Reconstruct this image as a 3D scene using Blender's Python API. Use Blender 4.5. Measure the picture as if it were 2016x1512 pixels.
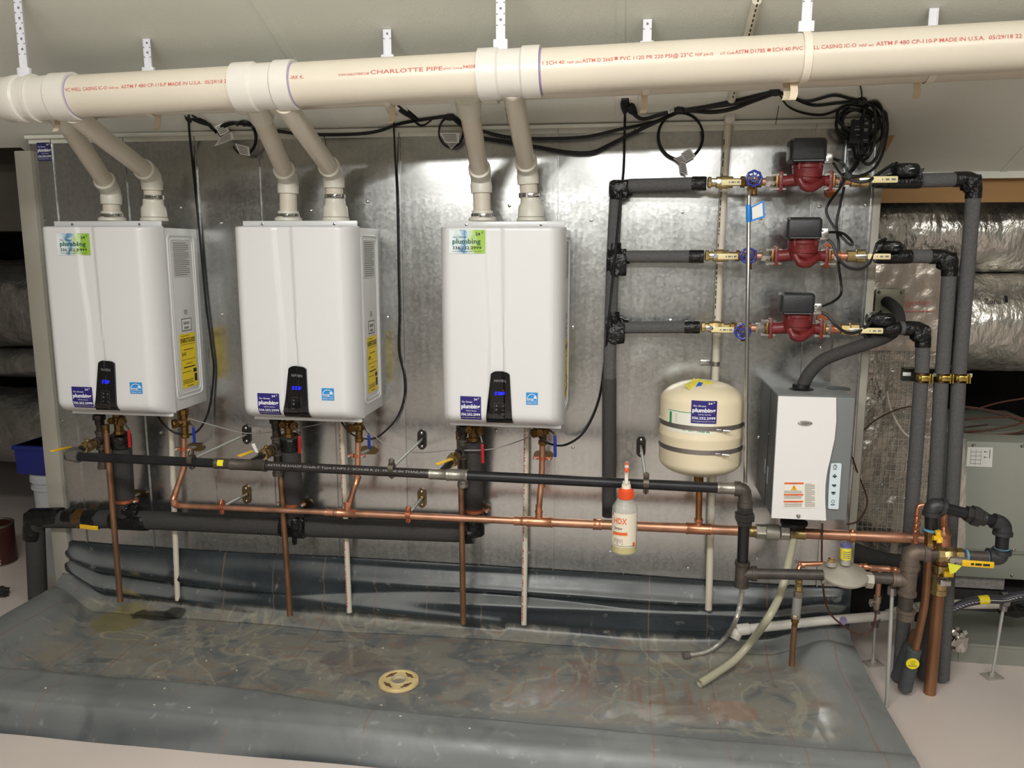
import bpy, bmesh, math, random
from mathutils import Vector, Matrix
random.seed(7)
for o in list(bpy.data.objects): bpy.data.objects.remove(o)
SC=bpy.context.scene; COL=SC.collection
# ------------------------------------------------------------------ camera
CY,CZ,YAW,PIT,ROL,F=-2.90619522,1.57685195,0.145492090,0.166065113,0.00175412,1577.89689
fw=Vector((-math.sin(YAW)*math.cos(PIT),math.cos(YAW)*math.cos(PIT),-math.sin(PIT)))
_r=Vector((math.cos(YAW),math.sin(YAW),0)); _u=_r.cross(fw)
rt=math.cos(ROL)*_r+math.sin(ROL)*_u; up=math.cos(ROL)*_u-math.sin(ROL)*_r
EYE=Vector((0,CY,CZ))
cam=bpy.data.cameras.new('camera'); camo=bpy.data.objects.new('camera',cam); COL.objects.link(camo)
camo.matrix_world=Matrix(((rt.x,up.x,-fw.x,0),(rt.y,up.y,-fw.y,CY),(rt.z,up.z,-fw.z,CZ),(0,0,0,1)))
cam.sensor_width=36; cam.sensor_fit='HORIZONTAL'; cam.lens=F/2016*36; cam.clip_start=.05
SC.camera=camo
# ------------------------------------------------------------------ world, lights, exposure
w=bpy.data.worlds.new('world'); SC.world=w; w.use_nodes=True
w.node_tree.nodes['Background'].inputs[0].default_value=(.62,.6,.56,1); w.node_tree.nodes['Background'].inputs[1].default_value=.03
SC.view_settings.view_transform='Standard'; SC.view_settings.look='None'; SC.view_settings.gamma=1; SC.view_settings.use_curve_mapping=False
SC.view_settings.exposure=-0.2
def area(name,loc,sx,sy,e,col=(1,1,.962),rot=(0,0,0)):
    l=bpy.data.lights.new(name,'AREA'); l.shape='RECTANGLE'; l.size=sx; l.size_y=sy; l.energy=e; l.color=col
    o=bpy.data.objects.new(name,l); COL.objects.link(o); o.location=loc; o.rotation_euler=rot; return o
LIGHTS=[(-.55,-2.75,2.50,1.3,.2,66),(1.25,-2.75,2.50,1.3,.2,40),(.35,-5.2,2.46,1.3,.2,40),(-1.45,-5.2,2.46,1.3,.2,40)]
for i,(x,y,z,a,b,e) in enumerate(LIGHTS):   # wraparound fixtures: lens underneath and along the side facing the wall
    area('lamp_lens',(x,y,z-.012),a,b,e*.62); area('lamp_lens',(x,y+b/2+.035,z+.03),a,.06,e*.38,rot=(math.pi/2,0,0))
# ------------------------------------------------------------------ pixel -> space
def ray(px,py): return fw+rt*((px-1008)/F)+up*((756-py)/F)
def P(px,py,Y=0): d=ray(px,py); return EYE+d*((Y-CY)/d.y)
def PZ(px,py,z): d=ray(px,py); return EYE+d*((z-CZ)/d.z)
def PX(px,py,X): d=ray(px,py); return EYE+d*(X/d.x)
def PP(l,Y=0): return [P(q[0],q[1],q[2] if len(q)>2 else Y) for q in l]
def R(w,p): return .5*w*(p-EYE).dot(fw)/F
def lin(c):
    c=c/255; return c/12.92 if c<=.04045 else ((c+.055)/1.055)**2.4
# ------------------------------------------------------------------ materials
MATS={}
def mt(name,rgb,rough=.5,metal=0,var=.0,scale=12,bump=0,bscale=60,stretch=None,emit=0,trans=0,ior=1.45,coat=0,detail=4,alpha=1,rvar=0):
    if name in MATS: return MATS[name]
    m=bpy.data.materials.new(name); m.use_nodes=True; N=m.node_tree.nodes; L=m.node_tree.links
    b=N['Principled BSDF']; c=[lin(v) for v in rgb]
    b.inputs['Base Color'].default_value=(*c,1); b.inputs['Roughness'].default_value=rough; b.inputs['Metallic'].default_value=metal
    b.inputs['IOR'].default_value=ior
    if trans: b.inputs['Transmission Weight'].default_value=trans
    if coat: b.inputs['Coat Weight'].default_value=coat; b.inputs['Coat Roughness'].default_value=.15
    if emit: b.inputs['Emission Color'].default_value=(*c,1); b.inputs['Emission Strength'].default_value=emit
    if alpha<1: b.inputs['Alpha'].default_value=alpha
    tc=None
    def coords():
        nonlocal tc
        if tc is None:
            t=N.new('ShaderNodeTexCoord'); tc=t.outputs['Object']
            if stretch:
                mp=N.new('ShaderNodeMapping'); mp.inputs['Scale'].default_value=stretch; L.new(tc,mp.inputs[0]); tc=mp.outputs[0]
        return tc
    if var or rvar:
        n=N.new('ShaderNodeTexNoise'); n.inputs['Scale'].default_value=scale; n.inputs['Detail'].default_value=detail; L.new(coords(),n.inputs['Vector'])
    if var:
        r=N.new('ShaderNodeValToRGB'); r.color_ramp.elements[0].position=.3; r.color_ramp.elements[1].position=.7
        r.color_ramp.elements[0].color=(*[max(0,v*(1-var)) for v in c],1); r.color_ramp.elements[1].color=(*[min(1,v*(1+var)) for v in c],1)
        L.new(n.outputs['Fac'],r.inputs[0]); L.new(r.outputs[0],b.inputs['Base Color'])
    if rvar:
        r2=N.new('ShaderNodeMapRange'); r2.inputs['To Min'].default_value=max(0,rough-rvar); r2.inputs['To Max'].default_value=rough+rvar
        r2.inputs['From Min'].default_value=.3; r2.inputs['From Max'].default_value=.7
        L.new(n.outputs['Fac'],r2.inputs[0]); L.new(r2.outputs[0],b.inputs['Roughness'])
    if bump:
        n2=N.new('ShaderNodeTexNoise'); n2.inputs['Scale'].default_value=bscale; n2.inputs['Detail'].default_value=5; L.new(coords(),n2.inputs['Vector'])
        bp=N.new('ShaderNodeBump'); bp.inputs['Strength'].default_value=min(1,bump); bp.inputs['Distance'].default_value=.01*max(1,bump); L.new(n2.outputs['Fac'],bp.inputs['Height']); L.new(bp.outputs[0],b.inputs['Normal'])
    MATS[name]=m; return m
WHITE=mt('heater white enamel',(219,219,219),.3,coat=.3)
BODYW=mt('heater side enamel',(214,214,213),.35)
PVC=mt('cream pvc',(213,204,187),.33,var=.03,scale=5)
PVCG=mt('grey white pvc fitting',(214,210,197),.36,var=.03,scale=5)
PVCW=mt('white pvc fitting',(219,214,205),.34)
STRAP=mt('white plastic strap',(225,224,230),.45)
TAN=mt('yellowed plastic strap',(214,198,172),.5)
FOAM=mt('grey pipe foam',(84,83,83),.85,var=.22,scale=220,bump=.3,bscale=260)
FOAMD=mt('dark pipe foam',(60,58,57),.8,var=.2,scale=200,bump=.3,bscale=260)
TAPE=mt('black vinyl tape',(16,16,17),.25,bump=.9,bscale=45)
CORD=mt('black cord rubber',(14,14,15),.45)
WIRE=mt('grey control wire',(150,148,145),.4)
COP=mt('copper pipe',(196,146,120),.42,metal=.85,var=.22,scale=14,stretch=(1,1,.4),rvar=.08)
COPD=mt('aged copper',(144,108,82),.48,metal=.75,var=.35,scale=18,stretch=(1,1,.35))
COPF=mt('copper fitting',(210,148,116),.32,metal=.9,var=.15,scale=25)
COPC=mt('copper coated clamp',(176,104,72),.42,metal=.65)
BRASS=mt('brass',(180,158,110),.3,metal=.95,var=.2,scale=40)
BRASSD=mt('aged brass',(128,98,56),.4,metal=.9,var=.3,scale=50)
BLACKI=mt('black iron pipe',(38,38,41),.4,metal=.35,var=.25,scale=20)
GREYI=mt('grey malleable iron',(86,80,74),.5,metal=.6,var=.25,scale=30,bump=.15,bscale=120)
BROWNI=mt('brown grey iron',(110,98,88),.55,metal=.5,var=.2,scale=30,bump=.15,bscale=120)
GALV=mt('galvanised fitting',(150,146,138),.38,metal=.85,var=.15,scale=40,bump=.12,bscale=140)
STEEL=mt('bright steel',(196,194,190),.25,metal=1,var=.1,scale=60)
ZINC=mt('zinc rod',(190,190,186),.45,metal=.5)
RED=mt('red cast iron pump',(108,32,33),.42,var=.2,scale=30,bump=.25,bscale=120,coat=.2)
PBOX=mt('pump terminal box plastic',(40,41,43),.38,bump=.1,bscale=300)
BLUEW=mt('blue handwheel paint',(40,58,150),.35,coat=.3)
BLUE=mt('blue vinyl lever',(22,44,138),.4)
REDL=mt('red vinyl lever',(176,24,30),.4)
YEL=mt('yellow vinyl lever',(232,186,36),.4)
CREAM=mt('cream lever sleeve',(226,212,160),.4)
TANKC=mt('cream tank paint',(228,214,184),.32,coat=.2)
DARKS=mt('dark steel band',(150,144,142),.35,metal=.8)
PURP=mt('purple sticker',(44,36,112),.4)
PURP2=mt('dark blue sticker',(42,44,98),.45)
LW=mt('white print',(235,235,240),.5)
LB=mt('black print',(26,26,28),.5)
LR=mt('red pipe print',(196,92,84),.6)
LG=mt('green print',(40,140,70),.5)
LDG=mt('dark green print',(26,84,58),.5)
GREYP=mt('grey print',(120,120,122),.5)
PAPER=mt('white paper label',(226,224,220),.55)
ENYEL=mt('yellow energy label',(238,208,32),.5)
BLUES=mt('light blue sticker',(44,140,206),.45)
ORANGE=mt('orange print',(226,106,54),.5)
BLK=mt('gloss black plastic',(14,13,14),.16,coat=.4)
LED=mt('blue led',(24,30,255),.4,emit=3.0)
LEDR=mt('red led',(220,60,40),.4,emit=.6)
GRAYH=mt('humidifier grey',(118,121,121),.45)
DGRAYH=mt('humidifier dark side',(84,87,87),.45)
WHITEH=mt('humidifier white panel',(226,224,223),.4)
KEYP=mt('pale blue keypad',(206,220,226),.4)
FOIL=mt('foil duct wrap',(212,208,200),.3,metal=.85,var=.12,scale=6,bump=2.6,bscale=15,stretch=(1,1,.45))
FOILD=mt('shade toned foil wrap',(136,134,130),.3,metal=.85,var=.25,scale=9,bump=1.6,bscale=16)  # darker copy of the foil, left side shade put into its colour
DRY=mt('painted drywall',(217,217,206),.75,var=.035,scale=1.2,bump=.08,bscale=160)
DRYW=mt('painted room wall',(206,203,195),.8,var=.02,scale=1.5)
ROOMW=mt('grey room wall',(150,149,142),.8,var=.2,scale=1.2)
TRIMM=mt('grey painted post',(160,156,144),.6,var=.06,scale=4)
FLOORM=mt('painted floor',(206,194,187),.38,var=.04,scale=3,bump=.03,bscale=50,rvar=.06)
DARK=mt('unlit knee space',(26,24,23),.9,var=.3,scale=6)  # near black: the knee space's darkness is painted into its walls and roof
WOOD=mt('pine lumber',(172,132,84),.7,var=.15,scale=9,stretch=(.2,1,1))
AHU=mt('air handler cabinet',(150,152,142),.5,var=.03,scale=4)
GREY=mt('grey sheet metal',(132,132,126),.4,metal=.6,var=.12,scale=8)
BLACKP=mt('black plastic',(22,22,23),.4)
HOSE=mt('clear vinyl hose',(216,212,186),.25,trans=.35,alpha=.9)
CONDUIT=mt('slate liquidtight conduit',(58,57,66),.4)
SLEEVE=mt('grey rubber sleeve',(72,76,78),.6,var=.12,scale=60)
COATW=mt('brown capillary tube',(86,56,44),.4,metal=.4)
# galvanised wall sheets: spangle, drips, gentle oil-canning
def wallmat():
    m=bpy.data.materials.new('galvanised sheet'); m.use_nodes=True; N=m.node_tree.nodes; L=m.node_tree.links; b=N['Principled BSDF']
    tc=N.new('ShaderNodeTexCoord'); geo=N.new('ShaderNodeNewGeometry')
    b.inputs['Metallic'].default_value=.96
    v=N.new('ShaderNodeTexVoronoi'); v.inputs['Scale'].default_value=95; L.new(geo.outputs['Position'],v.inputs['Vector'])
    n=N.new('ShaderNodeTexNoise'); n.inputs['Scale'].default_value=7; n.inputs['Detail'].default_value=6; L.new(geo.outputs['Position'],n.inputs['Vector'])
    mp=N.new('ShaderNodeMapping'); mp.inputs['Scale'].default_value=(60,1,2.2); L.new(geo.outputs['Position'],mp.inputs[0])
    n3=N.new('ShaderNodeTexNoise'); n3.inputs['Scale'].default_value=1; n3.inputs['Detail'].default_value=3; L.new(mp.outputs[0],n3.inputs['Vector'])
    oi=N.new('ShaderNodeObjectInfo')
    a=N.new('ShaderNodeMix'); a.data_type='FLOAT'; a.inputs[0].default_value=.62
    L.new(v.outputs['Color'],a.inputs[2]); L.new(n.outputs['Fac'],a.inputs[3])
    a2=N.new('ShaderNodeMix'); a2.data_type='FLOAT'; a2.inputs[0].default_value=.3; L.new(a.outputs[0],a2.inputs[2]); L.new(n3.outputs['Fac'],a2.inputs[3])
    cr=N.new('ShaderNodeValToRGB'); cr.color_ramp.elements[0].position=.22; cr.color_ramp.elements[1].position=.75
    cr.color_ramp.elements[0].color=(.42,.43,.43,1); cr.color_ramp.elements[1].color=(.62,.62,.61,1); L.new(a2.outputs[0],cr.inputs[0])
    L.new(cr.outputs[0],b.inputs['Base Color'])
    mr=N.new('ShaderNodeMapRange'); mr.inputs['From Min'].default_value=.25; mr.inputs['From Max'].default_value=.75; mr.inputs['To Min'].default_value=.18; mr.inputs['To Max'].default_value=.28
    L.new(a2.outputs[0],mr.inputs[0]); L.new(mr.outputs[0],b.inputs['Roughness'])
    mp2=N.new('ShaderNodeMapping'); mp2.inputs['Scale'].default_value=(2.6,1,1.1); L.new(geo.outputs['Position'],mp2.inputs[0])
    n2=N.new('ShaderNodeTexNoise'); n2.inputs['Scale'].default_value=1.0; n2.inputs['Detail'].default_value=1.5; L.new(mp2.outputs[0],n2.inputs['Vector'])
    bp=N.new('ShaderNodeBump'); bp.inputs['Strength'].default_value=.3; bp.inputs['Distance'].default_value=.02; L.new(n2.outputs['Fac'],bp.inputs['Height'])
    bp2=N.new('ShaderNodeBump'); bp2.inputs['Strength'].default_value=.012; bp2.inputs['Distance'].default_value=.004; L.new(v.outputs['Distance'],bp2.inputs['Height']); L.new(bp.outputs[0],bp2.inputs['Normal'])
    L.new(bp2.outputs[0],b.inputs['Normal']); return m
SHEET=wallmat()
# ------------------------------------------------------------------ mesh builder
LOC={}
_txt={}
def text_geo(s,bold=0):
    k=(s,bold)
    if k in _txt: return _txt[k]
    c=bpy.data.curves.new('t','FONT'); c.body=s; c.size=1; c.resolution_u=2; c.offset=bold
    o=bpy.data.objects.new('t',c); COL.objects.link(o)
    dg=bpy.context.evaluated_depsgraph_get(); e=o.evaluated_get(dg); me=e.to_mesh()
    V=[(v.co.x,v.co.y) for v in me.vertices]; Fc=[tuple(p.vertices) for p in me.polygons]
    e.to_mesh_clear(); bpy.data.objects.remove(o); bpy.data.curves.remove(c)
    if V:
        x0=min(v[0] for v in V); x1=max(v[0] for v in V)
        V=[((v[0]-x0)/max(1e-6,x1-x0),v[1]/.70) for v in V]
    _txt[k]=(V,Fc); return _txt[k]
class MB:
    def __init__(s): s.v=[]; s.f=[]; s.sm=[]
    def add(s,V,Fs,smooth=True):
        k=len(s.v); s.v+= [Vector(q) for q in V]; s.f+=[tuple(i+k for i in f) for f in Fs]; s.sm+=[smooth]*len(Fs); return s
    def box(s,c,size,ax=None,taper=1):
        c=Vector(c); h=Vector(size)/2
        ax=ax or (Vector((1,0,0)),Vector((0,1,0)),Vector((0,0,1)))
        V=[]
        for z in (-1,1):
            t=taper if z>0 else 1
            for x,y in ((-1,-1),(1,-1),(1,1),(-1,1)): V.append(c+ax[0]*(x*h.x*t)+ax[1]*(y*h.y*t)+ax[2]*(z*h.z))
        return s.add(V,[(0,3,2,1),(4,5,6,7),(0,1,5,4),(1,2,6,5),(2,3,7,6),(3,0,4,7)],False)
    def rbox(s,c,size,r=.004,ax=None,seg=2):
        bm=bmesh.new(); bmesh.ops.create_cube(bm,size=1)
        for v in bm.verts: v.co=Vector((v.co.x*size[0],v.co.y*size[1],v.co.z*size[2]))
        bmesh.ops.bevel(bm,geom=bm.edges[:],offset=min(r,min(size)*.49),segments=seg,affect='EDGES',profile=.5)
        ax=ax or (Vector((1,0,0)),Vector((0,1,0)),Vector((0,0,1))); c=Vector(c)
        bm.verts.index_update(); V=[c+ax[0]*v.co.x+ax[1]*v.co.y+ax[2]*v.co.z for v in bm.verts]
        Fs=[tuple(v.index for v in f.verts) for f in bm.faces]; bm.free(); return s.add(V,Fs,True)
    def loft(s,rings,cap=True,closed=False):
        n=len(rings[0]); V=[p for r in rings for p in r]; Fs=[]
        for i in range(len(rings)-1):
            for j in range(n):
                a=i*n+j; b=i*n+(j+1)%n; Fs.append((a,b,b+n,a+n))
        if cap: Fs.append(tuple(range(n-1,-1,-1))); Fs.append(tuple((len(rings)-1)*n+j for j in range(n)))
        return s.add(V,Fs,True)
    def tube(s,pts,r,n=14,bend=0,cap=True,flat=None,sub=5):
        pts=[Vector(p) for p in pts]
        if bend and len(pts)>2:
            q=[pts[0]]
            for i in range(1,len(pts)-1):
                a,b,c=pts[i-1],pts[i],pts[i+1]; d1=(a-b); d2=(c-b)
                k=min(bend,d1.length*.49,d2.length*.49); p1=b+d1.normalized()*k; p2=b+d2.normalized()*k
                for t in range(sub+1):
                    t=t/sub; q.append(p1*(1-t)**2+b*2*t*(1-t)+p2*t*t)
            q.append(pts[-1]); pts=q
        rr=r if isinstance(r,(list,tuple)) else [r]*len(pts)
        rings=[]; N=None
        for i,p in enumerate(pts):
            d=(pts[min(i+1,len(pts)-1)]-pts[max(i-1,0)])
            d=d.normalized() if d.length>1e-9 else Vector((0,0,1))
            if N is None:
                N=Vector((0,1,0)) if abs(d.y)<.8 else Vector((1,0,0))
            N=(N-d*N.dot(d)).normalized(); B=d.cross(N)
            fx,fy=flat if flat else (1,1)
            rings.append([p+N*(math.cos(2*math.pi*j/n)*rr[i]*fx)+B*(math.sin(2*math.pi*j/n)*rr[i]*fy) for j in range(n)])
        return s.loft(rings,cap)
    def rev(s,prof,o,d,n=24,cap=True,phase=0):
        o=Vector(o); d=Vector(d).normalized(); N=Vector((0,1,0)) if abs(d.y)<.8 else Vector((1,0,0)); N=(N-d*N.dot(d)).normalized(); B=d.cross(N)
        rings=[[o+d*t+N*(math.cos(2*math.pi*j/n+phase)*r)+B*(math.sin(2*math.pi*j/n+phase)*r) for j in range(n)] for t,r in prof]
        return s.loft(rings,cap)
    def between(s,prof,a,b,n=20,phase=0):   # profile (0..1, r) along a->b
        a=Vector(a); b=Vector(b); L=(b-a).length; return s.rev([(t*L,r) for t,r in prof],a,b-a,n,phase=phase)
    def spline(s,ctrl,r,n=8,k=6,flat=None):
        return s.tube(catmull(ctrl,k),r,n,flat=flat)
    def grid(s,fn,us,vs,smooth=True):
        V=[fn(u,v) for v in vs for u in us]; n=len(us)
        return s.add(V,[(j*n+i,j*n+i+1,(j+1)*n+i+1,(j+1)*n+i) for j in range(len(vs)-1) for i in range(n-1)],smooth)
    def prism(s,poly,vec):
        n=len(poly); vec=Vector(vec); V=[Vector(p) for p in poly]+[Vector(p)+vec for p in poly]
        return s.add(V,[tuple(range(n)),tuple(range(2*n-1,n-1,-1))]+[(i,i+n,(i+1)%n+n,(i+1)%n) for i in range(n)],False)
    def text(s,t,mp,x0,x1,y,h,bold=0):   # mp(u,v)->3D ; text spans u x0..x1, baseline y, cap height h
        V,Fs=text_geo(t,bold); return s.add([mp(x0+(x1-x0)*a,y+h*b) for a,b in V],Fs,False)
    def ball(s,c,r,seg=10,sq=(1,1,1)):
        c=Vector(c); rings=[]
        for i in range(1,seg):
            a=math.pi*i/seg; rings.append([c+Vector((r*math.sin(a)*math.cos(2*math.pi*j/(seg*2))*sq[0],r*math.sin(a)*math.sin(2*math.pi*j/(seg*2))*sq[1],-r*math.cos(a)*sq[2])) for j in range(seg*2)])
        return s.loft(rings)
    def crumple(s,c,sx,sy,sz,amp=.25,seed=1,ax=None):
        rnd=random.Random(seed); bm=bmesh.new(); bmesh.ops.create_icosphere(bm,subdivisions=3,radius=1)
        ax=ax or (Vector((1,0,0)),Vector((0,1,0)),Vector((0,0,1))); c=Vector(c); V=[]
        bm.verts.index_update()
        for v in bm.verts:
            k=1+amp*(rnd.random()-.6); q=v.co*k
            q=Vector([math.copysign(min(1,abs(t)*1.25),t) for t in q])
            V.append(c+ax[0]*q.x*sx+ax[1]*q.y*sy+ax[2]*q.z*sz)
        s.add(V,[tuple(v.index for v in f.verts) for f in bm.faces],False); bm.free(); return s
    def build(s,name,mat,parent=None,kind=None,label=None,sharp=35):
        me=bpy.data.meshes.new(name); l=LOC[parent.name] if parent else Vector()
        if parent is None:
            xs=[v.x for v in s.v]; ys=[v.y for v in s.v]; zs=[v.z for v in s.v]
            l=Vector(((min(xs)+max(xs))/2,(min(ys)+max(ys))/2,min(zs)))
        me.from_pydata([v-l for v in s.v],[],s.f); me.update(); me.validate()
        for p,b in zip(me.polygons,s.sm): p.use_smooth=b
        if any(s.sm): me.set_sharp_from_angle(angle=math.radians(sharp))
        me.materials.append(mat)
        o=bpy.data.objects.new(name,me); COL.objects.link(o)
        if parent: o.parent=parent
        else: o.location=l
        LOC[o.name]=l
        if kind: o['kind']=kind
        if label: o['label']=label
        return o
def catmull(pts,k=6):
    pts=[Vector(p) for p in pts]; q=[]
    for i in range(len(pts)-1):
        a=pts[max(i-1,0)]; b=pts[i]; c=pts[i+1]; d=pts[min(i+2,len(pts)-1)]
        for t in range(k):
            t=t/k; q.append(.5*((2*b)+(c-a)*t+(2*a-5*b+4*c-d)*t*t+(3*b-a-3*c+d)*t**3))
    q.append(pts[-1]); return q
def thing(name,label,cat,loc,group=None):
    o=bpy.data.objects.new(name,None); o.empty_display_size=.02; COL.objects.link(o); o.location=loc; LOC[o.name]=Vector(loc)
    o['label']=label; o['category']=cat
    if group: o['group']=group
    return o
def tag(o,label,cat,group=None):
    o['label']=label; o['category']=cat
    if group: o['group']=group
    return o
def flatmap(o,U,V,n=None,eps=.0008):
    o=Vector(o); U=Vector(U); V=Vector(V); n=(n or -U.cross(V).normalized()*-1)
    return lambda u,v: o+U*u+V*v+n*eps
def quad(mp,x0,x1,y0,y1,nx=1,ny=1):
    m=MB(); m.grid(lambda u,v:mp(x0+(x1-x0)*u,y0+(y1-y0)*v),[i/nx for i in range(nx+1)],[i/ny for i in range(ny+1)],False); return m
def coup(m,c,d,L,r,rim=1.12,n=20):   # soldered coupling: cup with rolled rims
    c=Vector(c); d=Vector(d).normalized(); m.rev([(-L/2,r*.98),(-L/2,r*rim),(-L/2+.004,r*rim),(-L/2+.006,r*1.05),(L/2-.006,r*1.05),(L/2-.004,r*rim),(L/2,r*rim),(L/2,r*.98)],c,d,n); return m
def hexnut(m,c,d,L,r): c=Vector(c); d=Vector(d).normalized(); m.rev([(-L/2,r*.93),(-L/2+.002,r),(L/2-.002,r),(L/2,r*.93)],c,d,6); return m
X3=Vector((1,0,0)); Y3=Vector((0,1,0)); Z3=Vector((0,0,1))
FZ=.09
# ================================================================== ROOM
CZ0=2.003
def ceilz(y): return CZ0-.42*y
def slab(name,x0,x1,y0,y1,zf,th,mat,kind='structure'):
    m=MB(); V=[Vector((x,y,zf(y)+t)) for t in (0,th) for x,y in ((x0,y0),(x1,y0),(x1,y1),(x0,y1))]
    m.add(V,[(0,1,2,3),(7,6,5,4),(0,4,5,1),(1,5,6,2),(2,6,7,3),(3,7,4,0)],False); return m.build(name,mat,kind=kind)
m=MB(); m.box((-.4,-1.6,FZ-.05),(8.2,9.2,.1)); m.build('floor',FLOORM,kind='structure')
ceil=slab('ceiling',-2.41,3.6,-1.70,.345,ceilz,.013,DRY)
cl2=slab('ceiling',-4.4,-2.41,-1.70,.07,ceilz,.013,DRY); 
m=MB(); m.box((-.4,-3.95,ceilz(-1.7)+.02),(8.2,4.5,.04)); m.build('ceiling',DRYW,kind='structure')
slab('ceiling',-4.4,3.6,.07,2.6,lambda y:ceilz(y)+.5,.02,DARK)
for nm,c,s in (('wall_left',(-4.42,-2.6,1.4),(.04,7.2,2.8)),('wall_right',(3.62,-2.6,1.4),(.04,7.2,2.8)),('wall_front',(-.4,-6.18,1.4),(8.2,.04,2.8))):
    m=MB(); m.box(c,s); m.build(nm,ROOMW,kind='structure')
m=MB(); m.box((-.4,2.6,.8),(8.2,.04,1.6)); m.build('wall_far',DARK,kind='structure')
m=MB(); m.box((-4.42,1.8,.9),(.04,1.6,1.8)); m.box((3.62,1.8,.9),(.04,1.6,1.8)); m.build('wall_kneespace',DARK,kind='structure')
# drywall tape joints (raised beads of compound) running up the slope
for x in (P(545,110,-.5).x,P(1222,60,-.5).x,P(1985,330,.3).x):
    m=MB(); m.prism([(x-.012,-1.68,ceilz(-1.68)-.0025),(x+.012,-1.68,ceilz(-1.68)-.0025),(x+.012,.34 if x>-2.4 else .06,ceilz(.34 if x>-2.4 else .06)-.0025),(x-.012,.34 if x>-2.4 else .06,ceilz(.34 if x>-2.4 else .06)-.0025)],(0,0,.004)); o=m.build('tape_joint',DRY,cl2 if x<-2.41 else ceil)
# wood header under the drywall edge at the right
m=MB(); m.box((1.9,.40,1.80),(2.2,.038,.09)); m.build('trim_1',WOOD,kind='structure')
m=MB(); m.box((1.9,.341,1.853),(2.2,.012,.03)); m.build('trim_2',DRY,kind='structure')
# ---- galvanised wall
XL,XR=-2.312,.797
wb=MB(); wb.box(((XL+XR)/2,.03,1.03),(XR-XL-.01,.05,1.90)); wall=wb.build('wall_back',GREY,kind='structure')
seams=[XL]+[P(x,1000,0).x for x in (168,300,430,545,667,803,944,1092,1232,1410,1562)]+[P(1640,700,0).x,XR]
rnd=random.Random(3)
scr=MB()
for i in range(len(seams)-1):
    a,b=seams[i],seams[i+1]; m=MB(); t1=rnd.uniform(-.0012,.0012); t2=rnd.uniform(-.001,.001); y0=-.0015
    ztop=ceilz(0)-.006; zb=FZ+.02
    m.grid(lambda u,v:Vector((a+(b-a)*u, y0-.0016*math.sin(math.pi*u)*(1+.4*math.sin(7*v+i))+t1*(u-.5)*2+t2*(v-.5)*2, zb+(ztop-zb)*v)),[k/8 for k in range(9)],[k/6 for k in range(7)])
    m.box((b-.0025,-.0035,(zb+ztop)/2),(.004,.009,ztop-zb))
    m.build('metal_sheet',SHEET,wall)
    for k in range(4):
        z=.45+k*.42+rnd.uniform(-.05,.05); x=a+(b-a)*rnd.uniform(.2,.8); scr.rev([(0,.006),(.003,.0055),(.0045,.001)],(x,-.004,z),(0,-1,0),8)
scr.build('sheet_screws',STEEL,wall,kind='stuff')
m=MB(); m.box(((XL+XR)/2,-.012,ceilz(0)-.004),(XR-XL,.03,.012)); m.box(((XL+XR)/2,-.004,ceilz(0)-.014),(XR-XL,.006,.024)); m.build('trim_3',DRY,kind='structure')
x0=P(27,300,-.02).x; x1=P(60,300,-.02).x
m=MB(); m.rbox(((x0+x1)/2,.03,FZ+.93),(x1-x0,.10,1.86),.004); m.build('trim_4',TRIMM,kind='structure')
m=MB(); m.rbox((XR+.014,.03,FZ+.95),(.026,.075,1.9),.003); m.build('trim_5',TRIMM,kind='structure')
# cut-out scrap of lumber showing at the torn drywall corner
m=MB(); m.prism([P(1728,268,-.0),P(1762,266,-.0),P(1745,298,.03),P(1728,300,.03)],(0,.008,0)); m.build('trim_6',WOOD,kind='structure')
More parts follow.
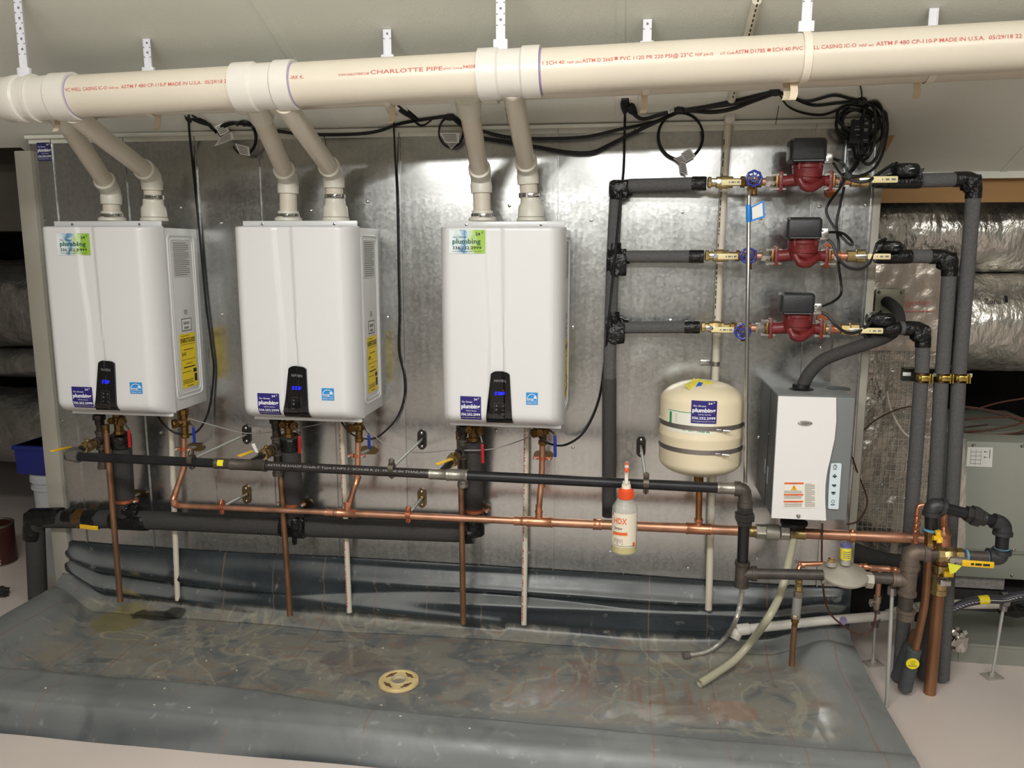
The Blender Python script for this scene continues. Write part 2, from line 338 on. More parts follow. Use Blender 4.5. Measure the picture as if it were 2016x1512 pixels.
# ================================================================== WATER HEATERS
UL=[(0,.385),(.25,.395),(.5,.418),(.75,.413),(1,.405)]; UR=[(0,.522),(.5,.528),(1,.542)]
def itp(T,x):
    for (a,b),(c,d) in zip(T,T[1:]):
        if x<=c: return b+(d-b)*(x-a)/(c-a)
    return T[-1][1]
def sst(a,b,x): t=max(0,min(1,(x-a)/(b-a))); return t*t*(3-2*t)
class Heater: pass
def heater(TL,TR,BL,BR,label,lab,H):
    Ye=-.23; h=H; tl,tr,bl,br=[P(*q,Ye) for q in (TL,TR,BL,BR)]
    X0=(tl.x+bl.x)/2; X1=(tr.x+br.x)/2; Z1=(tl.z+tr.z)/2; Z0=(bl.z+br.z)/2; W=X1-X0; HH=Z1-Z0
    h.X0,h.X1,h.Z0,h.Z1=X0,X1,Z0,Z1
    t=thing('water_heater',label,'water heater',((X0+X1)/2,-.02,Z0),'wall hung water heaters'); h.t=t
    def dep(u,v):   # u 0..1 left-right, v 0..1 bottom-top
        a=min(u,1-u)*W; r=.05; E=math.sqrt(max(0,1-(1-min(a,r)/r)**2))
        b=v*HH; B=math.sqrt(max(0,1-(1-min(b,r)/r)**2)); c=(1-v)*HH; Tp=math.sqrt(max(0,1-(1-min(c,.008)/.008)**2))
        ul=itp(UL,1-v); ur=itp(UR,1-v)
        ch=sst(ul-.006,ul+.016,u)*(1-sst(ur-.004,ur+.014,u))*sst(.0,.1,v)*(.35+.65*(1-v*.6))
        return Ye-.092*E*B*(.75+.25*Tp)-.008*E*B*(1-(2*u-1)**2)+.011*ch
    h.dep=dep
    def S(px,py):
        y=-.33
        for _ in range(4):
            p=P(px,py,y); u=(p.x-X0)/W; v=(p.z-Z0)/HH; y=dep(max(0,min(1,u)),max(0,min(1,v)))
        return u,v
    h.S=S
    def surf(u,v,e=0): return Vector((X0+W*u,dep(u,v)-e,Z0+HH*v))
    h.surf=surf
    us=sorted(set([.5*(1-math.cos(math.pi*i/18))*.16 for i in range(10)]+[.16*.5+i*.84/60 for i in range(61)]+[1-.5*(1-math.cos(math.pi*i/18))*.16 for i in range(10)]))
    us=[0]+[x for x in us if .0005<x<.9995]+[1]
    vs=sorted(set([.12*(1-math.cos(math.pi*i/20)) for i in range(11)]+[.12+i*.86/40 for i in range(41)]+[.985,.993,.998,1]))
    m=MB(); m.grid(lambda u,v:surf(u,v),us,vs); m.build('front_cover',WHITE,t,sharp=50)
    m=MB(); m.rbox(((X0+X1)/2,-.118,(Z0+Z1)/2-.001),(W-.012,.236,HH-.006),.004); m.build('cabinet',BODYW,t)
    # folded flanges along top and bottom edges
    m=MB(); m.rbox(((X0+X1)/2+.004,Ye-.002,Z1+.006),(W-.02,.008,.026),.002); m.rbox(((X0+X1)/2-.01,Ye+.02,Z1+.014),(W*.45,.03,.008),.002); m.build('top_flange',WHITE,t)
    m=MB(); m.rbox(((X0+X1)/2+.006,Ye-.004,Z0-.006),(W-.03,.012,.014),.003); m.build('bottom_flange',WHITE,t)
    for u in (.2,.8):
        m=MB(); m.rev([(0,.005),(.002,.0045),(.003,.001)],(X0+W*u,Ye-.006,Z1+.008),(0,-1,0),8); m.build('screw',STEEL,t)
    # embossed side panel and its labels (right side)
    xs=X1-.006+.0006
    def sd(y,z,e=0): return Vector((xs+e,y,z))
    for (ya,yb,za,zb,ww) in ((-.206,-.03,Z0+.045,Z1-.03,.004),(-.194,-.042,Z0+.06,Z1-.045,.0025)):
        r=.02; pts=[]
        for cy,cz,a0 in ((yb-r,zb-r,0),(ya+r,zb-r,90),(ya+r,za+r,180),(yb-r,za+r,270)):
            for k in range(6): a=math.radians(a0+k*18); pts.append(sd(cy+r*math.cos(a),cz+r*math.sin(a)))
        pts.append(pts[0]); m=MB(); m.tube(pts,ww,8,cap=False); m.build('embossed_rim',BODYW,t)
    def label_side(name,mat,ya,yb,za,zb,e=.0006):
        mp=lambda u,v:sd(ya+(yb-ya)*u,za+(zb-za)*v,e); return quad(mp,0,1,0,1).build(name,mat,t),(lambda u,v:sd(ya+(yb-ya)*u,za+(zb-za)*v,e+.0006))
    zb=Z0
    en,mp=label_side('energy_label',ENYEL,-.168,-.060,zb+.078,zb+.282)
    m=MB(); m.text('ENERGYGUIDE',mp,.05,.96,.835,.085,.02); m.text('$192',mp,.08,.34,.60,.055,.02)
    for (a,b,v,hh) in ((.05,.96,.80,.006),(.2,.8,.70,.012),(.05,.95,.52,.006),(.3,.7,.44,.01),(.15,.85,.37,.02),(.05,.6,.29,.01),(.05,.75,.14,.01),(.05,.7,.11,.01),(.05,.72,.08,.01),(.3,.7,.025,.012),(.08,.6,.955,.008)):
        m.grid(lambda u,q:mp(a+(b-a)*u,v+hh*q),[0,1],[0,1],False)
    for (a,b,v,hh) in ((.74,.95,.26,.07),(.80,.96,.09,.14)): m.grid(lambda u,q:mp(a+(b-a)*u,v+hh*q),[0,1],[0,1],False)
    m.build('lettering',LB,en)
    bc,mp=label_side('barcode_label',PAPER,-.148,-.082,zb+.292,zb+.338); m=MB()
    for (a0,a1,b0,b1) in ((0,1,0,.05),(0,1,.95,1),(0,.04,0,1),(.96,1,0,1)): m.grid(lambda u,q:mp(a0+(a1-a0)*u,b0+(b1-b0)*q),[0,1],[0,1],False)
    for k in range(9): m.grid(lambda u,q:mp(.2+k*.07+.03*u,.5+.25*q),[0,1],[0,1],False); m.grid(lambda u,q:mp(.25+k*.055+.025*u,.15+.2*q),[0,1],[0,1],False)
    m.build('barcode_print',LB,bc)
    bc,mp=label_side('serial_label',PAPER,-.130,-.100,zb+.348,zb+.374); m=MB()
    for k in range(4): m.grid(lambda u,q:mp(.1+.8*u,.2+k*.19+.1*q),[0,1],[0,1],False)
    m.build('serial_print',GREYP,bc)
    rl,mp=label_side('rating_label',mt('pale grey label',(200,200,196),.5),-.176,-.064,zb+.492,zb+.628); m=MB()
    for k in range(17):
        b=.95 if k%4 else .8
        m.grid(lambda u,q:mp(.05+(b-.05)*u,.05+k*.053+.018*q),[0,1],[0,1],False)
    m.build('rating_print',GREYP,rl)
    # control panel
    def trap(px):
        return [S(*q) for q in px]
    c=trap(lab['panel']); (u0b,v0b),(u1b,_),(u0t,v1t),(u1t,_) = c
    v0b=max(v0b,.012)
    def pan(s,q,e=.0035):
        a=u0b+(u0t-u0b)*q; b=u1b+(u1t-u1b)*q; ar=.014*(1-(2*s-1)**4)*sst(.75,1,q)
        u=a+(b-a)*s; v=v0b+(v1t-v0b)*q+ar; return surf(u,v,e+.0)
    ss=[i/12 for i in range(13)]; qs=[i/14 for i in range(15)]
    m=MB(); m.grid(lambda s,q:pan(s,q,.0075),ss,qs)
    edge=[(s,0) for s in ss]+[(1,q) for q in qs[1:]]+[(s,1) for s in ss[::-1][1:]]+[(0,q) for q in qs[::-1][1:-1]]
    n=len(edge); m.add([pan(s,q,.0075) for s,q in edge]+[pan(s,q,-.002) for s,q in edge],[(i,(i+1)%n,(i+1)%n+n,i+n) for i in range(n)],False)
    cp=m.build('control_panel',BLK,t)
    pt=lambda s,q:pan(s,q,.0085)
    m=MB(); m.text('NAVIEN',pt,.2,.8,.83,.04,.02); m.build('lettering',GREYP,cp)
    m=MB(); m.text('120F',pt,.32,.74,.585,.062,.025); m.grid(lambda u,q:pt(.28+.02*u,.57+.08*q),[0,1],[0,1],False); m.build('display',LED,cp)
    m=MB()
    if lab.get('red'): m.grid(lambda u,q:pt(.64+.05*u,.672+.012*q),[0,1],[0,1],False); m.build('warning_led',LEDR,cp)
    m=MB()
    for (a,b) in ((.32,.36),(.62,.36)):
        pass
    m.add([pt(.33,.35),pt(.41,.35),pt(.37,.385)],[(0,1,2)],False)
    for (s0,s1,q0,q1) in ((.60,.69,.361,.369),(.637,.653,.347,.383),(.33,.41,.285,.292),(.33,.41,.27,.277),(.34,.40,.298,.305),(.60,.69,.277,.285),(.34,.40,.195,.203),(.60,.69,.185,.19),(.60,.69,.215,.22),(.60,.613,.185,.22),(.677,.69,.185,.22)):
        m.grid(lambda u,q:pt(s0+(s1-s0)*u,q0+(q1-q0)*q),[0,1],[0,1],False)
    for (s0,s1,q0,q1) in ((.28,.74,.425,.427),(.28,.74,.135,.137),(.28,.285,.135,.427),(.735,.74,.135,.427)):
        m.grid(lambda u,q:pt(s0+(s1-s0)*u,q0+(q1-q0)*q),[0,1],[0,1],False)
    m.build('button_icons',GREYP,cp)
    # stickers on the front
    def stick(name,mat,q,e=.0012):
        (ua,va),(ub,vb)=S(q[0],q[3]),S(q[2],q[1]); ua=max(ua,.006)
        f=lambda e:(lambda u,v:surf(ua+(ub-ua)*u,va+(vb-va)*v,e))
        return quad(f(e),0,1,0,1,10,6).build(name,mat,t),f(e+.0009)
    if 'green' in lab:
        s,mp=stick('magnet_sign',MAGN,lab['green'],.002); magnet(s,mp)
    s,mp=stick('service_sticker',PURP,lab['purple']); service(s,mp)
    s,mp=stick('energy_sticker',BLUES,lab['star']); m=MB()
    for k in range(12):
        a0=math.pi*(1-k/12); a1=math.pi*(1-(k+1)/12); f=lambda a,r:mp(.5+.44*r*math.cos(a),.45+.44*r*math.sin(a))
        m.add([f(a0,.9),f(a1,.9),f(a1,1.0),f(a0,1.0)],[(0,1,2,3)],False)
    m.text('energy',mp,.08,.66,.40,.17,.02); m.grid(lambda u,q:mp(.05+.9*u,.30+.03*q),[0,1],[0,1],False); m.text('ENERGY STAR',mp,.08,.92,.08,.12)
    st=[]; 
    for k in range(10):
        a=math.pi/2+k*math.pi/5; r=.17 if k%2==0 else .07; st.append(mp(.76+r*math.cos(a),.60+r*math.sin(a)))
    m.add(st,[tuple(range(10))],False); m.build('lettering',LW,s)
    return h
def service(s,mp,rot=False):
    m=MB(); m.text('24',mp,.66,.82,.84,.09,.02); m.text('7',mp,.85,.92,.88,.07); m.text('Go Green',mp,.08,.58,.735,.075,.01)
    m.text('plumbing',mp,.05,.95,.50,.17,.035); m.text('Call for Service',mp,.28,.78,.37,.055,.004); m.text('336.252.2999',mp,.04,.96,.185,.105,.025); m.text('www.gogreenpiedmont.com',mp,.05,.95,.08,.045,.004)
    return m.build('lettering',LW,s)
def magnet(s,mp):
    m=MB(); m.text('Go Green',mp,.12,.5,.66,.08,.005); m.text('plumbing',mp,.10,.88,.42,.2,.02); m.build('green_lettering',LDG,s)
    m=MB(); m.text('24',mp,.74,.87,.76,.12,.02); m.text('7',mp,.90,.95,.84,.08); m.text('336.252.2999',mp,.10,.9,.18,.125,.012); m.text('www.gogreenpiedmont.com',mp,.1,.9,.07,.05); m.build('black_lettering',LB,s)
def magmat():
    m=bpy.data.materials.new('magnet gradient'); m.use_nodes=True; N=m.node_tree.nodes; L=m.node_tree.links; b=N['Principled BSDF']; b.inputs['Roughness'].default_value=.4
    tc=N.new('ShaderNodeTexCoord'); sx=N.new('ShaderNodeSeparateXYZ'); L.new(tc.outputs['Generated'],sx.inputs[0])
    n=N.new('ShaderNodeTexNoise'); n.inputs['Scale'].default_value=3.5; L.new(tc.outputs['Generated'],n.inputs['Vector'])
    ad=N.new('ShaderNodeMath'); ad.operation='MULTIPLY_ADD'; ad.inputs[1].default_value=.5; L.new(n.outputs['Fac'],ad.inputs[0]); L.new(sx.outputs['X'],ad.inputs[2])
    r=N.new('ShaderNodeValToRGB'); e=r.color_ramp.elements
    e[0].position=.25; e[0].color=(.78,.82,.82,1); e[1].position=1.25 if 0 else 1; e[1].color=(lin(150),lin(190),lin(70),1)
    for p,c in ((.5,(205,222,222)),(.62,(74,130,176)),(.74,(190,214,220)),(.85,(200,216,170))):
        q=e.new(p); q.color=(*[lin(v) for v in c],1)
    L.new(ad.outputs[0],r.inputs[0]); L.new(r.outputs[0],b.inputs['Base Color']); return m
MAGN=magmat()
H1=heater((104.2,445.7),(323.3,446.5),(132.7,804.4),(346,814.5),'leftmost white wall hung water heater with green magnet sign and dark corner sticker',
 dict(panel=[(192.3,806),(237,807.5),(195.7,714),(226.9,714.5)],green=(114.7,459.6,175.5,502),purple=(147.9,762,181.3,801.5),star=(257,753,279.6,775)),Heater())
H2=heater((472.7,445.7),(707.5,446),(491.6,815),(718.5,826),'middle white wall hung water heater without a green magnet sign',
 dict(panel=[(564,819.5),(614,820.5),(569.5,725),(604,725.5)],purple=(513,775,549.5,815),star=(634,764.5,657.4,788)),Heater())
H3=heater((870.5,446.5),(1115.5,448),(875.5,829),(1110.5,836),'rightmost white wall hung water heater beside the insulated manifold',
 dict(panel=[(958.7,831),(1011,832.5),(967,735.5),(1003.8,736)],green=(884.5,452.4,955.5,499),purple=(907.8,781,947,824.7),star=(1035.8,773,1059,796.5),red=1),Heater())
# ================================================================== VENT PIPES
def vent(name,label,px,Y,r,group,collar,mark=None,clampy=None,top=None):
    # px: list of (x,y,Y) from the heater collar upwards
    pts=PP(px); t=thing('vent_pipe',label,'vent pipe',pts[0],group)
    base=pts[0]
    m=MB(); m.rev([(0,r*1.6),(.010,r*1.58),(.016,r*1.24),(.034,r*1.2),(.036,r*1.05)],base-Z3*.002,Z3,24); m.build('collar',PVCG,t)
    if collar=='adapter': m=MB(); m.rev([(.012,r*1.5),(.045,r*1.42),(.055,r*1.2),(.075,r*1.16),(.077,r*1.05)],base,Z3,24); m.build('adapter',PVCG,t)
    d=(pts[1]-base); m=MB(); m.tube([base+Z3*.008,pts[1]],r,20); m.build('riser',PVC,t)
    # elbow: sweep round the corner with socket rims
    b=pts[1]; e=(pts[2]-b).normalized(); f=(base-b).normalized()
    lo=b+f*.045; hi=b+e*.055
    m=MB(); m.tube([lo,b,hi],r*1.16,20,bend=.05); m.rev([(-.006,r*1.2),(.02,r*1.24),(.03,r*1.17)],lo,-f*1,20); m.rev([(-.02,r*1.17),(-.012,r*1.24),(.012,r*1.24),(.014,r*1.02)],hi,e,20); m.build('elbow',PVCG,t)
    m=MB(); m.tube([b+e*.05]+pts[2:],r,20); m.build('pipe',PVC,t)
    if top: m=MB(); q=pts[-1]; m.rev([(-.05,r*1.0),(-.048,r*1.22),(-.01,r*1.24),(.03,r*1.2)],q,e,20); m.build('coupling',PVCG,t)
    if clampy:
        c=P(px[0][0],clampy,px[0][2]); c.x=base.x+(pts[1].x-base.x)*((c.z-base.z)/(pts[1].z-base.z)); k=1.12 if collar=='adapter' else 1.22
        m=MB(); m.rev([(-.008,r*k),(-.007,r*k+.002),(.007,r*k+.002),(.008,r*k)],c,Z3,24); m.build('clamp_band',STEEL,t)
        m=MB(); m.rbox(c+Vector((.3*r,-r*k-.004,0)),(.022,.010,.014),.002); m.tube([c+Vector((.3*r+.008,-r*k-.006,0)),c+Vector((.3*r+.03,-r*k-.006,.001))],.0045,8); m.build('clamp_screw',STEEL,t)
    # printed line along the pipe, made of tiny dashes
    p0=b+e*.07; L=(pts[2]-p0).length-.03; side=(e.cross(Vector((0,-1,0)))).normalized()*-1
    if side.x>0: side=-side
    nrm=(Vector((0,-1,0))-e*Vector((0,-1,0)).dot(e)).normalized(); o=(nrm*.62+side*.78).normalized(); tn=e.cross(o).normalized()
    mp=lambda u,v:p0+e*u+o*(r+.0006)+tn*(v-.003)
    m=MB(); rn=random.Random(int(px[0][0])); u=.01
    while u<L:
        l=rn.choice((.004,.006,.009)); 
        if rn.random()<.8: m.grid(lambda a,q:mp(u+l*a,.006*q),[0,1],[0,1],False)
        u+=l+.004
    if m.v: m.build('pipe_print',mark or LR,t)
    return t
DKP=mt('dark pipe print',(80,52,50),.6)
rV=.0302
yc=-.13
vent('v','cream vent pipe from left collar of the leftmost water heater',[(221,434,yc),(218,374,yc),(138,254,-.44),(118,226,-.52)],0,rV,'vent pipes of the water heaters','plain',LR,425,1)
vent('v','cream vent pipe with clamp from right collar of the leftmost water heater',[(304,434,yc),(298,345,yc-.01),(160,238,-.62),(142,222,-.69)],0,rV,'vent pipes of the water heaters','adapter',DKP,389)
vent('v','cream vent pipe from left collar of the middle water heater',[(568,434,yc),(567,352,yc),(517,238,-.46),(508,214,-.52)],0,rV,'vent pipes of the water heaters','plain',LR,425,1)
vent('v','cream vent pipe with clamp from right collar of the middle water heater',[(661,434,yc),(656,340,yc-.01),(572,222,-.64),(560,204,-.69)],0,rV,'vent pipes of the water heaters','adapter',DKP,387)
vent('v','steep cream vent pipe from left collar of the rightmost water heater',[(950,434,yc),(947,350,yc),(925,222,-.48),(921,200,-.52)],0,rV,'vent pipes of the water heaters','plain',LR,425,1)
vent('v','steep cream vent pipe with clamp from right collar of the rightmost water heater',[(1045,434,yc),(1038,332,yc-.01),(1012,192,-.64),(1009,176,-.69)],0,rV,'vent pipes of the water heaters','adapter',DKP,385)
# ---- front and rear vent mains
fa,fb=P(12,197,-.70),P(2150,83,-.70); fd=(fb-fa).normalized(); RM=.0575
def onax(px):   # point on the front main under pixel column px
    lo,hi=0,1
    for _ in range(40):
        k=(lo+hi)/2; p=fa+(fb-fa)*k; q=p-EYE; x=1008+F*q.dot(rt)/q.dot(fw)
        if x<px: lo=k
        else: hi=k
    return fa+(fb-fa)*lo
main=thing('vent_main','long cream vent main in front with red print and three white tees','vent pipe',onax(900)-Z3*RM)
m=MB(); m.tube([onax(60),onax(2120)],RM,48); mo=m.build('pipe',PVC,main)
m=MB(); a=onax(22); m.rev([(-.022,RM*.9),(-.016,RM*1.05),(-.01,RM*1.10),(.035,RM*1.12),(.036,RM*1.0)],a,fd,40); m.build('end_cap',PVCW,main)
def tee(px0,px1,brx,bry,bY,h0,h1):
    a,b=onax(px0),onax(px1); L=(b-a).length; m=MB()
    m.rev([(0,RM*1.02),(.0,RM*1.145),(h0,RM*1.15),(h0+.006,RM*1.06),(L-h1-.006,RM*1.06),(L-h1,RM*1.15),(L,RM*1.145),(L,RM*1.02)],a,fd,48)
    q=P(brx,bry,bY); c=onax(brx); m.tube([c+(q-c)*.2,q],rV*1.3,20); m.build('tee_fitting',PVCW,main)
tee(36,151,128,222,-.67,.02,.06); tee(468,583,564,204,-.67,.055,.05); tee(945,1065,1009,182,-.67,.05,.045)
m=MB()
for px in (42,72): a=onax(px); m.rev([(-.004,RM*1.02),(-.004,RM*1.165),(.004,RM*1.165),(.004,RM*1.02)],a,fd,40)
m.build('hub_ring',PVCW,main)
PRIM=mt('purple primer',(150,136,176),.5)
for px,L in ((152,.0015),(584,.0012),(1066,.003)):
    m=MB(); a=onax(px); m.rev([(-.002,RM*1.0),(-.001,RM*1.012),(L,RM*1.006),(L+.001,RM*1.0)],a,fd,48); m.build('primer_ring',PRIM,main)
# red printing wrapped on the front main
nv=Vector((0,-1,0)); nv=(nv-fd*nv.dot(fd)).normalized(); uv=nv.cross(fd)*-1
if uv.z<0: uv=-uv
def cyl(u,v,ang=0): a=v/RM+ang; return fa+fd*u+(nv*math.cos(a)+uv*math.sin(a))*(RM+.0007)
def axu(px,ang=None):
    if ang is None: return (onax(px)-fa).dot(fd)
    lo,hi=-.2,3.4
    for _ in range(40):
        k=(lo+hi)/2; q=cyl(k,0,ang)-EYE
        if 1008+F*q.dot(rt)/q.dot(fw)<px: lo=k
        else: hi=k
    return lo
m=MB()
def pr(t,x0,x1,h,ang=.10,b=.006): m=MB(); m.text(t,lambda u,v:cyl(u,v,ang),axu(x0,ang),axu(x1,ang),-.003,h,b); m.build('red_print',LR,main)
A=.09
pr('VC WELL CASING IC-O',127,210,.0092,A); pr('NSF wc',214,234,.006,A); pr('ASTM F 480 CP-110-P MADE IN U.S.A.  05/29/18 22:5A',238,465,.0092,A)
pr('-IRK K.',570,598,.009,A); pr('WWW.CHARLOTTEPIPE.COM',666,726,.006,A+.02); pr('CHARLOTTE PIPE',729,871,.0105,A+.03,.005); pr('uPVC Comp',872,910,.005,A+.05); pr('9400B',911,937,.009,A+.05)
pr('1 SCH 40',1068,1111,.0092,A+.02); pr('NSF dwv',1117,1145,.006,A+.02); pr('ASTM D 2665',1146,1207,.0092,A+.03); pr('PVC 1120 PR 220 PSI@ 23°C',1221,1364,.0092,A+.04); pr('NSF pw-G',1369,1404,.007,A+.05)
pr('U.P. Code',1418,1446,.006,A+.05); pr('ASTM D1785',1447,1506,.0092,A+.05); pr('SCH 40 PVC WELL CASING IC-O',1521,1686,.0092,A+.06); pr('NSF wc',1692,1720,.006,A+.06); pr('ASTM F 480 CP-110-P MADE IN U.S.A.  05/29/18 22',1725,2012,.0092,A+.07)
for px in (1213,1514): u0=axu(px,A+.04); m=MB(); m.grid(lambda a,b:cyl(u0-.004+.008*a,-.001+.007*b,A+.04),[0,1],[0,1],False); m.build('red_print',LR,main)
ra,rb=P(80,200,-.50),P(2150,103,-.50); rd=(rb-ra).normalized()
def onr(px):
    lo,hi=0,1
    for _ in range(40):
        k=(lo+hi)/2; p=ra+(rb-ra)*k; q=p-EYE; x=1008+F*q.dot(rt)/q.dot(fw)
        if x<px: lo=k
        else: hi=k
    return ra+(rb-ra)*lo
rear=thing('vent_main','second cream vent main tucked behind and below the front one','vent pipe',onr(900)-Z3*RM)
m=MB(); m.tube([onr(100),onr(2120)],RM,36); m.build('pipe',PVC,rear)
for x,bx,by in ((122,119,228),(511,509,222),(928,922,206)):
    a,b=onr(x-42),onr(x+52); L=(b-a).length; m=MB(); m.rev([(0,RM*1.02),(0,RM*1.14),(.045,RM*1.14),(.05,RM*1.05),(L-.05,RM*1.05),(L-.045,RM*1.14),(L,RM*1.14),(L,RM*1.02)],a,rd,32)
    c=onr(bx); q=P(bx,by,-.505); m.tube([c,q],rV*1.32,18); m.rev([(-.03,rV*1.3),(-.025,rV*1.42),(.0,rV*1.42),(.002,rV)],q,q-c,18); m.build('tee_fitting',PVCG,rear)
# ---- hangers
def hanger(c,R0,topz,label,tails,clipdx=0):
    Y=c.y; t=thing('pipe_hanger',label,'hanger',c+Z3*R0,'white strap hangers of the vent mains')
    zt=topz; zb=c.z+R0*1.05
    m=MB(); m.box((c.x,Y,(zt+zb)/2),(.024,.003,zt-zb)); m.box((c.x-.0105,Y-.002,(zt+zb)/2),(.003,.004,zt-zb)); m.box((c.x+.0105,Y-.002,(zt+zb)/2),(.003,.004,zt-zb)); m.build('strap',STRAP,t)
    m=MB(); z=zt-.012; k=0
    while z>zb+.06:
        m.rev([(0,.0036),(.0008,.0036)],(c.x,Y-.0016,z),(0,-1,0),8)
        for s in (-1,1): m.box((c.x+s*.0095,Y-.0045,z-.014),(.004,.001,.0025))
        z-=.028
    m.build('strap_holes',mt('strap hole shade',(120,118,126),.6),t,kind='stuff')
    m=MB(); m.rbox((c.x,Y-.002,zb+.012),(.038,.014,.026),.002); m.build('buckle',STRAP,t)
    pts=[]; 
    for k in range(33):
        a=2*math.pi*k/32; pts.append((c+(nv*math.sin(a)+uv*math.cos(a))*(R0*1.03)))
    m=MB(); hw=.0095
    for rr in (0,): m.add([p+fd*s*hw for p in pts for s in (-1,1)]+[c+(p-c)*1.025+fd*s*hw for p in pts for s in (-1,1)],[(2*i+66,2*i+67,2*i+69,2*i+68) for i in range(32)]+[(2*i,2*i+66,2*i+68,2*i+2) for i in range(32)]+[(2*i+1,2*i+3,2*i+69,2*i+67) for i in range(32)])
    m.build('band',mt('ivory plastic band',(226,217,200),.45),t)
    for dx,dy,l in tails:
        p=c-Z3*R0*1.0+X3*dx+Y3*dy; q=[p+Vector((0,0,.012)),p+Vector((.003,-.01,-l*.5)),p+Vector((-.001,-.014,-l*.9)),p+Vector((-.006,-.025,-l))]
        m=MB(); q=catmull(q,5); m.add([x+X3*s*.009 for x in q for s in (-1,1)]+[x+X3*s*.009+Y3*.0018 for x in q for s in (-1,1)],[(2*i,2*i+1,2*i+3,2*i+2) for i in range(len(q)-1)]+[(2*len(q)+2*i+2,2*len(q)+2*i+3,2*len(q)+2*i+1,2*len(q)+2*i) for i in range(len(q)-1)]); m.build('strap_tail',TAN,t)
for px,tl,lb in ((54,[(.045,.06,.03)],'front strap hanger by the end cap of the vent main'),(986,[],'front strap hanger beside the tee above the rightmost water heater'),(1583,[(-.02,.02,.045),(-.032,.05,.04)],'front strap hanger crossing the red print above the top pump')):
    hanger(onax(px),RM,ceilz(-.70)-.001,lb,tl)
for px,tl,lb in ((297,[(.02,.0,.045)],'rear strap hanger above the leftmost water heater'),(765,[(.01,.0,.055)],'rear strap hanger above the gap right of the middle water heater'),(1272,[(-.005,.0,.055)],'rear strap hanger right of the rightmost water heater'),(1830,[(-.03,.0,.045)],'rear strap hanger at the right end, above the black valve wrap')):
    hanger(onr(px),RM,ceilz(-.50)-.001,lb,tl)
# holes/screws of strap tops are modelled with the strap; outlet plates on the slope behind the mains
slN=Vector((0,-.42,-1)).normalized(); slU=X3; slV=slN.cross(slU)*-1
def onceil(px,py):
    d=ray(px,py); t=(CZ0-.42*EYE.y-EYE.z)/(d.z+.42*d.y); return EYE+d*t
for (px,py,lb) in ((372,212,'white outlet plate with plug above the leftmost water heater'),(776,203,'white outlet plate with plug above the middle water heater'),(1233,204,'white outlet plate with plug right of the rightmost vent pipes')):
    c=onceil(px,py); t=thing('wall_outlet',lb,'outlet',c,'outlet plates under the vent mains')
    m=MB(); m.rbox(c+slN*.003,(.075,.006,.115),.003,ax=(X3,slN,slV)); m.build('plate',PVCW,t)
    m=MB(); m.rbox(c+slN*.0065+slV*.025,(.03,.004,.028),.002,ax=(X3,slN,slV)); m.rbox(c+slN*.0065-slV*.025,(.03,.004,.028),.002,ax=(X3,slN,slV)); m.build('socket',PAPER,t)
# pvc conduit running up the slope at the right
c0=onceil(1440,190); c1=onceil(1490,-6); o=slN*.012
t=thing('conduit_pipe','cream pvc pipe running up the sloped ceiling above the top pump','pipe',c0)
m=MB(); m.tube([c0+o,c1+o],.0125,14); m.build('pipe',PVC,t); m=MB(); 
dd=(c1-c0).normalized(); sd=dd.cross(slN).normalized()
for k in range(26):
    a=c0+dd*(.02*k+.03)+slN*.0246-sd*.0; m.add([a-sd*.002,a+sd*.002,a+sd*.002+dd*.012,a-sd*.002+dd*.012],[(0,1,2,3)],False)
m.build('pipe_print',LB,t)
# ================================================================== GAS MAIN
gm=PP([(138,898),(349,904),(614,914),(810,924),(993,933),(1145,943),(1371,957),(1466,963)],-.36)
g0,g1=gm[0],gm[-1]; gd=(g1-g0).normalized()
def gpx(px):   # point on the straight gas main at a pixel column
    lo,hi=-.1,1.1
    for _ in range(40):
        k=(lo+hi)/2; p=g0+(g1-g0)*k; q=p-EYE; x=1008+F*q.dot(rt)/q.dot(fw)
        if x<px: lo=k
        else: hi=k
    return g0+(g1-g0)*lo
rg=.0162
t=thing('gas_pipe','black iron gas main with fittings crossing below all three water heaters','pipe',gpx(800)-Z3*rg); gas=t
m=MB(); m.tube([gpx(132),gpx(430)],rg,20); m.build('pipe',BLACKI,t)
m=MB(); m.tube([gpx(500),gpx(860)],rg*1.0,20); gp2=m.build('pipe',mt('brownish black iron pipe',(52,47,46),.45,metal=.35,var=.25,scale=20),t)
m=MB(); gn=Vector((0,-1,0)); gu=gd.cross(gn); gu=gu if gu.z>0 else -gu
def gc(u,v): a=v/rg+.5; return gpx(530)+gd*u+(gn*math.cos(a)+gu*math.sin(a))*(rg+.0006)
L=(gpx(850)-gpx(530)).length
m.text('ASTM A53/A53F Grade F Type E NPS 1  SCH.40 R 21  MADE IN THAILAND',gc,0,L,-.004,.0075); m.build('pipe_print',mt('grey pipe print',(150,148,146),.6),gp2)
m=MB(); m.tube([gpx(905),gpx(1420)],rg*1.04,20); m.build('pipe',BLACKI,t)
def gsleeve(a,b,k,mat,rims=2,name='coupling'):
    a,b=gpx(a),gpx(b); L=(b-a).length; m=MB(); r=rg*k
    m.rev([(0,rg),(0,r*1.06),(.008,r*1.06),(.010,r),(L-.010,r),(L-.008,r*1.06),(L,r*1.06),(L,rg)],a,gd,24); return m.build(name,mat,t)
gsleeve(424,462,1.12,GREYI); s=gsleeve(455,525,1.22,GREYI,name='tee_fitting')
m=MB(); c=gpx(437); 
mp=lambda u,v:gpx(432)+gd*(u*.022)+(gn*math.cos(v)+gu*math.sin(v))*(rg*1.15)
m.grid(mp,[0,1],[-.2,.2,.6,1.0]); m.build('yellow_tag',mt('yellow tag',(236,220,40),.5),t)
gsleeve(846,886,1.14,GALV); gsleeve(880,921,1.22,GALV,name='tee_fitting'); gsleeve(1412,1446,1.12,GALV)
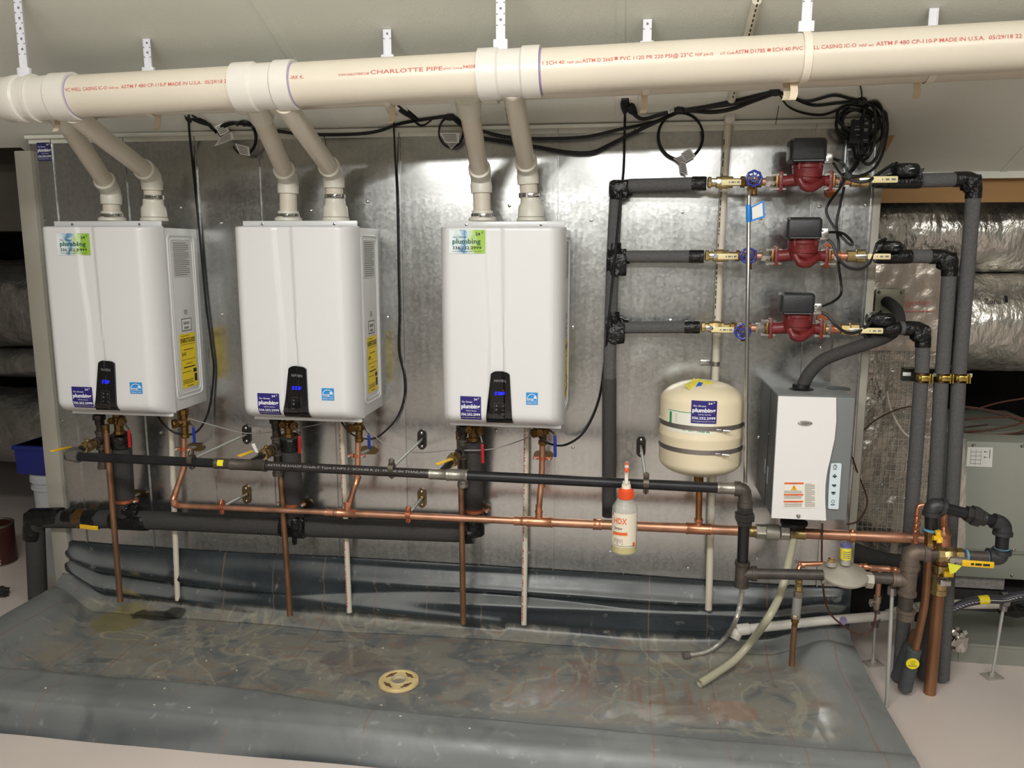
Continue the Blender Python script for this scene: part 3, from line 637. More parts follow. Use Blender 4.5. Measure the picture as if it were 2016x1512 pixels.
# elbow down at the right end, union and tee
e=gpx(1466); Yr=e.y
m=MB(); m.tube([gpx(1446),e,P(1467,1000,Yr)],rg*1.3,22,bend=.045); m.rev([(-.004,rg*1.2),(-.004,rg*1.5),(.014,rg*1.5),(.016,rg*1.2)],gpx(1449),gd,22); q=P(1467,994,Yr); m.rev([(-.012,rg*1.2),(-.01,rg*1.5),(.006,rg*1.5),(.007,rg*1.2)],q,-Z3,22); m.build('elbow',GREYI,t)
m=MB(); m.tube([P(1467,990,Yr),P(1464.5,1036,Yr)],rg*1.08,20); m.build('nipple',BLACKI,t)
m=MB(); c=P(1466,1017,Yr); hexnut(m,c,Z3,.024,.033); hexnut(m,c+Z3*.021,Z3,.02,.026); hexnut(m,c-Z3*.02,Z3,.018,.025); m.build('union',mt('black iron union',(60,58,57),.45,metal=.5,var=.2,scale=30),t)
m=MB(); m.tube([P(1464.5,1030,Yr),P(1461.5,1110,Yr)],rg*1.1,20); m.build('drop_pipe',mt('gloss black pipe',(24,24,26),.3),t)
m=MB(); c=P(1460.5,1129,Yr); m.rev([(-.044,rg*1.35),(-.044,rg*1.5),(-.03,rg*1.5),(-.028,rg*1.33),(.028,rg*1.33),(.03,rg*1.5),(.042,rg*1.5),(.042,rg*1.2)],c,Z3,24)
Yg=-.345
m.tube([c,P(1487,1129.5,Yr)],rg*1.3,20); m.rev([(-.012,rg*1.3),(-.012,rg*1.5),(.004,rg*1.5),(.004,rg)],P(1487,1129.5,Yr),X3,20); m.build('tee_fitting',GREYI,t)
m=MB(); m.tube([P(1487,1129.5,Yr),P(1620,1132,Yr)],rg*1.05,20); m.build('pipe',mt('weathered iron pipe',(84,78,74),.5,metal=.5,var=.25,scale=25),t)
# gas branches to each heater
def gasbranch(hx,htop,tee,cap,elbow,label,hnd,valve,ell=True,red=True,whitetag=None,capm=GREYI):
    Yt=-.15; tp=P(*tee,Yt); top=P(hx,htop,Yt); cp=P(*cap,Yt); t=thing('gas_branch',label,'gas pipe',cp,'gas branches of the water heaters')
    top=Vector((tp.x,Yt,top.z)); cp=Vector((tp.x,Yt,cp.z))
    m=MB(); m.tube([top+Z3*.02,cp],.0135,18); m.build('nipple',mt('dark iron nipple',(58,50,46),.5,metal=.5,var=.3,scale=40),t)
    m=MB(); m.rev([(0,.022),(.002,.0235),(.02,.0235),(.022,.017),(.04,.017)],Vector((tp.x,Yt,top.z)),-Z3,8); m.build('bushing',mt('dark iron nipple',(0,0,0)),t)
    m=MB(); m.rev([(-.036,.017),(-.036,.0205),(-.027,.0205),(-.025,.0175),(.025,.0175),(.027,.0205),(.036,.0205),(.036,.017)],tp,Z3,20); e=P(*elbow,-.36); e=Vector(e); d=(e-tp).normalized(); m.tube([tp,tp+d*.04],.0175,16); m.build('tee_fitting',GREYI,t)
    m=MB(); m.rev([(0,.0205),(.014,.021),(.016,.018),(.03,.0165)],cp-Z3*.012,Z3,20); m.build('cap',capm,t)
    m=MB(); m.tube([tp,e],.0125,16); m.build('branch_pipe',BLACKI,t)
    v=tp+(e-tp)*valve; m=MB(); m.rev([(-.034,.015),(-.033,.0195),(-.02,.0195),(-.018,.018),(-.012,.0225),(.012,.0225),(.018,.018),(.02,.0195),(.033,.0195),(.034,.015)],v,d,8); m.tube([v,v+Z3*.028],.007,10); vb=m.build('ball_valve',BRASS,t)
    a=P(*hnd[0],-.30); b=P(*hnd[1],hnd[2]); dh=(b-a); ax=dh.normalized(); s=ax.cross(Z3).normalized(); n=s.cross(ax)
    m=MB(); m.rbox((a+b)/2,(dh.length,.018,.006),.003,ax=(ax,s,n)); m.build('lever',YEL,vb,label='yellow lever')
    if ell: m=MB(); m.tube([e-d*.045,e,e+gd*.04],rg*1.28,18,bend=.03); m.rev([(-.006,rg),(-.006,rg*1.45),(.008,rg*1.45),(.008,rg)],e+gd*.038,gd,18); m.build('elbow',mt('grey elbow',(112,110,104),.5,metal=.5,var=.15,scale=30),t)
    if whitetag:
        m=MB(); a=P(*whitetag,-.3); m.prism([a,a+Vector((.012,0,.0)),a+Vector((-.002,0,.034)),a+Vector((-.014,0,.03))],(0,.001,0)); m.build('paper_tag',PAPER,t)
gasbranch(197,816,(199,866),(199,916),(134,897),'iron gas branch with yellow lever valve under the leftmost water heater',((138,880),(102,888),-.40),.42)
gasbranch(541,822,(545,878),(547,930),(498,909),'iron gas branch with paper tag and yellow lever under the middle water heater',((497,888),(470,898),-.36),.46,ell=False,whitetag=(503,891))
gasbranch(905,838,(911,884),(913,952),(873,926),'iron gas branch with yellow lever under the rightmost water heater',((890,903),(860,914),-.37),.52,ell=False,capm=GALV)
# ================================================================== SUPPORTS OF THE MAINS
def standoff(wpx,cpx,Yc,axis,R0,label,wallmat,clampmat,rod=True):
    wpt=P(*wpx,-.004); c=P(*cpx,Yc); t=thing('pipe_standoff',label,'pipe bracket',wpt,'standoff brackets on the sheet wall')
    m=MB(); n=24; m.prism([wpt+Vector((.017*math.cos(2*math.pi*k/n),0,.021*math.sin(2*math.pi*k/n)+math.copysign(.018,math.sin(2*math.pi*k/n)+1e-9))) for k in range(n)],(0,-.006,0)); m.rev([(0,.011),(.012,.010),(.014,.007)],wpt,-Y3,14); m.build('wall_plate',wallmat,t)
    for s in (-1,1): m=MB(); m.rev([(0,.006),(.003,.0055),(.005,.002)],wpt+Vector((0,-.006,s*.026)),-Y3,10); m.build('screw',STEEL,t)
    a=(c-wpt).normalized()
    m=MB(); m.tube([wpt-Y3*.008,c-a*R0],.0052,10); m.build('rod',ZINC,t)
    m=MB(); m.rev([(-.009,R0*1.0),(-.009,R0*1.16),(.009,R0*1.16),(.009,R0)],c,axis,22)
    upv=(Z3-axis*Z3.dot(axis)).normalized()
    for s in (-1,1): m.rbox(c+upv*s*(R0*1.16+.006),(.018,.014,.016),.003,ax=(axis,axis.cross(upv),upv)); m.tube([c+upv*s*(R0*1.16+.0)+axis.cross(upv)*.01,c+upv*s*(R0*1.16)-axis.cross(upv)*.0+upv*s*.016],.004,8)
    m.build('clamp',clampmat,t)
BRZ=mt('bronze wall plate',(120,104,72),.35,metal=.9); BLKP=mt('dark oval plate',(58,54,50),.4,metal=.7)
CLB=mt('brown iron clamp',(100,92,82),.45,metal=.7)
standoff((486,855),(377,905),-.36,gd,rg*1.0,'dark oval plate with rod clamping the gas main between left and middle heaters',BLKP,CLB)
standoff((831,865),(771,922),-.36,gd,rg*1.0,'dark oval plate with rod clamping the gas main between middle and right heaters',BLKP,CLB)
standoff((1262,879),(1272,951),-.36,gd,rg*1.04,'dark oval plate with rod clamping the gas main near the spray bottle',BLKP,CLB)
# ================================================================== COPPER SUPPLY MANIFOLD
cm=PP([(349,995.5),(500,1000.5),(660,1007),(766,1012),(1020,1023),(1061,1025),(1160,1030),(1319,1037.5),(1425,1043),(1611,1052.5),(1822,1061)],-.17)
c0_,c1_=cm[0],cm[-1]; cd=(c1_-c0_).normalized()
def cpx(px):
    lo,hi=-.1,1.1
    for _ in range(40):
        k=(lo+hi)/2; p=c0_+(c1_-c0_)*k; q=p-EYE; x=1008+F*q.dot(rt)/q.dot(fw)
        if x<px: lo=k
        else: hi=k
    return c0_+(c1_-c0_)*lo
r1,r2,r3=.0105,.0143,.0175
t=thing('copper_manifold','long copper supply manifold running below the heaters to the right','pipe',cpx(1000)-Z3*.02); cop=t
def cpipe(a,b,r): m=MB(); m.tube([cpx(a),cpx(b)],r,18); m.build('pipe',COP,t)
cpipe(345,660,r1); cpipe(640,1025,r2-.001); cpipe(1015,1180,r3-.0015); cpipe(1172,1500,r3); cpipe(1560,1840,r3*1.02)
def cfit(px,L,r,name='coupling'): m=MB(); coup(m,cpx(px),cd,L,r); return m.build(name,COPF,t)
cfit(651,.035,r1*1.15); cfit(684,.075,r2*1.04,'tee_fitting'); cfit(1022,.035,r2*1.1); cfit(1062,.095,r3,'tee_fitting'); cfit(1176,.03,r3*1.05); cfit(1375,.085,r3*1.06,'tee_fitting')
# swing risers from each heater's cold inlet
def cold(riser,diag,label_r,ren,tee_px):
    a=[P(*q) for q in riser]; m=MB(); m.tube(a,.0107,16,bend=.03); m.build('riser',COP,t)
    for p,d in ren:
        m=MB(); coup(m,P(*p),d,.034,.0112); m.build('coupling',COPF,t)
    if tee_px: c=cpx(tee_px); b=P(*riser[-1]); m=MB(); d=(b-c).normalized(); m.rev([(0,.0125),(.03,.0125),(.034,.0145),(.04,.0145),(.04,.011)],c,d,16); m.build('tee_branch',COPF,t)
def dirv(a,b): return (P(*b)-P(*a)).normalized()
cold([(362,858,-.14),(362,922,-.14),(343,978,-.17),(345,996,-.17)],None,'',[((362,922,-.14),dirv((362,918,-.14),(357,935,-.145))),((344,975,-.168),dirv((357,935,-.145),(344,975,-.168)))],None)
m=MB(); m.tube([P(341.5,978,-.17),cpx(342),cpx(356)],.0118,16,bend=.02); m.build('elbow',COPF,t)
cold([(705,868,-.14),(704,938,-.14),(688,992,-.16),(684,1000,-.165)],None,'',[((703,945,-.142),dirv((704,938,-.14),(699,955,-.15))),((688,991,-.16),dirv((699,955,-.15),(688,992,-.16)))],684)
cold([(1068,873,-.14),(1067,930,-.14),(1061,1003,-.165),(1061,1010,-.165)],None,'',[((1067,950,-.145),Z3),((1061,1001,-.165),Z3)],1061)
# riser to the expansion tank
m=MB(); m.tube([cpx(1375),P(1377,945,-.19)],.0112,16); m.build('riser',mt('brass tinted copper',(170,120,72),.4,metal=.9,var=.25,scale=14,stretch=(1,1,.4)),t)
m=MB(); c=P(1375.5,1027,-.172); m.rev([(-.03,.0165),(-.012,.0135),(.0,.0135),(.004,.0155),(.01,.0155),(.01,.012)],c,Z3,18); m.build('tee_branch',COPF,t)
# check valve with hex ends
a,b=cpx(1487),cpx(1553); L=(b-a).length
m=MB(); m.rev([(.03,.02),(.034,.0275),(L-.034,.0275),(L-.03,.02)],a,cd,28); m.build('check_valve_body',mt('silver valve body',(176,170,160),.45,metal=.7,var=.1,scale=60),t)
for p_,l_ in ((a+cd*.018,.034),(b-cd*.014,.03)): m=MB(); hexnut(m,p_,cd,l_,.026); m.build('hex_end',mt('silver valve body',(0,0,0)),t)
for p_,l_ in ((a-cd*.016,.036),(b+cd*.028,.05)): m=MB(); coup(m,p_,cd,l_,.0192); m.build('brass_adapter',BRASS,t)
# feed saddle with screws and the small take-off
m=MB(); c=cpx(1676); m.tube([c+Z3*.02,c-Z3*.03],.006,10); m.rev([(-.008,.0205),(-.008,.022),(.008,.022),(.008,.0205)],c,cd,18); m.ball(c+Z3*.018+Y3*-.01,.009,6); m.build('saddle_valve',COPF,t)
def clampc(wpx,cpx_,Yc,axis,R0,label,group='copper clamps on the copper lines',plate=True):
    c=P(*cpx_,Yc); t=thing('pipe_clamp',label,'pipe clamp',c,group)
    hz=axis.cross(Y3).normalized() if abs(axis.z)<.5 else X3
    m=MB(); m.rev([(-.006,R0),(-.006,R0*1.25),(.006,R0*1.25),(.006,R0)],c,axis,20)
    for s in (-1,1): m.rbox(c+hz*s*(R0*1.25+.009),(.024,.012,.012),.003,ax=(hz,axis.cross(hz),axis)); 
    m.build('clamp_ring',COPC,t)
    for s in (-1,1): m=MB(); m.rev([(0,.005),(.012,.005),(.014,.003)],c+hz*s*(R0*1.25+.012)-Y3*.004,-Y3,6); m.build('screw',ZINC,t)
    if wpx:
        wpt=P(*wpx,-.004); n=20; m=MB(); m.prism([wpt+Vector((.021*math.cos(2*math.pi*k/n)+math.copysign(.016,math.cos(2*math.pi*k/n)+1e-9),0,.016*math.sin(2*math.pi*k/n))) for k in range(n)],(0,-.005,0)); m.build('wall_plate',BRZ,t)
        m=MB(); m.tube([wpt,c+(wpt-c).normalized()*R0],.006,8); m.build('rod',ZINC,t)
clampc((386,880),(362,884),-.14,Z3,.0107,'copper clamp on the cold riser of the leftmost water heater')
clampc((727,886),(702,897),-.14,Z3,.0107,'copper clamp on the cold riser of the middle water heater')
clampc((1070,896),(1068,902),-.14,Z3,.0107,'copper clamp on the cold riser of the rightmost water heater')
standoff((486,973),(437,998),-.17,cd,.0108,'bronze oval plate with rod clamping the copper manifold, left one',BRZ,COPC)
standoff((831,980),(804,1013),-.17,cd,.0138,'bronze oval plate with rod clamping the copper manifold, right one',BRZ,COPC)
# ================================================================== RELIEF AND CONDENSATE DROPS
def relief(pts,label,cap=None):
    q=PP(pts); t=thing('relief_pipe',label,'copper pipe',q[-1],'copper relief drops below the heaters')
    m=MB(); m.tube(q,.0112,16); m.build('pipe',COPD,t)
    m=MB(); coup(m,q[0]-Z3*.012,(q[1]-q[0]),.03,.0118); m.build('brass_adapter',BRASSD,t)
relief([(208,838,-.17),(237,1184,-.17)],'copper relief drop ending above the olive stain, leftmost of three')
relief([(546,842,-.12),(556,985,-.13),(571,1212,-.15)],'copper relief drop below the middle water heater')
relief([(904,850,-.12),(908,960,-.13),(912,1228,-.15)],'copper relief drop below the rightmost water heater')
def cond(pts,r,label,name='condensate_pipe',pm=DKP):
    q=PP(pts); t=thing(name,label,'pvc pipe',q[-1],'white condensate drops')
    m=MB(); m.tube(q,r,16); m.build('pipe',PVC,t)
    p0,p1=q[-2] if len(q)>2 else q[0],q[-1]
    L=(q[1]-q[0]).length; d=(q[1]-q[0]).normalized(); o=Vector((-.45,-.89,0)); o=(o-d*o.dot(d)).normalized(); tn=d.cross(o); m=MB(); rn=random.Random(int(pts[0][0])); u=.02
    while u<L-.02:
        l=rn.choice((.004,.007,.01))
        if rn.random()<.75: a=q[0]+d*u+o*(r+.0006); m.add([a-tn*.0025,a+tn*.0025,a+tn*.0025+d*l,a-tn*.0025+d*l],[(0,1,2,3)],False)
        u+=l+.004
    if m.v: m.build('pipe_print',pm,t)
    return t
cond([(336,815,-.035),(350,1181,-.05)],.0107,'white condensate drop with dark dribble under it, below the leftmost heater',pm=PAPER)
cond([(672,826,-.035),(688,1205,-.06)],.0107,'white condensate drop below the middle water heater',pm=LR)
cond([(1037,838,-.035),(1031.5,1229,-.06)],.0107,'white condensate drop with red print below the rightmost water heater',pm=LR)
t=thing('condensate_pipe','tall white pvc drop running from the ceiling behind the tank to the pan','pvc pipe',P(1395,1200,-.05),)
q=PP([(1433,244,-.02),(1417,520,-.022),(1407,770,-.025),(1401,975,-.03),(1395,1200,-.05)]); m=MB(); m.tube(q,.0128,16); m.build('pipe',PVC,t)
m=MB(); coup(m,P(1400.5,1010,-.031),Z3,.05,.0138,1.1); m.build('coupling',PVCG,t)
m=MB(); m.rbox(P(1436,234,-.03),(.034,.05,.035),.006); m.build('junction_box',PVCW,t)
m=MB(); c=P(1409,716,-.024); m.rev([(-.008,.013),(-.008,.0148),(.008,.0148),(.008,.013)],c,Z3,18); m.rbox(c+Vector((-.034,.018,0)),(.036,.004,.02),.001); m.build('strap_clamp',STEEL,t)
m=MB(); d=(q[1]-q[0]).normalized(); u=.05; rn=random.Random(5); o=Vector((-.75,-.66,0)); tn=d.cross(o)
while u<.75:
    l=rn.choice((.006,.012,.02)); k=q[0]+(q[-1]-q[0])*0+d*u; k=k if u<(q[1]-q[0]).length else q[1]+(q[2]-q[1]).normalized()*(u-(q[1]-q[0]).length); a=k+o*.0134
    if rn.random()<.7: m.add([a-tn*.002,a+tn*.002,a+tn*.002+d*l,a-tn*.002+d*l],[(0,1,2,3)],False)
    u+=l+.006
m.build('pipe_print',LB,t)
# ================================================================== SERVICE VALVES UNDER THE HEATERS
def svalve(H,top,bot,px,lever,levm,label,big=1,Y=-.14):
    a=P(*top,Y); b=P(*bot,Y); t=thing('service_valve',label,'valve',b,'brass service valves under the heaters'); b=Vector((a.x,Y,b.z)); a=Vector((a.x,Y,H.Z0-.004)); L=(a-b).length; k=big
    m=MB(); m.rev([(0,.013*k),(.004,.0165*k),(.016,.0165*k),(.018,.013*k),(L*.4,.014*k),(L*.45,.021*k),(L*.62,.021*k),(L*.68,.015*k),(L*.8,.015*k),(L*.82,.019*k),(L*.98,.019*k),(L,.015*k)],b,Z3,8)
    c=b+Z3*L*.53; m.build('valve_body',BRASSD,t)
    m=MB(); m.rev([(0,.0145),(.028,.0145),(.03,.017),(.044,.017),(.046,.008)],c,Vector((-.7,-.7,0)) if big==1 else Vector((.8,-.6,0)),8); m.rev([(0,.011),(.03,.011),(.031,.014),(.04,.014)],c,Vector((-.2,-1,.1)),6); m.build('drain_port',BRASSD,t)
    p0=P(*lever[0],-.19); p1=P(*lever[1],-.19); d=p1-p0; ax=d.normalized(); m=MB(); m.rbox((p0+p1)/2,(d.length,.011,.006),.0025,ax=(ax,ax.cross(Y3),Y3)); m.build('lever',levm,t,label='red lever' if levm is REDL else 'blue lever')
    m=MB(); e=c+Vector((.012,-.0,.0)); m.tube([c,e+Vector((.012,-.02,.012)),p0-ax*.004],.0035,8); m.build('lever_stem',STEEL,t)
svalve(H1,(232,816),(236,856),0,((253.5,847),(255.5,881)),REDL,'brass valve with red lever on hot outlet of the leftmost heater',1.25)
svalve(H2,(567,826),(570,862),0,((589,858),(590,893)),REDL,'brass valve with red lever on hot outlet of the middle heater',1.25)
svalve(H3,(931,840),(932,870),0,((949.5,874),(950.5,912)),REDL,'brass valve with red lever on hot outlet of the rightmost heater',1.25)
svalve(H1,(362,816),(362,862),0,((381,841),(383,873)),BLUE,'brass valve with blue lever on cold inlet of the leftmost heater')
svalve(H2,(706,828),(705,870),0,((726,856),(727,884)),BLUE,'brass valve with blue lever on cold inlet of the middle heater')
svalve(H3,(1069,840),(1068,876),0,((1092.5,857),(1093,900)),BLUE,'brass valve with blue lever on cold inlet of the rightmost heater')
# ================================================================== INSULATED HOT LINES
def insul(name,label,pts,r,mat,cat='insulated pipe',bend=.05,tapes=(),branch=(),group=None,seam=False):
    q=PP(pts); t=thing(name,label,cat,min(q,key=lambda v:v.z)-Z3*r*.5,group); m=MB(); m.tube(q,r,22,bend=bend); m.build('foam_sleeve',mat,t)
    for br in branch:
        q2=PP(br); m=MB(); m.tube(q2,r,22,bend=bend); m.build('foam_sleeve',mat,t)
    for tp in tapes:
        a,b=P(*tp[0]),P(*tp[1]); k=tp[2] if len(tp)>2 else 1.06; m=MB(); m.between([(0,r*k*.98),(.02,r*k),(.35,r*k*1.02),(.5,r*k),(.8,r*k*1.02),(.98,r*k),(1,r*k*.97)],a,b,18); m.build('tape_wrap',TAPE,t)
    return t
YI=-.075
rr=R(37,P(500,1032,YI)); ry=-.075
hot=insul('insulated_pipe','long black foam covered hot main running low behind the copper drops',[(75,1180,-.02),(68,1022,-.035),(250,1022,ry),(600,1038,ry),(925,1049,ry),(932,1000,ry),(932,868,-.13)],rr,FOAMD,bend=.06,
 branch=[[(238,856,-.13),(248,1012,ry)],[(571,858,-.13),(580,1030,ry)]],
 tapes=[((66,1060,-.034),(68,1012,-.035),1.1),((63,1020,-.036),(122,1018,-.045),1.1),((132,1019,-.047),(152,1019,-.052),1.06),((172,1021,-.058),(196,1022,-.065),1.08),((222,1023,ry),(292,1026,ry),1.06),((555,1036,ry),(602,1039,ry),1.1),((915,1049,ry),(932,1048,ry),1.14),((933,1052,ry),(932,1012,ry),1.1),((237,856,-.13),(239,880,-.125),1.05),((571,860,-.13),(573,885,-.125),1.05)])
m=MB(); a=P(161,1020,-.056); m.rev([(-.022,rr*.9),(-.02,rr*1.02),(.018,rr*1.02),(.02,rr*.9)],a,X3,20); m.tube([a,a+Vector((-.0,-.03,-.03))],.009,10); vb=m.build('ball_valve',BRASSD,hot)
m=MB(); a=P(157,1036,-.10); b=P(193,1040,-.10); ax=(b-a).normalized(); m.rbox((a+b)/2,((b-a).length,.006,.018),.0025,ax=(ax,ax.cross(Z3)*-1,Z3)); lv=m.build('lever',YEL,vb,label='yellow lever')
for (px,py,wx) in ((571,1045,1),):
    pass
for a_ in ((P(256,1003,-.10),.03,.02,.022,.45,3),(P(586,1040,-.115),.026,.012,.04,.45,5),(P(580,1062,-.11),.008,.008,.022,.4,6)): m=MB(); m.crumple(*a_); m.build('tape_lump',TAPE,hot)
clampc((275,972),(246,985),-.095,Z3,rr*.8,'copper clamp and oval plate on hot drop of the leftmost water heater',group='clamps on the insulated drops')
clampc((599,990),(574,992),-.095,Z3,rr*.8,'copper clamp and oval plate on hot drop of the middle water heater',group='clamps on the insulated drops')
clampc((948,1000),(934,1004),-.09,Z3,rr*.8,'copper clamp on hot drop of the rightmost water heater',group='clamps on the insulated drops')
# pump supply manifold (insulated) with three branches
YM=-.085; YP=-.16
rm=R(25,P(1205,600,YM)); rb_=R(22,P(1300,500,YM))
ins=insul('insulated_pipe','grey foam covered manifold with three branches left of the pumps','',rm,FOAM) if 0 else None
q=PP([(1389,361.5,-.12),(1214,366,YM),(1206,514,YM),(1203,620,YM),(1200,720,YM),(1199,910,YM),(1199,1016,YM)])
t=thing('insulated_pipe','grey foam covered manifold with three branches, standing left of the pumps','insulated pipe',q[-1]); man=t
m=MB(); m.tube(q[:2]+q[2:],rm,24,bend=.045); m.build('foam_sleeve',FOAM,t)
m=MB(); m.tube([P(1199.5,745,YM),q[-1]],rm*1.14,24); m.build('foam_sleeve',FOAMD,t)
m=MB(); m.tube([P(1206,505,YM),P(1384,505,-.12)],rm*.93,22); m.build('foam_sleeve',FOAM,t)
m=MB(); m.tube([P(1203,645,YM),P(1376,644,-.12)],rm*.93,22); m.build('foam_sleeve',FOAM,t)
for a,b,k in (((1362,361.5,-.115),(1391,361.5,-.12),1.04),((1357,505,-.115),(1386,505,-.12),1.0),((1348,644,-.115),(1378,644,-.12),1.0)):
    m=MB(); m.between([(0,rm*k),(.1,rm*k*1.02),(.9,rm*k*1.02),(1,rm*k*.95)],P(*a),P(*b),20); m.build('tape_wrap',TAPE,t)
for (x,y,s) in ((1213,374,1),(1209,507,2),(1206,641,3)):
    c=P(x,y,YM); m=MB(); m.between([(0,rm*1.05),(.1,rm*1.08),(.5,rm*1.12),(.9,rm*1.08),(1,rm*1.05)],c+Z3*.05,c-Z3*.05,16) if s>1 else None
    m.crumple(c+Vector((.010,-.008,-.016 if s>1 else .0)),.034,.03,.046 if s>1 else .032,.4,s); m.between([(0,rm*1.08),(.5,rm*1.14),(1,rm*1.0)],c-X3*.01,c+X3*.055,14); m.build('tape_wrap',TAPE,t)
# ================================================================== PUMP ASSEMBLIES
def pump(i,box,yp,gate,handL,fl,fr,conn,handR,lx0,lx1,rend,label,lbl2,lbl3,lbl4):
    Y=YP; cy=yp
    cen=P((fl+fr)/2,yp,Y); W_=P(fr,yp,Y).x-P(fl,yp,Y).x
    t=thing('circulator_pump',label,'pump',cen-Z3*.04,'red circulator pumps')
    sc=W_/.165
    # volute: flanges, curved inlet/outlet neck, round casing
    xl=P(fl,yp,Y).x; xr=P(fr,yp,Y).x; zc=cen.z
    m=MB(); m.tube([(xl,Y,zc),(xl+.03*sc,Y-.002,zc+.002),(xl+.06*sc,Y-.012,zc+.006)],[.0215*sc,.0225*sc,.024*sc],16); m.ball(((xl+xr)/2,Y-.012,zc+.006),.05*sc,10,(1,.9,.62))
    m.tube(catmull([(xl+.052*sc,Y-.046,zc+.004),(xl+.066*sc,Y-.05,zc-.02*sc),(xl+.092*sc,Y-.044,zc-.027*sc),(xl+.122*sc,Y-.022,zc-.012*sc),(xl+.14*sc,Y-.004,zc),(xr,Y,zc)],5),[.012*sc]*5+[.016*sc]*6+[.019*sc]*5+[.0195*sc]*5+[.0195*sc]*5,16)
    cx=(xl+xr)/2+.003
    m.rev([(0,.04*sc),(.004,.052*sc),(.03,.054*sc),(.034,.05*sc)],(cx,Y-.012,zc+.008),Vector((0,-.05,1)),28); vol=m.build('volute',RED,t)
    for s,x in ((-1,xl),(1,xr)): m=MB(); m.rbox((x+s*.006,Y,zc),(.013,.044*sc,.074*sc),.004); m.build('flange',RED,t)
    # motor housing
    bx0,by0,bx1,by1=box; a=P(bx0,by0,Y-.02); b=P(bx1,by1,Y-.02)
    zt=b.z; m=MB(); m.rev([(0,.05*sc),(.004,.055*sc),(.012,.055*sc),(.016,.05*sc),(zt-zc-.03,.05*sc),(zt-zc-.02,.052*sc),(zt-zc+.02,.05*sc)],(cx,Y-.012,zc+.036),Z3,28)
    for k in range(4): aa=math.pi/4+k*math.pi/2; m.rev([(0,.007),(.022,.007),(.024,.005)],(cx+.05*sc*math.cos(aa),Y-.012+.05*sc*math.sin(aa),zc+.034),Z3,8)
    m.build('motor_housing',RED,t)
    m=MB(); m.rbox(((a.x+b.x)/2,Y-.025,(a.z+b.z)/2),(b.x-a.x,.085,a.z-b.z),.012,seg=3); tb=m.build('terminal_box',PBOX,t)
    m=MB(); m.box(((a.x+b.x)/2,Y-.0685,b.z+.004),(b.x-a.x-.02,.003,.003)); m.rev([(0,.004),(.004,.003)],(a.x+.006,Y-.066,a.z-.006),-Y3,8); m.build('cover_seam',mt('light edge plastic',(90,90,92),.4),tb)
    c0,c1,c2,c3=conn; a2=P(c0,c1,Y-.02); b2=P(c2,c3,Y-.02); m=MB(); m.rbox(((a2.x+b2.x)/2,Y-.02,(a2.z+b2.z)/2),(b2.x-a2.x,.03,a2.z-b2.z),.003)
    for s in (-1,1): m.rev([(0,.004),(.005,.003)],((a2.x+b2.x)/2-.006,Y-.035,(a2.z+b2.z)/2+s*.009),-Y3,8)
    m.tube([((b.x),Y-.02,(a2.z+b2.z)/2),(a2.x+.004,Y-.02,(a2.z+b2.z)/2)],.012,12); m.build('cable_connector',STEEL,t)
    # steel flange bolts and brass isolation flanges
    for s,x in ((-1,xl),(1,xr)): m=MB(); m.rbox((x+s*.017,Y,zc),(.009,.034*sc,.062*sc),.003); m.build('isolation_flange',BRASSD,t)
    for s,x in ((-1,xl),(1,xr)):
        for k in (-1,1): m=MB(); m.rev([(-.022,.0055),(.022,.0055)],(x+s*.012,Y-.012,zc+k*.026*sc),X3,6); m.rev([(-.026,.008),(-.018,.008)],(x+s*.012,Y-.012,zc+k*.026*sc),X3,6); m.build('flange_bolt',STEEL,t)
    # ---- left trim: ball valve, gate valve
    a=P(lx0,yp,-.12); g=P(*gate,Y); u=thing('ball_valve',lbl2,'valve',a-Z3*.015,'cream lever ball valves left of the pumps'); ax=Vector((1,0,0)); L=g.x-.03-a.x
    a=Vector((a.x,Y+.01,zc)); 
    m=MB(); m.rev([(0,.0125),(.002,.018),(.012,.018),(.014,.0135),(L*.25,.0135),(L*.27,.0185),(L*.38,.0185),(L*.42,.021),(L*.6,.021),(L*.64,.0185),(L*.76,.0185),(L*.78,.0125),(L+.01,.0125)],a,ax,8); m.tube([a+ax*L*.3,a+ax*L*.3-Y3*.035],.007,10); m.build('valve_body',BRASS,u)
    h0,h1=P(handL[0],handL[1],Y-.03),P(handL[2],handL[3],Y-.03); x0=P(lx0+14,yp,Y-.03).x
    m=MB(); m.rbox(((x0+h0.x)/2+.004,Y-.03,zc),(h0.x-x0+.02,.004,.014),.0015); m.rev([(0,.008),(.006,.008)],(a.x+L*.3,Y-.03,zc),-Y3,6); m.build('lever_plate',STEEL,u)
    m=MB(); m.rbox(((h0.x+h1.x)/2,Y-.032,(h0.z+h1.z)/2),(h1.x-h0.x,.008,h0.z-h1.z),.0035); hs=m.build('lever_sleeve',CREAM,u)
    m=MB(); w_=(h1.x-h0.x)
    for k,(p0,p1) in enumerate(((.38,.44),(.50,.64),(.68,.72),(.78,.9))): m.grid(lambda p,q:Vector((h0.x+w_*(p0+(p1-p0)*p),Y-.0365,h1.z+(h0.z-h1.z)*(.35+.3*q))),[0,1],[0,1],False)
    m.build('sleeve_marks',GREYP,hs)
    u=thing('gate_valve',lbl3,'valve',g-Z3*.03,'blue handwheel valves left of the pumps')
    m=MB(); m.rev([(-.034,.0145),(-.032,.018),(-.02,.018),(-.018,.0145),(.018,.0145),(.02,.018),(.032,.018),(.034,.0145)],(g.x,Y,zc),X3,8); m.rev([(0,.017),(.02,.017),(.022,.02),(.03,.02),(.032,.01),(.06,.006)],(g.x,Y,zc),-Y3,8); m.rev([(0,.009),(.03,.009),(.034,.012)],(g.x+.012,Y,zc-.01),-Z3,10); m.build('valve_body',BRASSD,u)
    wr=R(32,g); cc=Vector((g.x,Y-.062,g.z)); m=MB(); n=40; pts=[]
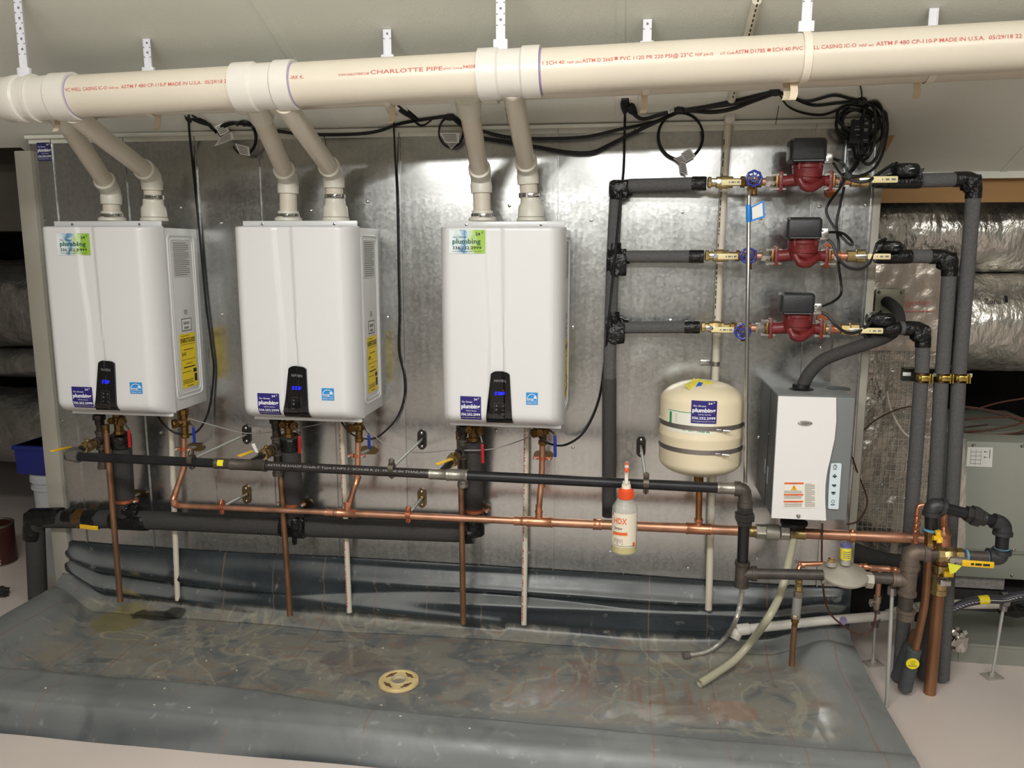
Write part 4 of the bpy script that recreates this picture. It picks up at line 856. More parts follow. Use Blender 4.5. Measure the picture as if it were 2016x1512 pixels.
    for k in range(n+1):
        aa=2*math.pi*k/n; r=wr*.86*(1+.045*math.cos(8*aa)); pts.append(cc+Vector((r*math.cos(aa),0,r*math.sin(aa))))
    m.tube(pts,wr*.15,10,cap=False)
    for k in range(8): aa=2*math.pi*k/8+.2; m.tube([cc,cc+Vector((wr*.82*math.cos(aa),0,wr*.82*math.sin(aa)))],wr*.07,6)
    m.rev([(-.004,wr*.42),(.004,wr*.42)],cc,Y3,16); m.build('handwheel',BLUEW,u)
    m=MB(); m.rev([(0,wr*.2),(.006,wr*.2),(.008,wr*.1)],cc-Y3*.004,-Y3,6); m.build('wheel_nut',BRASS,u)
    # copper spool, union between gate and pump, then right side spool
    a=Vector((g.x+.03,Y,zc)); b=Vector((xl-.02,Y,zc)); L=(b-a).length
    u=thing('copper_spool',lbl4,'copper pipe',a-Z3*.0125,'copper spools beside the pumps')
    m=MB(); m.tube([a,b],.0125,16); m.build('pipe',COP,u); m=MB(); hexnut(m,b-X3*.018,X3,.03,.0185); m.build('union_nut',STEEL,u)
    d=P(rend[0],rend[1],Y); d=Vector((d.x,Y,zc)); a=Vector((xr+.02,Y,zc)); m=MB(); m.tube([a,d],.0125,16); m.build('pipe',COP,u); m=MB(); hexnut(m,a+X3*.02,X3,.022,.0165); m.build('union_nut',STEEL,u)
    L=d.x-a.x; m=MB(); m.rev([(L*.45,.013),(L*.46,.019),(L*.7,.019),(L*.72,.022),(L*.95,.022),(L,.014)],a,X3,8); m.tube([a+X3*L*.82,a+X3*L*.82-Y3*.036],.007,8); m.build('ball_valve_body',BRASS,u)
    pz=a+X3*L*.22; wp=Vector((pz.x,-.006,zc)); n=20; m=MB(); m.prism([wp+Vector((.017*math.cos(2*math.pi*k/n),0,.021*math.sin(2*math.pi*k/n)+math.copysign(.022,math.sin(2*math.pi*k/n)+1e-9))) for k in range(n)],(0,-.005,0)); m.tube([wp,pz],.006,8); m.rev([(-.006,.0125),(-.006,.0165),(.006,.0165),(.006,.0125)],pz,X3,16); m.build('wall_bracket',COPC,u)
    h0,h1=P(handR[0],handR[1],Y-.036),P(handR[2],handR[3],Y-.036); m=MB(); m.rbox(((h0.x+h1.x)/2,Y-.038,(h0.z+h1.z)/2),(h1.x-h0.x,.008,h0.z-h1.z),.0045); hs=m.build('lever_sleeve',CREAM,u,label='cream lever')
    m=MB(); w_=(h1.x-h0.x)
    for k,(p0,p1) in enumerate(((.38,.42),(.52,.66),(.74,.9))): m.grid(lambda p,q:Vector((h0.x+w_*(p0+(p1-p0)*p),Y-.0425,h1.z+(h0.z-h1.z)*(.35+.3*q))),[0,1],[0,1],False)
    m.build('sleeve_marks',GREYP,hs)
    m=MB(); m.rbox((h0.x-.016,Y-.037,(h0.z+h1.z)/2),(.04,.004,.013),.0015); m.build('lever_plate',STEEL,u)
    # feet holding the spool: short wall strut
    return t
pump(1,(1552.6,274.7,1621,321),357,(1478.6,354.7),(1420,353,1459,365),1540,1630,(1622,300,1638,322),(1716,347,1767,360),1391,1440,(1712,356),'topmost red circulator pump with black terminal box','cream lever ball valve on the topmost branch left of the pumps','blue handwheel gate valve left of the topmost pump, with steel tube','copper spool with cream lever either side of the topmost pump')
pump(2,(1545.7,428.5,1612,471),504,(1468,503),(1413,499,1453,511),1531,1622,(1613,449,1629,472),(1708,499,1753,511),1386,1440,(1705,504),'middle red circulator pump with grey-black terminal box','cream lever ball valve on the middle branch left of the pumps','blue handwheel gate valve left of the middle pump','copper spool with cream lever either side of the middle pump')
pump(3,(1533.8,575,1598,618),647,(1457,649),(1400,643,1445,655),1520,1611,(1600,597,1616,618),(1695,645,1738,657),1378,1430,(1692,648),'lowest red circulator pump with black terminal box','cream lever ball valve on the lowest branch left of the pumps','blue handwheel gate valve left of the lowest pump','copper spool with cream lever either side of the lowest pump')
# black taped valve actuators and insulated risers to the right
YR=-.135
rI=R(27,P(1860,600,YR))
def riser(label,pts,elb,tape0,blob,k,label2,arm):
    q=PP(pts,YR); t=thing('insulated_pipe',label,'insulated pipe',q[-1]-Z3*.0,'grey foam covered risers at the right')
    cut=P(*elb[3],YR)
    # two sleeves: above and below the strut gap
    up_=[x for x in q[:3]]; a=P(*elb[2],YR)
    m=MB(); m.tube(up_[:2]+[a],rI,22,bend=.05); m.build('foam_sleeve',FOAM,t)
    m=MB(); m.tube([cut,q[-1]],rI*1.02,22); m.build('foam_sleeve',FOAM,t)
    m=MB(); m.tube([a+Z3*.02,cut-Z3*.02],rI*.55,14); m.build('copper_core',COPD,t)
    c=q[1]; d0=(q[0]-q[1]).normalized(); d1=(a-q[1]).normalized()
    m=MB(); m.tube([c+d0*.06,c,c+d1*.06],rI*1.1,18,bend=.045); m.crumple(c+d1*.015+d0*.01,rI*1.25,rI*1.2,rI*1.3,.3,k); m.build('tape_wrap',TAPE,t)
    # taped actuator body on the valve
    b0,b1=P(*tape0[0],YR-.02),P(*tape0[1],YR-.01); m=MB(); m.between([(0,rI*.75),(.1,rI*.95),(.5,rI*1.0),(.9,rI*1.05),(1,rI*1.0)],b0,b1,18); m.build('tape_wrap',TAPE,t)
    u=thing('valve_actuator',label2,'valve actuator',P((blob[0]+blob[2])/2,blob[3],YR-.02),'black taped actuators on the pump lines')
    a=P(blob[0],blob[1],YR-.03); b=P(blob[2],blob[3],YR-.03); c=(a+b)/2; m=MB(); m.crumple(c,(b.x-a.x)*.44,.038,(a.z-b.z)*.42,.12,k+10); m.rbox(c+Z3*(a.z-b.z)*.1,((b.x-a.x)*.55,.06,(a.z-b.z)*.6),.01); m.build('taped_housing',TAPE,u)
    m=MB(); m.rbox(c+Vector(((b.x-a.x)*.15,-.034,0)),((b.x-a.x)*.3,.01,(a.z-b.z)*.4),.004); m.build('cover',BLK,u)
    for ar in arm: m=MB(); m.prism([P(*z_,YR-.03) for z_ in ar],(0,.012,0)); m.build('tape_tail',TAPE,u)
    return t
riser('outermost foam covered riser turning down from the topmost pump',[(1800,356),(1919,352),(1889,700),(1855,1336)],[0,0,(1888,735),(1887,753)],((1716,358),(1812,357)),(1752,320,1810,352),1,'black taped actuator on the topmost pump line',[[(1806,332),(1821,331),(1812,348),(1804,348)],[(1715,349),(1765,318),(1775,322),(1735,352)]])
riser('middle foam covered riser turning down from the middle pump',[(1790,504),(1871,506),(1856,700),(1820,1334)],[0,0,(1855,735),(1853,753)],((1722,507),(1793,505)),(1728,472,1776,500),2,'black taped actuator on the middle pump line',[[(1724,478),(1735,470),(1748,472),(1732,482)]])
riser('short foam covered riser turning down from the lowest pump',[(1766,646),(1818,647),(1815,700),(1770,1345)],[0,0,(1815,733),(1813,753)],((1702,650),(1770,646)),(1704,612,1762,644),3,'black taped actuator on the lowest pump line',[[(1695,658),(1730,655),(1718,672),(1708,672)]])
# strut channel with three gold clamps
a,b=P(1776,737,YR+.045),P(1903,738,YR+.045); t=thing('strut_channel','dark steel strut with three gold clamps holding the foam risers','strut',(a+b)/2-Z3*.02)
L=b.x-a.x; c=(a+b)/2
m=MB(); m.box(c+Y3*.012,(L,.003,.042)); m.box(c+Vector((0,-.004,.0205)),(L,.034,.0025)); m.box(c+Vector((0,-.004,-.0205)),(L,.034,.0025)); m.build('channel',mt('dark green steel',(62,64,56),.45,metal=.6),t)
for k in range(5): m=MB(); m.rbox(a+Vector((.018+k*.048,.0095,0)),(.026,.003,.013),.0014); m.build('slot',PAPER,t)
GOLD=mt('gold zinc clamp',(190,166,90),.3,metal=.95,var=.2,scale=60)
for px in (1814,1854,1887):
    c=P(px,743,YR); m=MB(); m.rev([(-.009,rI*.55),(-.009,rI*.72),(.009,rI*.72),(.009,rI*.55)],c,Z3,18); m.rbox(c+Vector((.006,-rI*.8,0)),(.03,.02,.018),.003); m.rev([(0,.007),(.03,.007)],c+Vector((-.016,-rI*.82,0)),X3,6); m.rbox(c+Vector((.016,-rI*.7,0)),(.004,.036,.03),.001); m.rbox(c+Vector((.024,-rI*.7,0)),(.004,.036,.03),.001); m.build('clamp',GOLD,t)
# stainless drain tube with blue tape and tag
q=PP([(1477,372,YP-.10),(1474.5,385,-.28),(1471,650,-.28),(1467,950,-.28)]); t=thing('steel_tube','slender bright steel tube hanging in front of the blue handwheels','tube',q[-1])
m=MB(); m.tube(q,.0062,12); m.build('tube',STEEL,t); m=MB(); m.rev([(-.012,.009),(.0,.011),(.014,.009)],q[0]+Vector((0,0,-.002)),Vector((0,.9,.45)),6); m.build('nut',BRASSD,t)
m=MB(); m.between([(0,.0075),(.1,.0085),(.9,.0085),(1,.0075)],P(1473.6,403,-.28),P(1474.2,437,-.28),12); bt=m.build('blue_tape',mt('blue tape',(36,126,206),.45),t)
a=[P(*z_,-.29) for z_ in ((1479,407),(1504,394),(1506,428),(1480,436))]; m=MB(); m.prism(a,(0,.001,0)); tg=m.build('hang_tag',mt('blue tape',(0,0,0)),t)
mp=lambda u,v:(a[3]*(1-u)+a[2]*u)*(1-v)+(a[0]*(1-u)+a[1]*u)*v-Y3*.0008
pl=quad(mp,.05,.86,.12,.9); pl=pl.build('tag_paper',PAPER,tg) 
# ================================================================== EXPANSION TANK
tc_=P(1380,840,-.2); Rt=R(160,tc_); zt=P(1380,748,-.2).z; z1=P(1380,786,-.2).z; z2=P(1380,902,-.2).z; z3=P(1380,931,-.2).z
bx=Vector((tc_.x,-.2,z3)); t=thing('expansion_tank','cream domed expansion tank strapped to the sheet wall','tank',bx); tank=t
pr_=[]
for k in range(9): a=math.pi/2*k/8; pr_.append((( z2-z3)*(1-math.cos(a)),Rt*(.14+.86*math.sin(a))))
zs=(P(1380,850,-.2).z-z3)
pr_+=[(zs-.008,Rt),(zs-.004,Rt*1.012),(zs+.004,Rt*1.012),(zs+.008,Rt),(z1-z3,Rt)]
for k in range(1,10): a=math.pi/2*k/9; pr_.append((z1-z3+(zt-z1)*math.sin(a),Rt*(math.cos(a)*.97+.03*(1-k/9))))
m=MB(); m.rev(pr_,bx,Z3,56); m.build('shell',TANKC,t)
for px,ph in ((827,-.25),(872,-.2)):
    c=Vector((tc_.x,-.2,P(1380,px,-.2).z)); m=MB(); m.rev([(-.0075,Rt),(-.0075,Rt*1.014),(.0075,Rt*1.014),(.0075,Rt)],c,Z3,56); s=m.build('strap_band',DARKS,t)
    cs=c+Vector((.045,-Rt*.96,-.004)); m=MB(); m.rbox(cs,(.02,.010,.010),.003); m.tube([cs+Vector((.012,-.004,0)),cs+Vector((.034,-.008,0))],.004,8); m.build('clamp_screw',DARKS,s)
def tk(px0,py0,px1,py1):
    def f(u,v,e):
        px=px0+(px1-px0)*u; a=math.asin(max(-1,min(1,(px-1380)/82))) + .0
        z=P(1380,py1,-.2-Rt).z*(1-v)+P(1380,py0,-.2-Rt).z*v
        th=a+math.atan2(tc_.x,-.2-CY)*0
        return Vector((tc_.x,-.2,z))+(Vector((math.sin(th-.17),-math.cos(th-.17),0)))*(Rt+e)
    return f
f=tk(1367,789,1414,834); s=quad(lambda u,v:f(u,v,.0012),0,1,0,1,10,2).build('service_sticker',PURP,t); service(s,lambda u,v:f(u,v,.002))
f2=tk(1320,813,1409,856); s=quad(lambda u,v:f2(u,v,.0006),0,1,0,1,14,2).build('tank_label',mt('pale tank label',(226,226,212),.5),t)
m=MB(); r180=lambda u,v:f2(1-u,1-v,.0012); 
m.text('XT-18',r180,.40,.64,.72,.17); m.grid(lambda u,v:f2(.05+.05*u,.2+.7*v,.0012),[0,1],[0,1],False); m.grid(lambda u,v:f2(.02+.8*u,.95+.03*v,.0012),[i/6 for i in range(7)],[0,1],False)
m.text('ZURN',r180,.06,.32,.74,.16,.03)
for k in range(4): m.grid(lambda u,v:f2(.2+.4*u,.5+k*.11+.03*v,.0012),[0,1],[0,1],False)
m.build('lettering',LG,s)
m=MB(); m.rev([(0,.022),(.006,.022),(.008,.016),(.04,.016),(.042,.019),(.055,.019)],bx+Z3*.006,-Z3,8); m.build('brass_nipple',BRASSD,t)
c=P(1377,764,-.27); t=thing('foil_packet','crumpled yellow packet with blue patch lying on the tank dome','packet',c-Z3*.02)
pk=[P(1347,767,-.268),P(1366,748,-.215),P(1405,757,-.225),P(1385,783,-.285)]
rn=random.Random(9)
def pkf(u,v):
    p=(pk[0]*(1-u)+pk[3]*u)*(1-v)+(pk[1]*(1-u)+pk[2]*u)*v
    return p+(EYE-p).normalized()*.014+Vector((0,0,.004+.006*math.sin(5*u+2)*math.cos(4*v)+.012*abs(u-.5)+rn.uniform(-.002,.002)))
m=MB(); m.grid(pkf,[i/10 for i in range(11)],[i/8 for i in range(9)],False); pa=m.build('wrapper',mt('yellow foil packet',(224,212,84),.35,metal=.2),t)
m=MB(); m.grid(lambda u,v:pkf(.42+.2*u,.35+.3*v)+Vector((0,-.003,.004)),[0,.5,1],[0,1],False); m.build('blue_patch',mt('blue patch',(30,80,190),.4),t)
# ================================================================== HUMIDIFIER
Yh=-.31
def hp(cx,cy): return (1420+cx/4.447,720+cy/4.447)
a=P(*hp(497,255),Yh); b=P(*hp(1172,285),Yh); c=P(*hp(1092,1355),Yh); d=P(*hp(432,1320),Yh)
hx0=(a.x+d.x)/2; hx1=(b.x+c.x)/2; hz1=(a.z+b.z)/2; hz0=(c.z+d.z)/2; hw=hx1-hx0; hh=hz1-hz0
t=thing('steam_humidifier','wall hung steam humidifier with white door and curved grey edge','humidifier',((hx0+hx1)/2,-.05,hz0)); hum=t
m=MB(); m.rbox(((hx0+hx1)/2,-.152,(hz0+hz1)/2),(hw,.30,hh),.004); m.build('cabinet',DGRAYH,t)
m=MB(); m.rbox(((hx0+hx1)/2,-.152,hz1+.0005),(hw-.004,.3,.003),.001); m.build('top_panel',GRAYH,t)
m=MB(); m.box((hx0-.0008,-.19,(hz0+hz1)/2),(.002,.0025,hh)); m.build('side_seam',mt('seam shade',(40,42,42),.6),t)
for z in (.62,.3): m=MB(); m.rev([(0,.006),(.004,.002)],(hx0,-.2,hz0+hh*z),-X3,8); m.build('screw',STEEL,t)
m=MB(); m.rbox((hx0-.001,-.21,hz0+hh*.28),(.002,.02,.06),.0008); m.rbox((hx0-.001,-.155,hz0+hh*.32),(.002,.02,.05),.0008); m.build('side_label',mt('side label',(150,152,152),.5),t)
m=MB(); m.rbox(((hx0+hx1)/2,Yh+.002,(hz0+hz1)/2),(hw,.008,hh),.003); m.build('grey_panel',GRAYH,t)
crv=[(1000,265),(1000,480),(985,640),(962,740),(945,820),(928,890),(915,960),(906,1040),(904,1120),(905,1200),(912,1350)]
poly=[Vector((hx0,Yh-.003,hz1))]+[P(*hp(*q),Yh-.003) for q in crv]+[Vector((hx0,Yh-.003,hz0))]
poly[1].z=hz1; poly[-2].z=hz0
m=MB(); m.prism(poly,(0,-.010,0)); m.build('white_door',WHITEH,t)
fs=Yh-.0135
def hq(name,mat,pts,e=0.,th=.0015,par=None):
    m=MB(); m.prism([P(*hp(*q),fs-e) for q in pts],(0,-th,0)); return m.build(name,mat,par or t)
m=MB(); cc=P(*hp(733,502),fs); m.rev([(0,.0225),(.004,.0215),(.006,.018)],Vector((0,0,0)),-Y3,32); m.v=[Vector((cc.x+v.x*1.0,cc.y+v.y,cc.z+v.z*.36)) for v in m.v]; bdg=m.build('badge',STEEL,t)
m=MB(); m.text('Aprilaire',lambda u,v:cc+Vector((u,-.0068,v)),-.013,.013,-.002,.0055,.01); m.grid(lambda u,v:cc+Vector((-.006+.012*u,-.0068,-.0048+.001*v)),[0,1],[0,1],False); m.build('lettering',GREYP,bdg)
wl=hq('warning_label',mt('cream label',(232,226,214),.5),[(552,1018),(840,1020),(838,1246),(546,1242)])
m=MB()
def bar(x0,y0,x1,y1): return [P(*hp(x0,y0),fs-.0022),P(*hp(x1,y0),fs-.0022),P(*hp(x1,y1),fs-.0022),P(*hp(x0,y1),fs-.0022)]
for y in (1022,1122,1182): m.add(bar(553-(y-1022)*.04,y,722-(y-1022)*.04,y+16),[(0,1,2,3)],False)
m.build('orange_bars',ORANGE,wl)
m=MB()
for y in (1096,1104,1112,1144,1152,1160,1206,1214,1222,1232): m.add(bar(552,y,700+(y%5)*2,y+3),[(0,1,2,3)],False)
for k in range(24): m.add(bar(732,1034+k*8.6,820 if k%6 else 790,1037+k*8.6),[(0,1,2,3)],False)
for y,tx in ((1026,'WARNING'),(1126,'CAUTION'),(1186,'CAUTION')):
    p0=P(*hp(605,y+10),fs-.003); m.text(tx,lambda u,v:p0+Vector((u,0,v)),0,.022,0,.0026,.01)
m.build('small_print',GREYP,wl)
m=MB(); m.add([P(*hp(*q),fs-.0026) for q in ((637,1042),(666,1090),(609,1090))],[(0,1,2)],False); tri=m.build('warning_triangle',mt('warning yellow',(232,178,40),.5),wl)
m=MB(); m.add([P(*hp(*q),fs-.003) for q in ((634,1056),(640,1056),(638,1075),(635,1075))],[(0,1,2,3)],False); m.add([P(*hp(*q),fs-.003) for q in ((634,1079),(639,1079),(639,1084),(634,1084))],[(0,1,2,3)],False); m.build('exclamation',LB,wl)
kp=hq('keypad',KEYP,[(963,852),(1040,850),(1050,858),(1042,960),(1022,1248),(1012,1252),(940,1248),(932,1240),(936,1100),(945,960),(958,858)],e=-.008,th=.006)
m=MB(); e_=fs+.008-.0068
def hk(x0,y0,x1,y1): m.add([P(*hp(*q),e_) for q in ((x0,y0),(x1,y0),(x1,y1),(x0,y1))],[(0,1,2,3)],False)
for (x,y) in ((975,962),(970,1040),(964,1104)): hk(x,y,x+36,y+12); hk(x+12,y+14,x+26,y+22)
hk(978,906,1014,910); hk(978,1055,1002,1059); hk(966,1122,998,1127); hk(958,1214,994,1222); hk(985,950,1000,958)
for (cx,cy,r) in ((997,884,18),(978,1190,15)):
    pts=[(cx+r*math.cos(2*math.pi*k/16),cy+r*math.sin(2*math.pi*k/16)) for k in range(16)]; pin=[(cx+r*.75*math.cos(2*math.pi*k/16),cy+r*.75*math.sin(2*math.pi*k/16)) for k in range(16)]
    m.add([P(*hp(*q),e_) for q in pts+pin],[(k,(k+1)%16,(k+1)%16+16,k+16) for k in range(16)],False)
hk(994,866,1000,884)
m.build('keypad_icons',LB,kp)
m=MB(); m.rev([(0,.006),(.004,.006),(.006,.003)],P(*hp(674,1316),fs),-Y3,6); m.tube([P(*hp(660,1305),fs-.003),P(*hp(674,1332),fs-.003),P(*hp(688,1305),fs-.003)],.002,6); m.build('door_screw',STEEL,t)
m=MB(); c=P(1563,1026,-.17); m.rev([(0,.045),(.008,.046),(.012,.042),(.014,.03),(.02,.018),(.05,.016)],c,-Z3,24); m.build('drain_cup',BLACKP,t)
m=MB(); c=P(1652,766,-.17); m.rev([(0,.038),(.004,.037),(.006,.033)],Vector((c.x,-.16,hz1)),Z3,24); m.build('port_plug',mt('dark port plug',(70,74,74),.5),t)
# steam hose to nozzle plate
q=PP([(1577,772,-.19),(1584,752,-.19),(1594,734,-.19),(1616,712,-.18),(1645,698,-.175),(1685,684,-.165),(1727,670,-.14),(1757,655,-.04),(1770,634,.07),(1766,612,.17),(1755,600,.24),(1746,594,.30)])
t=thing('steam_hose','dark foam covered steam hose rising from humidifier to the foil plenum','hose',q[0])
m=MB(); m.tube(catmull(q,5),R(25,q[3]),18); m.build('foam_sleeve',FOAMD,t)
m=MB(); m.rev([(0,.04),(.004,.04),(.008,.028),(.02,.027)],Vector((q[0].x-.001,-.19,hz1)),Z3,24); m.build('hose_cuff',BLACKP,t)
m=MB(); pc=P(1750,608,.312); m.rbox(pc,(.105,.006,.15),.002); npl=m.build('nozzle_plate',mt('olive zinc plate',(132,130,112),.5,metal=.5),t)
for dx in (-.04,.04): m=MB(); m.rev([(0,.007),(.005,.003)],pc+Vector((dx,-.003,.062)),-Y3,8); m.build('screw',STEEL,npl)
# ================================================================== RIGHT FOREGROUND: REGULATOR, GAS VALVES
Yg=-.345
def rg_(cx,cy,Y=Yg): return P(1400+cx/3.78,960+cy/3.78,Y)
t=thing('gas_regulator','grey disc gas regulator with yellow labelled vent tower','regulator',rg_(985,730)); reg=t
c=rg_(988,640); Rr=R(90,c)
m=MB(); m.rev([(-.022,Rr*.55),(-.008,Rr*.95),(-.004,Rr),(.003,Rr),(.006,Rr*.93),(.014,Rr*.72),(.022,Rr*.4),(.026,Rr*.3)],c,Vector((0,-.22,1)),40); m.build('diaphragm_case',mt('grey cast regulator',(170,164,152),.5,metal=.3,var=.08,scale=30),t)
m=MB(); a,b=rg_(820,660),rg_(1200,690); m.tube([a,a+(b-a)*.2,a+(b-a)*.5-Z3*.006,a+(b-a)*.85,b],[.022,.021,.027,.021,.024],18); m.rev([(0,.026),(.022,.026)],b,(a-b),6); m.rev([(0,.021),(.004,.024),(.01,.024),(.012,.021)],a,(b-a),18); m.build('body',mt('grey cast regulator',(0,0,0)),t)
a,b=rg_(1000,570),rg_(1004,425); m=MB(); m.between([(0,.0165),(.1,.0155),(.95,.0155),(1,.014)],a,b,22); tw=m.build('vent_tower',mt('grey cast regulator',(0,0,0)),t)
m=MB(); m.between([(.28,.0158),(.3,.0168),(.82,.0168),(.84,.0158)],a,b,22); lb=m.build('yellow_label',YEL2 if 0 else mt('yellow label',(232,214,50),.5),tw)
m=MB()
for k in range(4): 
    z=a+(b-a)*(.38+k*.1); m.grid(lambda u,v:z+Vector((math.sin(-.7+1.3*u)*.0174,-math.cos(-.7+1.3*u)*.0174,.003*v)),[i/5 for i in range(6)],[0,1],False)
m.build('label_print',GREYP,lb)
m=MB(); m.between([(.93,.0172),(.94,.0178),(1.04,.0176),(1.05,.016)],a,b,22); m.build('blue_cap',mt('lilac blue cap',(88,92,140),.4),tw)
m=MB(); a=rg_(895,580); m.rev([(0,.017),(.012,.016),(.013,.010)],a,Z3,16); m.build('vent_boss',mt('grey cast regulator',(0,0,0)),t); m=MB(); m.rev([(0,.012),(.012,.012),(.013,.009)],a+Z3*.012,Z3,6); m.build('brass_plug',BRASS,t)
# pipe from regulator to the right, tee, elbow, ball valve, loop back up: one gas assembly
t=thing('gas_pipe','brown grey iron pipe assembly with yellow lever right of the regulator','pipe',P(1785,1215,Yg)); gr=t
def rc(cx,cy,Y=Yg): return P(1680+cx/3.4375,960+cy/3.4375,Y)
m=MB(); m.tube([P(1717,1137,Yg),P(1757,1140,Yg)],rg*1.1,18); m.build('nipple',mt('weathered iron pipe',(0,0,0)),t)
m=MB(); a,b=P(1755,1140,Yg),P(1777,1142,Yg); m.between([(0,rg*1.5),(.2,rg*1.55),(.25,rg*1.35),(.6,rg*1.45),(.7,rg*1.5),(1,rg*1.3)],a,b,18); m.build('bushing',BROWNI,t)
c=P(1788,1143,Yg); m=MB(); m.tube([P(1773,1142,Yg),c],rg*1.45,18); d=(P(1790,1124,Yg)-P(1786,1166,Yg)).normalized(); m.rev([(-.048,rg*1.5),(-.048,rg*1.75),(-.036,rg*1.75),(-.034,rg*1.55),(.034,rg*1.55),(.036,rg*1.75),(.048,rg*1.75),(.048,rg*1.4)],c,d,22); m.build('tee_fitting',BROWNI,t)
e=P(1798,1088,Yg); m=MB(); m.tube([P(1792,1119,Yg),e-Z3*.0+Vector((-.008,0,.002)),P(1824,1088,Yg)],rg*1.6,22,bend=.05); m.rev([(-.004,rg*1.4),(-.004,rg*1.8),(.01,rg*1.8),(.012,rg*1.5)],P(1791.5,1116,Yg),d,22); m.rev([(-.01,rg*1.5),(-.008,rg*1.78),(.008,rg*1.78),(.009,rg*1.2)],P(1822,1088,Yg),X3,22); m.build('elbow',BROWNI,t)
m=MB(); m.tube([P(1822,1088,Yg),P(1846,1090,Yg)],rg*1.2,18); m.build('nipple',mt('weathered iron pipe',(0,0,0)),t)
m=MB(); m.tube([P(1787,1160,Yg),P(1782,1205,Yg)],rg*1.25,18); m.build('nipple',mt('weathered iron pipe',(0,0,0)),t)
m=MB(); a=P(1784,1199,Yg); m.rev([(0,rg*1.75),(.01,rg*1.8),(.013,rg*1.6),(.034,rg*1.6),(.036,rg*1.4)],a,-d,22); m.build('drip_cap',BROWNI,t)
a,b=P(1842,1091,Yg),P(1896,1094,Yg); L=(b-a).length; m=MB(); m.rev([(0,.021),(.004,.0245),(.02,.0245),(.022,.021),(L*.4,.025),(L*.6,.025),(L-.022,.021),(L-.02,.0245),(L-.004,.0245),(L,.02)],a,b-a,8); bv=m.build('ball_valve',BRASS,t)
m=MB(); a,b=rc(735,497,Yg-.05),rc(955,512,Yg-.06); ax=(b-a).normalized(); m.rbox((a+b)/2-Z3*.006,((b-a).length,.008,.021),.004,ax=(ax,Y3,ax.cross(Y3))); lv=m.build('lever',YEL,bv,label='yellow lever')
m=MB(); L=(b-a).length
for p0,p1 in ((.27,.36),(.40,.6),(.64,.85)): m.grid(lambda u,v:a+ax*L*(p0+(p1-p0)*u)+Vector((0,-.0045,-.0095+.007*v)),[0,1],[0,1],False)
m.build('lever_marks',LB,lv)
m=MB(); c=rc(668,490,Yg-.052); hexnut(m,c,Y3,.012,.011); m.rbox(c+Vector((.02,.004,0)),(.05,.005,.018),.001); m.build('lever_nut',STEEL,bv)
m=MB(); m.prism([rc(*z_,Yg-.058) for z_ in ((640,510),(735,530),(690,575),(655,585))],(0,.001,0)); m.build('yellow_tag',mt('lime tag',(220,222,60),.5),t)
DOPE=mt('blue thread paste',(96,150,180),.6)
def dope(p,d,r): m=MB(); m.rev([(-.004,r*.9),(-.003,r*1.1),(.003,r*1.12),(.004,r*.9)],p,d,16); m.build('thread_paste',DOPE,t)
m=MB(); m.tube([P(1896,1094,Yg),P(1952,1097,Yg)],rg*1.1,18); m.build('nipple',mt('weathered iron pipe',(0,0,0)),t); dope(P(1902,1094.5,Yg),X3,rg*1.15); dope(P(1946,1097,Yg),X3,rg*1.2)
Ye=Yg
m=MB(); m.tube([P(1944,1097,Ye),P(1968,1098,Ye),P(1971,1080,Ye)],rg*1.5,20,bend=.04); m.rev([(-.006,rg*1.3),(-.005,rg*1.75),(.008,rg*1.75),(.009,rg*1.3)],P(1948,1097,Ye),X3,20); m.rev([(-.008,rg*1.3),(-.007,rg*1.75),(.006,rg*1.75),(.007,rg*1.1)],P(1971.5,1086,Ye),Z3,20); m.build('elbow',mt('dark iron elbow',(66,66,68),.45,metal=.5,var=.15,scale=30),t)
m=MB(); m.tube([P(1971.5,1086,Ye),P(1974,1048,Ye)],rg*1.15,18); m.build('nipple',BLACKI,t); dope(P(1972,1081,Ye),Z3,rg*1.2)
m=MB(); m.tube([P(1974,1052,Ye),P(1975,1032,Ye),P(1955,1025,Ye-.0)],rg*1.5,20,bend=.04); m.rev([(-.006,rg*1.2),(-.005,rg*1.75),(.006,rg*1.75),(.007,rg*1.3)],P(1974,1050,Ye),Z3,20); m.build('elbow',mt('dark iron elbow',(0,0,0)),t)
m=MB(); a,b=P(1958,1026,Ye),P(1855,999,Ye); m.tube([a,b],rg*1.08,18); m.build('pipe',BLACKI,t); dd=(b-a).normalized(); dope(P(1937,1020,Ye),dd,rg*1.2); dope(P(1856,999,Ye),dd,rg*1.3)
m=MB(); c=P(1920,1016,Ye); hexnut(m,c,dd,.026,.032); hexnut(m,c+dd*.02,dd,.018,.026); hexnut(m,c-dd*.022,dd,.018,.025); m.build('union',mt('black iron union',(0,0,0)),t)
m=MB(); m.tube([P(1860,1000,Ye),P(1836,993,Ye),P(1834,1016,Ye)],rg*1.5,20,bend=.045); m.rev([(-.006,rg*1.3),(-.005,rg*1.75),(.007,rg*1.75),(.008,rg*1.3)],P(1855,999,Ye),dd,20); m.rev([(-.008,rg*1.3),(-.007,rg*1.75),(.005,rg*1.75),(.006,rg*1.2)],P(1834.5,1010,Ye),Z3,20); m.build('elbow',mt('dark iron elbow',(0,0,0)),t)
m=MB(); m.tube([P(1834,1010,Ye),P(1833.5,1046,Ye)],rg*1.2,18); m.build('nipple',mt('gloss black pipe',(0,0,0)),t); dope(P(1833.5,1043,Ye),Z3,rg*1.3)
a,b=P(1833.5,1042,Ye),P(1832,1080,Ye); m=MB(); m.between([(0,.019),(.05,.0215),(.25,.0215),(.3,.0195),(.7,.0195),(.75,.0215),(.95,.0215),(1,.019)],a,b,8); c=(a+b)/2; m.tube([c,c+Vector((.01,-.035,0))],.008,10); bv=m.build('ball_valve',BRASSD,t); dope(P(1832.3,1074,Ye),Z3,.018)
